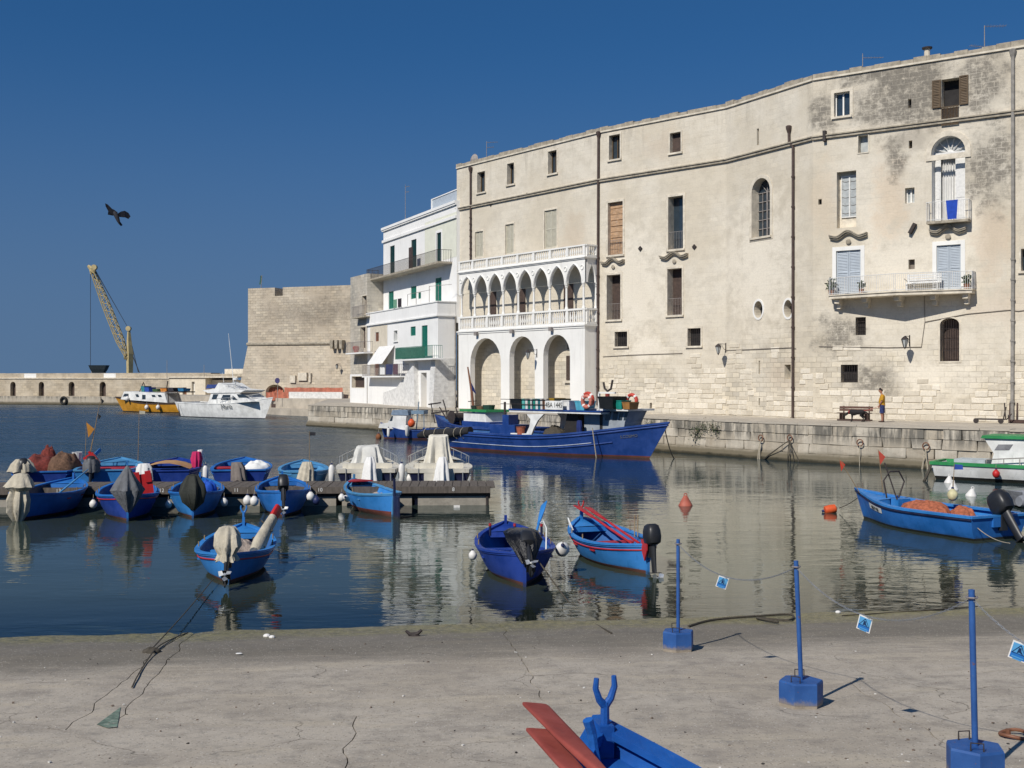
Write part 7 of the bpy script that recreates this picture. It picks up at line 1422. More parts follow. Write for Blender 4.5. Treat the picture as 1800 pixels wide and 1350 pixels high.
fender(CP.M @ Vector((CP.x(723), .05, CP.z(723, 744))), 'orange ball fender on the small white-cabin boat', s=1.6, tint=M_orange); fender(CP.M @ Vector((CP.x(683, .1), -.12, CP.z(683, 760))), 'white fender at the bow side of the small white-cabin boat', 'long', 1.1); fender(CP.M @ Vector((CP.x(716, .1), -.15, CP.z(716, 757))), 'cream fender below the orange ball of the small white-cabin boat', 'long', 1.5, tilt=.35)
fender(CP.M @ Vector((CP.x(661), .6, CP.z(661, 769))), 'rusty orange buoy at the bow of the small white-cabin boat', s=1.3, tint=M('rust_buoy', (.22, .08, .03), .8))
# --- white cruiser
q1, q2 = at_z(311, 733, 0), at_z(440, 737.5, 0); KP = Plane((q1.x, q1.y), (q2.x, q2.y)); L4 = KP.L; K0 = KP.M @ Matrix.Translation((L4 / 2, 1.9, 0)); cru = thing('motor_cruiser', 'white motor cruiser with a flybridge by the harbour mouth', 'motor cruiser', K0)
KH = Hull(L4, 3.8, 1.55, .6, .75, .1, 2.0, 2.4, transom=.9, tmax=-.2, flare=.2, rake=.045); KH.build(cru, K0, [P_white, P_navy], rimmat=P_white, inmat=P_white, floor=.6, rim=(.2, .1), boot=.1); KH.deckpiece(cru, K0, P_white, -.1, .98, .03, 'deck', crown=.08)
kx_ = lambda px: KP.x(px, -.6); kz_ = lambda px, py: KP.z(px, py, -.6)
ca = mk('cabin', MB().prism([(kx_(364), kz_(364, 712)), (kx_(444), kz_(444, 706)), (kx_(420), kz_(420, 691)), (kx_(371), kz_(371, 691))], .6, 3.2), P_white, cru, KP.M)
for poly in (((372, 702), (380, 702), (384, 693), (375, 693)), ((388, 703), (405, 703), (405, 694), (392, 694)), ((409, 703), (418, 703), (409, 695)), ((420, 699), (440, 699), (427, 693), (416, 693))): mk('cabin_window', MB().prism([(kx_(a), kz_(a, b)) for a, b in poly], .585, .598), M_glass, ca, KP.M)
mk('flybridge', MB().prism([(kx_(357), kz_(357, 686)), (kx_(367), kz_(367, 691)), (kx_(424), kz_(424, 690)), (kx_(432), kz_(432, 686)), (kx_(405), kz_(405, 683)), (kx_(389), kz_(389, 673)), (kx_(385), kz_(385, 673)), (kx_(379), kz_(379, 683))], .5, 3.3), P_white, cru, KP.M)
mk('bimini', MB().prism([(kx_(358), kz_(358, 683)), (kx_(385), kz_(385, 681)), (kx_(385), kz_(385, 673)), (kx_(372), kz_(372, 677)), (kx_(360), kz_(360, 676))], .9, 2.9), M('blue_bimini', (.03, .06, .22), .8), cru, KP.M)
rl = MB().tube([(kx_(398), .7, kz_(398, 676)), (kx_(412), .7, kz_(412, 676)), (kx_(432), .7, kz_(432, 683))], .04, 5).cyl((kx_(402), 1.5, kz_(402, 683)), (kx_(402), 1.5, kz_(402, 668)), .05).cyl((kx_(397), 1.5, kz_(397, 672)), (kx_(407), 1.5, kz_(407, 672)), .06)
for px in (400, 410, 420): rl.cyl((kx_(px), .7, kz_(px, 684)), (kx_(px), .7, kz_(px, 677)), .03)
mk('bridge_rail', rl, M_metal, cru, KP.M); mk('radar', MB().lathe([(.3, 0), (.3, .2), (.1, .25)], 12, (kx_(402), 1.5, kz_(402, 668))), P_white, cru, KP.M); mk('whip_aerial', MB().cyl((kx_(384), 2.6, kz_(384, 672)), (kx_(375), 2.6, kz_(375, 585)), .045, .02, 5), P_white, cru, KP.M); mk('whip_aerial', MB().cyl((kx_(388), 1.0, kz_(388, 672)), (kx_(386), 1.0, kz_(386, 655)), .03, .02, 5), P_white, cru, KP.M)
rl = MB()
for i in range(7): a = KH.pt(.1 + .13 * i, 1, -1); rl.cyl(a, (a[0], a[1], a[2] + .6), .03, n=5)
rl.tube([(lambda a: (a[0], a[1], a[2] + .6))(KH.pt(.1 + .13 * i, 1, -1)) for i in range(7)], .03, 5); mk('bow_rail', rl, M_metal, cru, K0)
me = text_mesh('Maria', .85); me.materials.append(P_ghouse); a, b = KH.pt(.28, .84, -1), KH.pt(.42, .84, -1); u = (Vector(b) - Vector(a)).normalized(); up_ = (Vector(KH.pt(.35, .9, -1)) - Vector(KH.pt(.35, .8, -1))).normalized(); ROT = Matrix(((1, 0, 0, 0), (0, 0, -1, 0), (0, 1, 0, 0), (0, 0, 0, 1)))
mk('lettering', me, None, cru, K0 @ frame(Vector(a) + Vector((.2, -.05, 0)), u, up_) @ ROT @ Matrix.Diagonal((.9, 1, 1, 1)) @ Matrix.Scale(.9, 4))
mk('transom_dark', MB().box(-L4 / 2 - .06, -L4 / 2 - .02, -1.6, 1.6, .1, 1.5), P_navy, cru, K0); rope([KP.M @ Vector((.3, -.05, 1.5)), KP.M @ Vector((.9, -.3, .1))], 'dark line down the stern of the white cruiser', .03, M_ropeg)
# --- yellow fishing boat
q1, q2 = at_z(330, 727, 0), at_z(198, 724, 0); YP = Plane((q2.x, q2.y), (q1.x, q1.y)); L5 = YP.L; Y0 = YP.M @ Matrix.Translation((L5 / 2, 1.7, 0)) @ Matrix.Rotation(pi, 4, 'Z'); yb = thing('fishing_boat', 'ochre yellow fishing boat with a long white cabin at the breakwater', 'fishing boat', Y0)
YH = Hull(L5, 3.4, 1.15, .6, .75, .1, 2.2, 2.8, transom=.7, tmax=-.1, flare=.22, rake=.06); YH.build(yb, Y0, [P_yel, P_black], rimmat=M('dark_brown_rail', (.05, .03, .02), .6), inmat=P_white, floor=.5, rim=(.16, .16), boot=.12); YH.deckpiece(yb, Y0, M_wood, -.95, .98, .12, 'deck', inn=.08)
ex = lambda px: YP.x(px, -.5); ez = lambda px, py: YP.z(px, py, -.5)
yc = mk('cabin', MB().prism([(ex(212), ez(212, 702)), (ex(294), ez(294, 708)), (ex(289), ez(289, 691)), (ex(218), ez(218, 688))], .5, 2.9), P_white, yb, YP.M)
for poly in (((216, 697), (226, 697), (226, 692), (219, 692)), ((240, 698), (245, 698), (243, 693), (238, 693)), ((250, 702), (256, 702), (256, 694), (250, 694)), ((268, 698), (274, 698), (272, 694), (266, 694)), ((279, 698), (285, 698), (283, 694), (277, 694))): mk('cabin_window', MB().prism([(ex(a), ez(a, b)) for a, b in poly], .485, .498), M_glass, yc, YP.M)
mk('aft_canopy', MB().box(ex(289), ex(318), .6, 2.8, ez(303, 690), ez(303, 688)).cyl((ex(316), .7, 1.0), (ex(310), .7, ez(310, 690)), .06).cyl((ex(295), .7, 1.0), (ex(293), .7, ez(293, 690)), .06), M_iron, yb, YP.M)
mk('roof_frame', MB().tube([(ex(233), 1.6, ez(233, 689)), (ex(240), 1.6, ez(240, 672)), (ex(246), 1.6, ez(246, 688))], .06, 5).tube([(ex(280), 1.6, ez(280, 689)), (ex(283), 1.6, ez(283, 670))], .07, 5).cyl((ex(250), 1.6, ez(250, 682)), (ex(312), 1.6, ez(312, 682)), .05), M_iron, yb, YP.M)
for i, (a, b, yt, c_, lbl) in enumerate(((243, 249, 679, (.03, .20, .22), 'teal bin on the yellow boat roof'), (249, 257, 681, (.02, .07, .35), 'blue crates on the yellow boat roof'), (263, 272, 684, (.04, .09, .03), 'dark green bundle on the yellow boat roof'), (277, 288, 683, (.55, .2, .03), 'orange crate on the yellow boat roof'), (290, 300, 682, (.04, .04, .05), 'dark box on the yellow boat stern canopy'), (308, 318, 683, (.03, .2, .4), 'light blue crate on the yellow boat stern canopy'))):
    z0 = ez((a + b) / 2, 689 if i < 4 else 688) ; w = ex(b) - ex(a); solo('deck_crate', MB().rings([[(sx_ * w / 2 * k, sy_ * .6 * k, zz) for sx_, sy_ in ((-1, -1), (1, -1), (1, 1), (-1, 1))] for k, zz in ((.88, 0), (1, ez(a, yt) - z0), (.85, ez(a, yt) - z0), (.8, .2))]), M('yellow_boat_gear_%d' % i, c_, .7), lbl, 'crate', YP.M @ Matrix.Translation(((ex(a) + ex(b)) / 2, 1.5, z0 + .02)), group='gear on the yellow boat')
for px, py, lbl in ((218, 701, 'white fender at the bow of the yellow boat'), (258, 716, 'left white fender amidships on the yellow boat'), (278, 716, 'right white fender amidships on the yellow boat')): fender(YP.M @ Vector((YP.x(px, .2), -.2 if px > 230 else .3, YP.z(px, py, .2))), lbl, s=1.7)
# --- small dark boat at the landing
p = at_z(488, 727, 0); db = thing('moored_launch', 'small dark launch at the landing below the bastion', 'boat', place(p.x, p.y, 0, 2.6)); DH = Hull(4.2, 1.7, .5, .3, .3, .1); DH.build(db, WM[db.name], [P_black, P_anti], inmat=M_wood); mk('gear', MB().box(-.8, .6, -.5, .5, .3, 1.2), M_pipe, db, WM[db.name])
# ================================================================== FOREGROUND AND SMALL THINGS
# --- beached boat with red oars
stem = at_d(1057, 1290, 7.85); hd = Vector((-.20, .98, 0)).normalized(); L = 4.6; gz_ = stem.z - .92; c = stem - hd * (L / 2)
M0 = place(c.x, c.y, gz_ + .12, math.atan2(hd.y, hd.x)) @ Matrix.Rotation(-.03, 4, 'Y'); fb = thing('beached_boat', 'blue wooden boat hauled onto the slipway right in front of us', 'boat', M0)
t_ = NT('scuffed_blue_paint'); v_ = t_.coord('Object'); gr_ = t_.noise(t_.coord('Object', (.8, 14, 14)), 2.0, 8, .75); md_ = t_.noise(v_, 7, 9, .78); bg_ = t_.noise(v_, 1.2, 4)
c_ = t_.mix(t_.ramp(bg_, .35, .65), (.007, .07, .30), (.014, .115, .42)); c_ = t_.mix(t_.ramp(gr_, .55, .72, 0, .55), c_, (.004, .035, .15)); c_ = t_.mix(t_.ramp(gr_, .40, .28, 0, .4), c_, (.03, .17, .5)); c_ = t_.mix(t_.ramp(md_, .66, .72, 0, .8), c_, (.20, .22, .24)); c_ = t_.mix(t_.ramp(t_.noise(v_, 30, 4, .6), .70, .75, 0, .7), c_, (.25, .2, .15))
t_.bump(t_.math('ADD', gr_, t_.math('MULTIPLY', md_, .8)), .35, .02); P_fore = t_.done(c_, t_.ramp(md_, .3, .7, .35, .7), 0, .4)
FH = Hull(L, 1.75, .58, .22, .22, .1, 2.0, 2.4); FH.build(fb, M0, [P_fore, P_anti], n=40, floor=.0, rim=(.13, .05), inmat=P_fore); FH.strake(fb, M0, P_fore, .09, .025, n=40); FH.deckpiece(fb, M0, P_fore, .58, .9, .16, 'bow_deck', inn=.05)
FH.thwart(fb, M0, P_fore, .15, .14, .25); FH.thwart(fb, M0, P_fore, -.35, .14, .25); mk('stem_post', MB().box(L / 2 - .12, L / 2 + .06, -.05, .05, -.1, FH.sheer(1) + .03), P_fore, fb, M0)
fork(fb, M0, L / 2 - .06, FH.sheer(1) - .02, P_fore, 1.0, .25); mk('cleat_post', MB().tube([(L / 2 - .30, .12, FH.sheer(.9) - .15), (L / 2 - .30, .16, FH.sheer(.9) + .10), (L / 2 - .31, .19, FH.sheer(.9) + .19)], [.035, .032, .036], 8), P_fore, fb, M0)
mk('keel_block', MB().box(-1.2, -1.0, -.5, .5, -.5, -.2).box(1.0, 1.2, -.4, .4, -.45, -.2), M_wood, fb, M0)
t1 = at_d(940, 1238, 8.0); e1 = at_d(1175, 1480, 5.7); t2 = at_d(946, 1283, 7.75); e2 = at_d(1135, 1500, 5.6)
oar(e1, t1, 'upper faded red oar blade resting on the beached blue boat', P_redold, 1.5, .098, twist=.55); oar(e2, t2, 'lower faded red oar blade resting on the beached blue boat', P_redold, 1.5, .092, twist=.55)
# --- chain posts
t_ = NT('post_blue_paint'); v_ = t_.coord('Object'); md_ = t_.noise(v_, 9, 9, .78); bg_ = t_.noise(v_, 2.5, 4); sx_ = t_.n('SeparateXYZ'); t_.l(v_, sx_.inputs[0])
c_ = t_.mix(t_.ramp(bg_, .35, .65), (.018, .075, .25), (.03, .105, .32)); c_ = t_.mix(t_.ramp(md_, .60, .70, 0, .7), c_, (.12, .15, .2)); zz_ = t_.math('ADD', sx_.outputs[2], t_.math('MULTIPLY', t_.math('SUBTRACT', md_, .5), .22)); c_ = t_.mix(t_.ramp(zz_, .04, .12, .8, 0), c_, (.25, .21, .165)); c_ = t_.mix(t_.ramp(t_.noise(v_, 16, 5, .7), .64, .70, 0, .8), c_, (.16, .07, .035))
t_.bump(md_, .35, .02); P_post = t_.done(c_, .6, 0, .35); M_cfoot = M('bare_concrete_foot', (.33, .28, .22), .9, .2, 6, .4, 20)
posts = []
for i, (px, py, R_, lean, rz, nm) in enumerate(((1192, 1143, .235, (0, 0), .26, 'farthest'), (1408, 1240, .245, (-.055, .0), .0, 'middle'), (1714, 1370, .245, (-.03, 0), .30, 'nearest'), (2120, 1500, .245, (0, 0), .1, 'hidden'))):
    p = at_ramp(px, py)
    if nm == 'hidden': posts.append(p + Vector((0, 0, 1.4))); continue
    M1 = Matrix.Translation(p); t = thing('chain_post', nm + ' blue post standing in a hexagonal concrete block', 'post', M1, 'blue chain posts on the slipway')
    hx = lambda r_, z_: [(r_ * math.cos(2 * pi * k / 6 + rz), r_ * math.sin(2 * pi * k / 6 + rz), z_ + SL * -r_ * math.sin(2 * pi * k / 6 + rz) * (1 if z_ < .1 else .3)) for k in range(6)]
    mk('block', MB().rings([hx(R_, .035), hx(R_ * 1.0, .055), hx(R_, .265), hx(R_ * .96, .285)]), P_post, t, M1); mk('foot', MB().rings([hx(R_ * .985, -.03), hx(R_ * .985, .034)]), M_cfoot, t, M1)
    top = Vector((lean[0], lean[1], 1.60)); mk('pole', MB().cyl((0, 0, .28), top, .026, n=12), P_post, t, M1, smooth=True)
    mk('chain_lug', MB().tube([(.045 * math.cos(a), .045 * math.sin(a), 0) for a in [2 * pi * k / 8 for k in range(9)]], .009, 5), P_post, t, M1 @ Matrix.Translation(top * .96))
    for k in (0, 1): a = rz + pi / 6 + (.9 if k else 3.6); q = Vector((R_ * .7 * math.cos(a), R_ * .7 * math.sin(a), .27)); u = Vector((-math.sin(a), math.cos(a), 0)) * .05; mk('lifting_handle', MB().tube([q - u, q - u + Vector((0, 0, .085)), q + u + Vector((0, 0, .085)), q + u], .007, 6), M_iron, t, M1)
    posts.append(p + top * .955)
M_signb = M('sign_blue', (.02, .17, .52), .4, .06, 4); M_signl = M('sign_light_blue', (.10, .36, .66), .4, .06, 4); M_signd = M('sign_print', (.008, .03, .10), .5)
chM = M('pale_chain_plastic', (.20, .215, .24), .5, .2, 8)
def chain(a, b, sag, label, fsign, yaw, slabel):
    n = 90; P = [a + (b - a) * (i / n) - Vector((0, 0, sag * 4 * (i / n) * (1 - i / n))) for i in range(n + 1)]; Lc = sum((P[i + 1] - P[i]).length for i in range(n)); nl = int(Lc / .045)
    mb = MB(); acc = 0; k = 0
    for i in range(n):
        seg = P[i + 1] - P[i]
        while acc <= seg.length:
            q = P[i] + seg.normalized() * acc; u = seg.normalized(); w = (u.cross(Vector((0, 0, 1)))).normalized(); w = w if k % 2 else u.cross(w); mb.tube([q + u * (.021 * math.cos(g)) + w * (.009 * math.sin(g)) for g in [2 * pi * j / 6 for j in range(7)]], .0026, 4, cap=False); acc += .031; k += 1
        acc -= seg.length
    o = solo('chain', MB(), chM, label, 'chain') if False else tag(mk('chain', MB().add([Vector(v) - a for v in mb.v], mb.f), chM, None, Matrix.Translation(a)), label, 'chain', 'plastic chains between the posts')
    q = P[int(n * fsign)]; M1 = Matrix.Translation(q) @ Matrix.Rotation(yaw, 4, 'Z') @ Matrix.Rotation(.30, 4, 'Y') @ Matrix.Rotation(.25, 4, 'X'); t = thing('hanging_sign', slabel, 'sign', M1, 'small blue signs on the chains')
    w, h_ = .068, .17; mk('plate', MB().box(-w, w, -.003, .003, -h_, -.01), P_white, t, M1)
    mk('upper_field', MB().box(-w + .01, w - .01, -.0055, -.0035, -h_ * .62, -.022), M_signl, t, M1); mk('lower_field', MB().box(-w + .01, w - .01, -.0055, -.0035, -h_ + .012, -h_ * .63), M_signb, t, M1)
    tri = [(0, -.03), (-.05, -.11), (.05, -.11)]; mk('triangle', MB().tube([(x, -.006, z) for x, z in tri + tri[:1]], .004, 4), M_signd, t, M1); mk('figure', MB().prism([(-.009, -.055), (.009, -.055), (.014, -.08), (.034, -.106), (.0, -.095), (-.014, -.106)], -.0075, -.006), M_signd, t, M1); mk('caption_bar', MB().box(-.045, .045, -.0075, -.006, -.148, -.138).box(-.034, .034, -.0075, -.006, -.166, -.157), M_signl, t, M1)
chain(posts[0], posts[1], .30, 'chain sagging between the farthest and the middle blue post', .46, -.2, 'small blue warning sign on the chain between farthest and middle post'); chain(posts[1], posts[2], .36, 'chain sagging between the middle and the nearest blue post', .47, -.6, 'small blue warning sign on the chain between middle and nearest post'); chain(posts[2], posts[3], .35, 'chain running from the nearest post out of the picture', .26, -.5, 'small blue warning sign at the right edge of the picture')
# --- iron rings, ropes, litter on the slipway
p = at_ramp(1783, 1296); rg = thing('mooring_ring', 'rusty iron mooring ring lying on the slipway at the right', 'mooring ring', Matrix.Translation(p + Vector((0, 0, .03)))); mk('ring', MB().tube([(.13 * math.cos(a), .13 * math.sin(a), .012 * math.sin(a * 2)) for a in [2 * pi * k / 18 for k in range(19)]], .018, 7, cap=False), M_rust, rg, WM[rg.name], smooth=True); mk('eye_bolt', MB().cyl((-.06, 0, -.05), (-.06, 0, .05), .025), M_rust, rg, WM[rg.name])
p = at_ramp(728, 1118); an = thing('iron_cleat', 'dark weedy iron cleat at the edge of the water', 'cleat', Matrix.Translation(p) @ Matrix.Scale(.6, 4)); mk('horns', MB().tube([(-.22, 0, .14), (-.12, 0, .05), (0, 0, .04), (.1, 0, .07), (.2, .02, .16)], [.035, .05, .06, .05, .04], 8), M_iron, an, WM[an.name], smooth=True); mk('weed', MB().ball((0, .02, .0), .16, .1, .05), M_iron, an, WM[an.name])
k0 = at_ramp(266, 1146); rope([Lp(A1[1], -1.95, .28, .12), k0 + Vector((0, 0, .04))], 'mooring rope from the nearest light blue boat to a knot on the slipway', .010, M_ropeg, .03); heap(k0, .13, .11, .07, 'dark knot of rope where the mooring line meets the slipway', M_ropeg, 3, 'rope_knot', 'rope'); rope([at_ramp(330, 1112), at_ramp(295, 1130) + Vector((0, 0, .03)), k0 + Vector((.05, 0, .03)), at_ramp(245, 1185) + Vector((0, 0, .02)), at_ramp(232, 1210) + Vector((0, 0, .015))], 'dark wet rope trailing over the slipway joint', .010, M_ropeg)
rope([Lp(A2[1], -2.0, -.25, .55), at_z(1010, 1070, -.05), at_ramp(1075, 1115) + Vector((0, 0, .02))], 'grey rope from the stern of the royal blue boat to the shore', .015, M_ropeg)
rope([at_ramp(1210, 1103) + Vector((0, 0, .02)), at_ramp(1255, 1091) + Vector((0, 0, .02)), at_ramp(1340, 1085) + Vector((0, 0, .03)), at_ramp(1390, 1083) + Vector((0, 0, .03)), at_ramp(1386, 1092) + Vector((0, 0, .02)), at_ramp(1330, 1088) + Vector((0, 0, .02)), at_ramp(1368, 1097) + Vector((0, 0, .03))], 'tangle of dark rope at the water line behind the posts', .02, M_ropeg)
rope([at_ramp(1480, 1083) + Vector((0, 0, .01)), at_ramp(1560, 1078) + Vector((0, 0, .01)), at_ramp(1680, 1070) + Vector((0, 0, .01)), at_ramp(1850, 1058) + Vector((0, 0, .01))], 'thin dark line lying along the water edge at the right', .012, M_ropeg)
lit = MB(); r = random.Random(12)
for i in range(300):
    px, py = r.uniform(-60, 1860), r.uniform(1125, 1360); p = at_ramp(px, py)
    if p.z < .03: continue
    s_ = r.choice((.004, .006, .008, .011)) * r.uniform(.7, 1.3); lit.obox(Matrix.Translation(p + Vector((0, 0, s_ * .3))) @ Matrix.Rotation(r.uniform(0, 3), 4, 'Z') @ Matrix.Rotation(r.uniform(-.4, .4), 4, 'X'), s_ * 2, s_ * r.uniform(1, 2.4), s_, r.choice((0, 0, 1, 1, 2)))
o = mk('gravel', lit, [M('shell_white', (.62, .6, .55), .8), M('pebble_brown', (.16, .12, .09), .9), M('pebble_dark', (.05, .045, .04), .9)]); o['kind'] = 'stuff'; tag(o, 'scattered shells, pebbles and crumbs on the slipway concrete', 'gravel')
for px, py, nm, w in ((478, 1122, 'round white shell at the water edge, right one of the pair', .05), (469, 1120, 'round white shell at the water edge, left one of the pair', .06), (840/2, 1151, 'flat white scrap on the wet strip of the slipway', .05), (1473, 1078, 'crumpled clear plastic at the water line', .05)):
    p = at_ramp(px, py); solo('litter_scrap', MB().ball((0, 0, .02), w, w * .8, .008 if 'flat' in nm else w * .6, 9, 6), M_plas_w, nm, 'litter', Matrix.Translation(p))
p = at_ramp(198, 1265); gp_ = MB(); tri = [(lambda v: Vector((v.x, v.y, slab_z(v.x, v.y) + .004)))(at_ramp(*q)) for q in ((170, 1274), (212, 1243), (206, 1278), (190, 1280))]; gp_.add([q - p for q in tri], [(0, 1, 2, 3)]); mk('paint_spill', gp_, M('old_green_paint', (.15, .215, .165), .9, .5, 9, dirt=1.0, dirtc=(.36, .33, .28)), S_slip, Matrix.Translation(p))
# --- mooring rings and ropes on the quay face
QP = [Plane(Q[1], Q[2]), Plane(Q[2], Q[3]), Plane(Q[3], Q[4]), Plane(Q[4], Q[5])]
def quay_pt(px, py, out=.06):
    for pl in QP:
        x = pl.x(px)
        if -1e-3 <= x <= pl.L: return pl, pl.M @ Vector((x, -out, pl.z(px, py)))
    return QP[2], QP[2].M @ Vector((QP[2].x(px), -out, QP[2].z(px, py)))
for i, (px, py, ln, lbl) in enumerate(((1513, 778, 42, 'rusty ring with a single rope on the quay wall below the bench'), (1629, 784, 45, 'rusty ring with a bundle of ropes on the quay wall left of the green-railed boat'), (1390, 770, 40, 'ring with a dark fan of ropes on the quay wall under the tall drainpipe'), (1339, 770, 38, 'ring with pale loops of rope on the quay wall'))):
    pl, p = quay_pt(px, py); M1 = Matrix.Translation(p) @ Matrix.Rotation(math.atan2(pl.u.y, pl.u.x), 4, 'Z'); t = thing('mooring_ring', lbl, 'mooring ring', M1, 'rings on the quay wall')
    mk('ring', MB().tube([(.16 * math.cos(a), -.02, .16 * math.sin(a)) for a in [2 * pi * k / 14 for k in range(15)]], .028, 6, cap=False), M_rust, t, M1, smooth=True)
    r = random.Random(i); n_ = (1, 4, 7, 4)[i]; lnm = ln / FP * p.y
    for k in range(n_):
        dx = r.uniform(-.12, .12) * n_ * (.5 if i != 2 else 1.6) - (0.5 if i == 2 else 0); mk('rope', MB().tube([(0, -.04, -.1), (dx * .35, -.1, -lnm * .4), (dx * .8, -.12, -lnm * .8), (dx, -.14, -lnm)], .022, 5), (M_ropeg if i == 2 else M_rope), t, M1)
M_weed = M('wall_weed_leaves', (.05, .075, .03), .75, .4, 9)
for i, (px, py, s_, lbl) in enumerate(((1225, 757, .5, 'largest green weed clump hanging on the quay wall right of the trawler bow'), (1238, 748, .4, 'weed clump second from the trawler bow on the quay wall'), (1251, 748, .35, 'weed clump third from the trawler bow on the quay wall'), (1260, 753, .4, 'weed clump farthest right on the quay wall'), (1141, 746, .35, 'weed tuft on the quay just above the trawler bow'), (880, 738, .6, 'bushy weed on the quay edge left of the canopy leg'))):
    pl, p = quay_pt(px, py, .05); M1 = Matrix.Translation(p); t = thing('wall_weed', lbl, 'plant', M1, 'weeds on the quay wall'); r = random.Random(i); mb = MB(); stm = MB()
    for k in range(90):
        v = Vector((r.gauss(0, .4), r.gauss(-.1, .25), r.gauss(-.15, .45))) * s_; u = Vector((r.uniform(-1, 1), r.uniform(-1, 1), r.uniform(-1, .5))).normalized() * .13 * s_; w = u.orthogonal().normalized() * .06 * s_; mb.add([v - u, v + w, v + u, v - w], [(0, 1, 2, 3)])
        if k % 12 == 0: stm.cyl((0, .05, .05), v, .01 * s_, n=4)
    mk('leaves', mb, M_weed, t, M1, kind='stuff'); mk('stems', stm, M_stick, t, M1)
# --- bench, man, dog, trolley on the quay
def quay_ground(px, py): return at_z(px, py, QZ + .005)
bp = quay_ground(1504, 739.5); bm = Matrix.Translation(bp) @ Matrix.Rotation(math.atan2(S3.u.y, S3.u.x), 4, 'Z'); bn = thing('park_bench', 'dark brown bench against the palace wall beside the man', 'bench', bm); M_bw = M('dark_bench_wood', (.07, .04, .032), .7, .3, 6); M_bb = M('red_brown_back_board', (.14, .075, .055), .7, .3, 6)
for i in range(3): mk('seat_slat', MB().box(-.92, .92, -.38 + i * .13, -.27 + i * .13, .40, .44), M_bw, bn, bm)
for i in range(2): mk('back_slat', MB().box(-.92, .92, .06 + i * .02, .09 + i * .02, .52 + i * .14, .64 + i * .14), M_bb, bn, bm)
for x in (-.75, -.62, .62, .75): mk('leg', MB().box(x - .025, x + .025, -.36, .05, .05, .40), M_bw, bn, bm)
mk('foot_rail', MB().box(-.9, .9, -.38, -.30, 0, .08).box(-.9, .9, .0, .08, 0, .08), M_bw, bn, bm)
for x in (-.7, .7): mk('back_post', MB().box(x - .03, x + .03, .115, .16, .0, .8), M_bw, bn, bm)
M_skin = M('sunned_skin', (.36, .17, .11), .6, .1, 6); M_hair = M('dark_hair', (.02, .015, .012), .8); M_shirt = M('mustard_shirt', (.52, .27, .02), .9, .12, 5, .3, 20); M_short = M('blue_check_shorts', (.035, .05, .16), .9, .6, 9)
mp = quay_ground(1551, 742); face = Vector((-.87, .32, 0)).normalized(); mm = Matrix.Translation(mp) @ Matrix.Rotation(math.atan2(face.y, face.x), 4, 'Z')
man = thing('person', 'person in a mustard shirt and blue shorts looking down at a black dog', 'person', mm)
def limb(P, R, n=10, sx=1.0): return MB().tube(P, R, n, True, 0, sx)
def ell(P): # list of (x, z, rx, ry) rings of a standing trunk
    return MB().rings([[(x + rx * math.cos(a), ry * math.sin(a), z) for a in [2 * pi * j / 16 for j in range(16)]] for x, z, rx, ry in P])
body = MB()
body.rings([[(x + rx * math.cos(a), ry * math.sin(a), z) for a in [2 * pi * j / 16 for j in range(16)]] for x, z, rx, ry in ((0, .80, .10, .13), (.0, .92, .13, .17), (.02, 1.05, .135, .17), (.01, 1.2, .13, .19), (-.01, 1.36, .11, .20), (.0, 1.44, .07, .11), (.03, 1.48, .055, .06), (.055, 1.53, .055, .056), (.075, 1.57, .075, .07), (.09, 1.63, .098, .076), (.085, 1.69, .098, .076), (.065, 1.745, .075, .06), (.06, 1.765, .03, .03))])
for sd in (1, -1):
    body.add(*(lambda m_: (m_.v, m_.f))(limb([(0, .10 * sd, .88), (.02 * sd, .10 * sd, .68), (.03 * sd + .01, .10 * sd, .48), (.02 * sd - .02, .105 * sd, .30), (.02 * sd - .02, .11 * sd, .08)], [.10, .095, .062, .062, .042])))
    body.add(*(lambda m_: (m_.v, m_.f))(limb([(.0, .205 * sd, 1.39), (-.01, .235 * sd, 1.25), (.02, .245 * sd, 1.11), (.10, .235 * sd, .98), (.15, .22 * sd, .88)], [.06, .052, .042, .036, .026])))
    body.add(*(lambda m_: (m_.v, m_.f))(MB().ball((.165, .22 * sd, .835), .035, .022, .055)))
    for f in range(4): body.add(*(lambda m_: (m_.v, m_.f))(limb([(.15 + f * .014, .22 * sd, .80), (.155 + f * .013, .215 * sd, .765), (.15 + f * .010, .21 * sd, .735 + .006 * abs(f - 1.5))], [.009, .008, .006], 5)))
    body.add(*(lambda m_: (m_.v, m_.f))(limb([(.18, .21 * sd, .86), (.205, .20 * sd, .82), (.205, .195 * sd, .79)], [.011, .010, .007], 5)))
body.ball((.185, 0, 1.645), .02, .015, .022); body.ball((.07, .075, 1.65), .018, .01, .03); body.ball((.07, -.075, 1.65), .018, .01, .03)
mk('body', body, M_skin, man, mm, smooth=60)
mk('shirt', ell([(.0, .86, .145, .185), (.015, .95, .16, .195), (.03, 1.08, .165, .195), (.015, 1.22, .15, .21), (-.01, 1.36, .13, .222), (.0, 1.43, .085, .13), (.02, 1.465, .06, .075)]).add(*(lambda m_: (m_.v, m_.f))(limb([(.0, .19, 1.40), (-.01, .235, 1.27), (.01, .25, 1.15)], [.082, .076, .074]))).add(*(lambda m_: (m_.v, m_.f))(limb([(.0, -.19, 1.40), (-.01, -.235, 1.27), (.01, -.25, 1.15)], [.082, .076, .074]))), M_shirt, man, mm, smooth=60)
sh_ = ell([(0, .80, .13, .17), (0, .93, .14, .18)])
for sd in (1, -1): sh_.add(*(lambda m_: (m_.v, m_.f))(limb([(0, .09 * sd, .9), (.02 * sd, .105 * sd, .70), (.03 * sd + .01, .108 * sd, .48)], [.115, .115, .11])))
mk('shorts', sh_, M_short, man, mm, smooth=60)
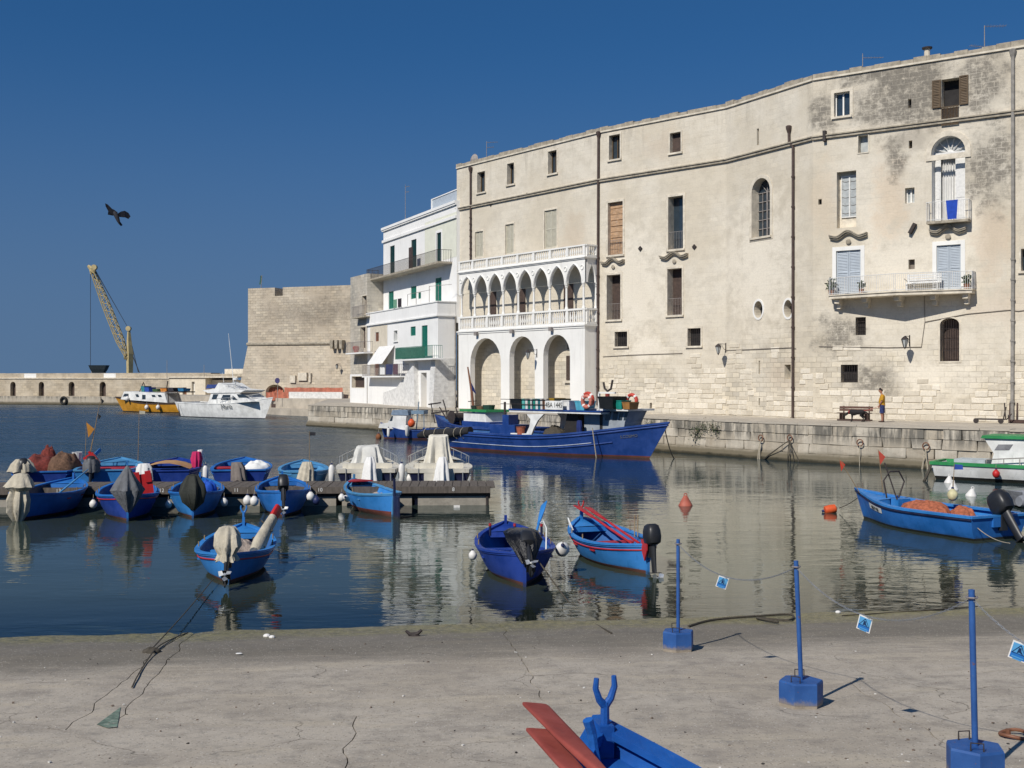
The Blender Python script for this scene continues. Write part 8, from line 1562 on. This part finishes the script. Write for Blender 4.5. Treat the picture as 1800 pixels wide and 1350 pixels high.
mk('hair', MB().rings([[(.07 + rx * math.cos(a), ry * math.sin(a), z + .035 * math.cos(a)) for a in [2 * pi * j / 14 for j in range(14)]] for z, rx, ry in ((1.66, .104, .083), (1.71, .105, .084), (1.76, .08, .066), (1.785, .02, .02))]), M_hair, man, mm, smooth=60)
for sd in (1, -1):
    mk('shoe', MB().rings([[(x, .11 * sd + y_ * math.cos(a), .045 + h_ * math.sin(a)) for a in [2 * pi * j / 10 for j in range(10)]] for x, y_, h_ in ((-.09 + .02 * sd, .025, .02), (-.05 + .02 * sd, .045, .045), (.05 + .02 * sd, .05, .042), (.14 + .02 * sd, .045, .03), (.18 + .02 * sd, .02, .015))]), M_bw, man, mm, smooth=60)
    mk('eye', MB().ball((.178, .03 * sd, 1.665), .008, .010, .008, 6, 5), M_hair, man, mm)
mk('mouth', MB().box(.172, .178, -.022, .022, 1.597, 1.602), M_bb, man, mm)
dp = quay_ground(1506, 741.5); df = Vector((-.83, .5, 0)); df = -Vector((S3.u.x, S3.u.y, 0)); dm = Matrix.Translation(dp) @ Matrix.Rotation(math.atan2(df.y, df.x), 4, 'Z') @ Matrix.Scale(1.15, 4); dog = thing('dog', 'black dog sniffing the ground in front of the bench', 'dog', dm)
db_ = MB().rings([[(x, ry * math.cos(a), zc + rz * math.sin(a)) for a in [2 * pi * j / 14 for j in range(14)]] for x, zc, ry, rz in ((-.36, .44, .03, .04), (-.32, .44, .085, .095), (-.2, .45, .10, .11), (-.02, .44, .095, .11), (.12, .425, .11, .145), (.24, .44, .10, .13), (.31, .45, .075, .09), (.38, .42, .06, .07), (.44, .38, .06, .065), (.49, .345, .062, .062), (.535, .31, .05, .05), (.58, .27, .034, .036), (.62, .235, .03, .03), (.635, .225, .012, .012))])
for x, y_, hind in ((.2, .07, 0), (.24, -.07, 0), (-.26, .07, 1), (-.30, -.07, 1)):
    P = [(x, y_, .40), (x - .01, y_, .26), (x + .0, y_, .14), (x + .01, y_, .03), (x + .05, y_, .018)] if not hind else [(x, y_, .45), (x + .05, y_, .30), (x - .07, y_, .17), (x - .04, y_, .05), (x + .01, y_, .018)]
    db_.add(*(lambda m_: (m_.v, m_.f))(limb(P, [.065, .038, .026, .022, .026] if not hind else [.085, .06, .028, .022, .026])))
db_.tube([(-.35, 0, .47), (-.46, 0, .44), (-.55, 0, .36), (-.58, 0, .28)], [.035, .028, .02, .01], 8)
for sd in (1, -1): db_.add([(.44, .04 * sd, .43), (.50, .06 * sd, .40), (.48, .085 * sd, .31), (.42, .075 * sd, .34)], [(0, 1, 2, 3)])
mk('body', db_, M('black_fur', (.012, .011, .012), .75, .3, 20, .5, 60), dog, dm, smooth=60); mk('collar', MB().tube([(.345, .075 * math.cos(a), .435 + .085 * math.sin(a)) for a in [2 * pi * j / 12 for j in range(13)]], .012, 5, cap=False), M_redp, dog, dm)
rope([mm @ Vector((.17, .2, .84)), dm @ Vector((.33, 0, .52))], 'thin leash from the person to the black dog', .008, M_redp, .12, 'leash', 'leash')
tp = quay_ground(1740, 744); tm = Matrix.Translation(tp) @ Matrix.Rotation(math.atan2(S3.u.y, S3.u.x), 4, 'Z'); tl = thing('boat_trolley', 'low metal boat trolley by the wall at the right', 'trolley', tm)
mk('frame', MB().box(-.7, .75, -.3, -.24, .18, .24).box(-.7, .75, .24, .3, .18, .24).box(-.7, -.64, -.3, .3, .18, .24).cyl((.7, .27, .2), (.64, .27, 1.05), .03).cyl((.7, -.27, .2), (.82, -.2, .85), .03).cyl((.75, .27, .2), (1.0, .27, .5), .025), M_iron, tl, tm)
for x in (-.6, .6): mk('wheel', MB().cyl((x, -.36, .13), (x, -.28, .13), .13, n=14), M_iron, tl, tm)
for i, (px, w, lbl) in enumerate(((1787, .9, 'dark upright planks leaning at the foot of the right drainpipe'), )):
    p = quay_ground(px, 744); solo('leaning_planks', MB().obox(Matrix.Translation((0, .1, .5)) @ Matrix.Rotation(-.15, 4, 'X'), .07, .05, 1.1).obox(Matrix.Translation((-.35, .1, .5)) @ Matrix.Rotation(-.15, 4, 'X'), .07, .05, 1.1).box(-.3, 1.6, -.15, .1, .02, .18), M_bw, lbl, 'planks', Matrix.Translation(p) @ Matrix.Rotation(math.atan2(S3.u.y, S3.u.x), 4, 'Z'))
# --- bird
bpz = at_d(205, 377, 42); bm = Matrix.Translation(bpz) @ Matrix.Rotation(.9, 4, 'Y') @ Matrix.Rotation(.5, 4, 'Z') @ Matrix.Scale(1.0, 4); bird = thing('bird', 'dark bird banking in the blue sky above the crane', 'bird', Matrix.Translation(bpz)); B0 = WM[bird.name]; k_ = 42 / FP
def bq(px, py, dy=0): return Vector(((px - 205) * k_, dy, (377 - py) * k_))
M_bird = M('dark_feathers', (.03, .03, .038), .8, .3, 20)
mk('body', MB().tube([bq(210, 394), bq(208, 388), bq(205, 380), bq(202, 374), bq(199, 370), bq(197, 368)], [.02, .06, .085, .075, .05, .02], 10), M_bird, bird, B0, smooth=True); mk('tail', MB().add([bq(208, 386, .05), bq(214, 395, .1), bq(211, 397, .1), bq(207, 393, .08), bq(204, 388, .05)], [(0, 1, 2, 3, 4)]), M_bird, bird, B0)
mk('wing', MB().add([bq(207, 373), bq(199, 368, -.1), bq(193, 361, -.2), bq(189, 359, -.25), bq(189, 364, -.2), bq(192, 372, -.1), bq(191, 378, -.1), bq(197, 379), bq(203, 379)], [(0, 1, 2, 8), (2, 3, 4, 5), (2, 5, 8), (5, 6, 7, 8)]), M_bird, bird, B0); mk('wing', MB().add([bq(206, 376), bq(211, 371, .1), bq(216, 369, .2), bq(221, 372, .3), bq(224, 378, .35), bq(221, 383, .3), bq(217, 381, .2), bq(211, 381, .1), bq(206, 381)], [(0, 1, 7, 8), (1, 2, 6, 7), (2, 3, 5, 6), (3, 4, 5)]), M_bird, bird, B0)
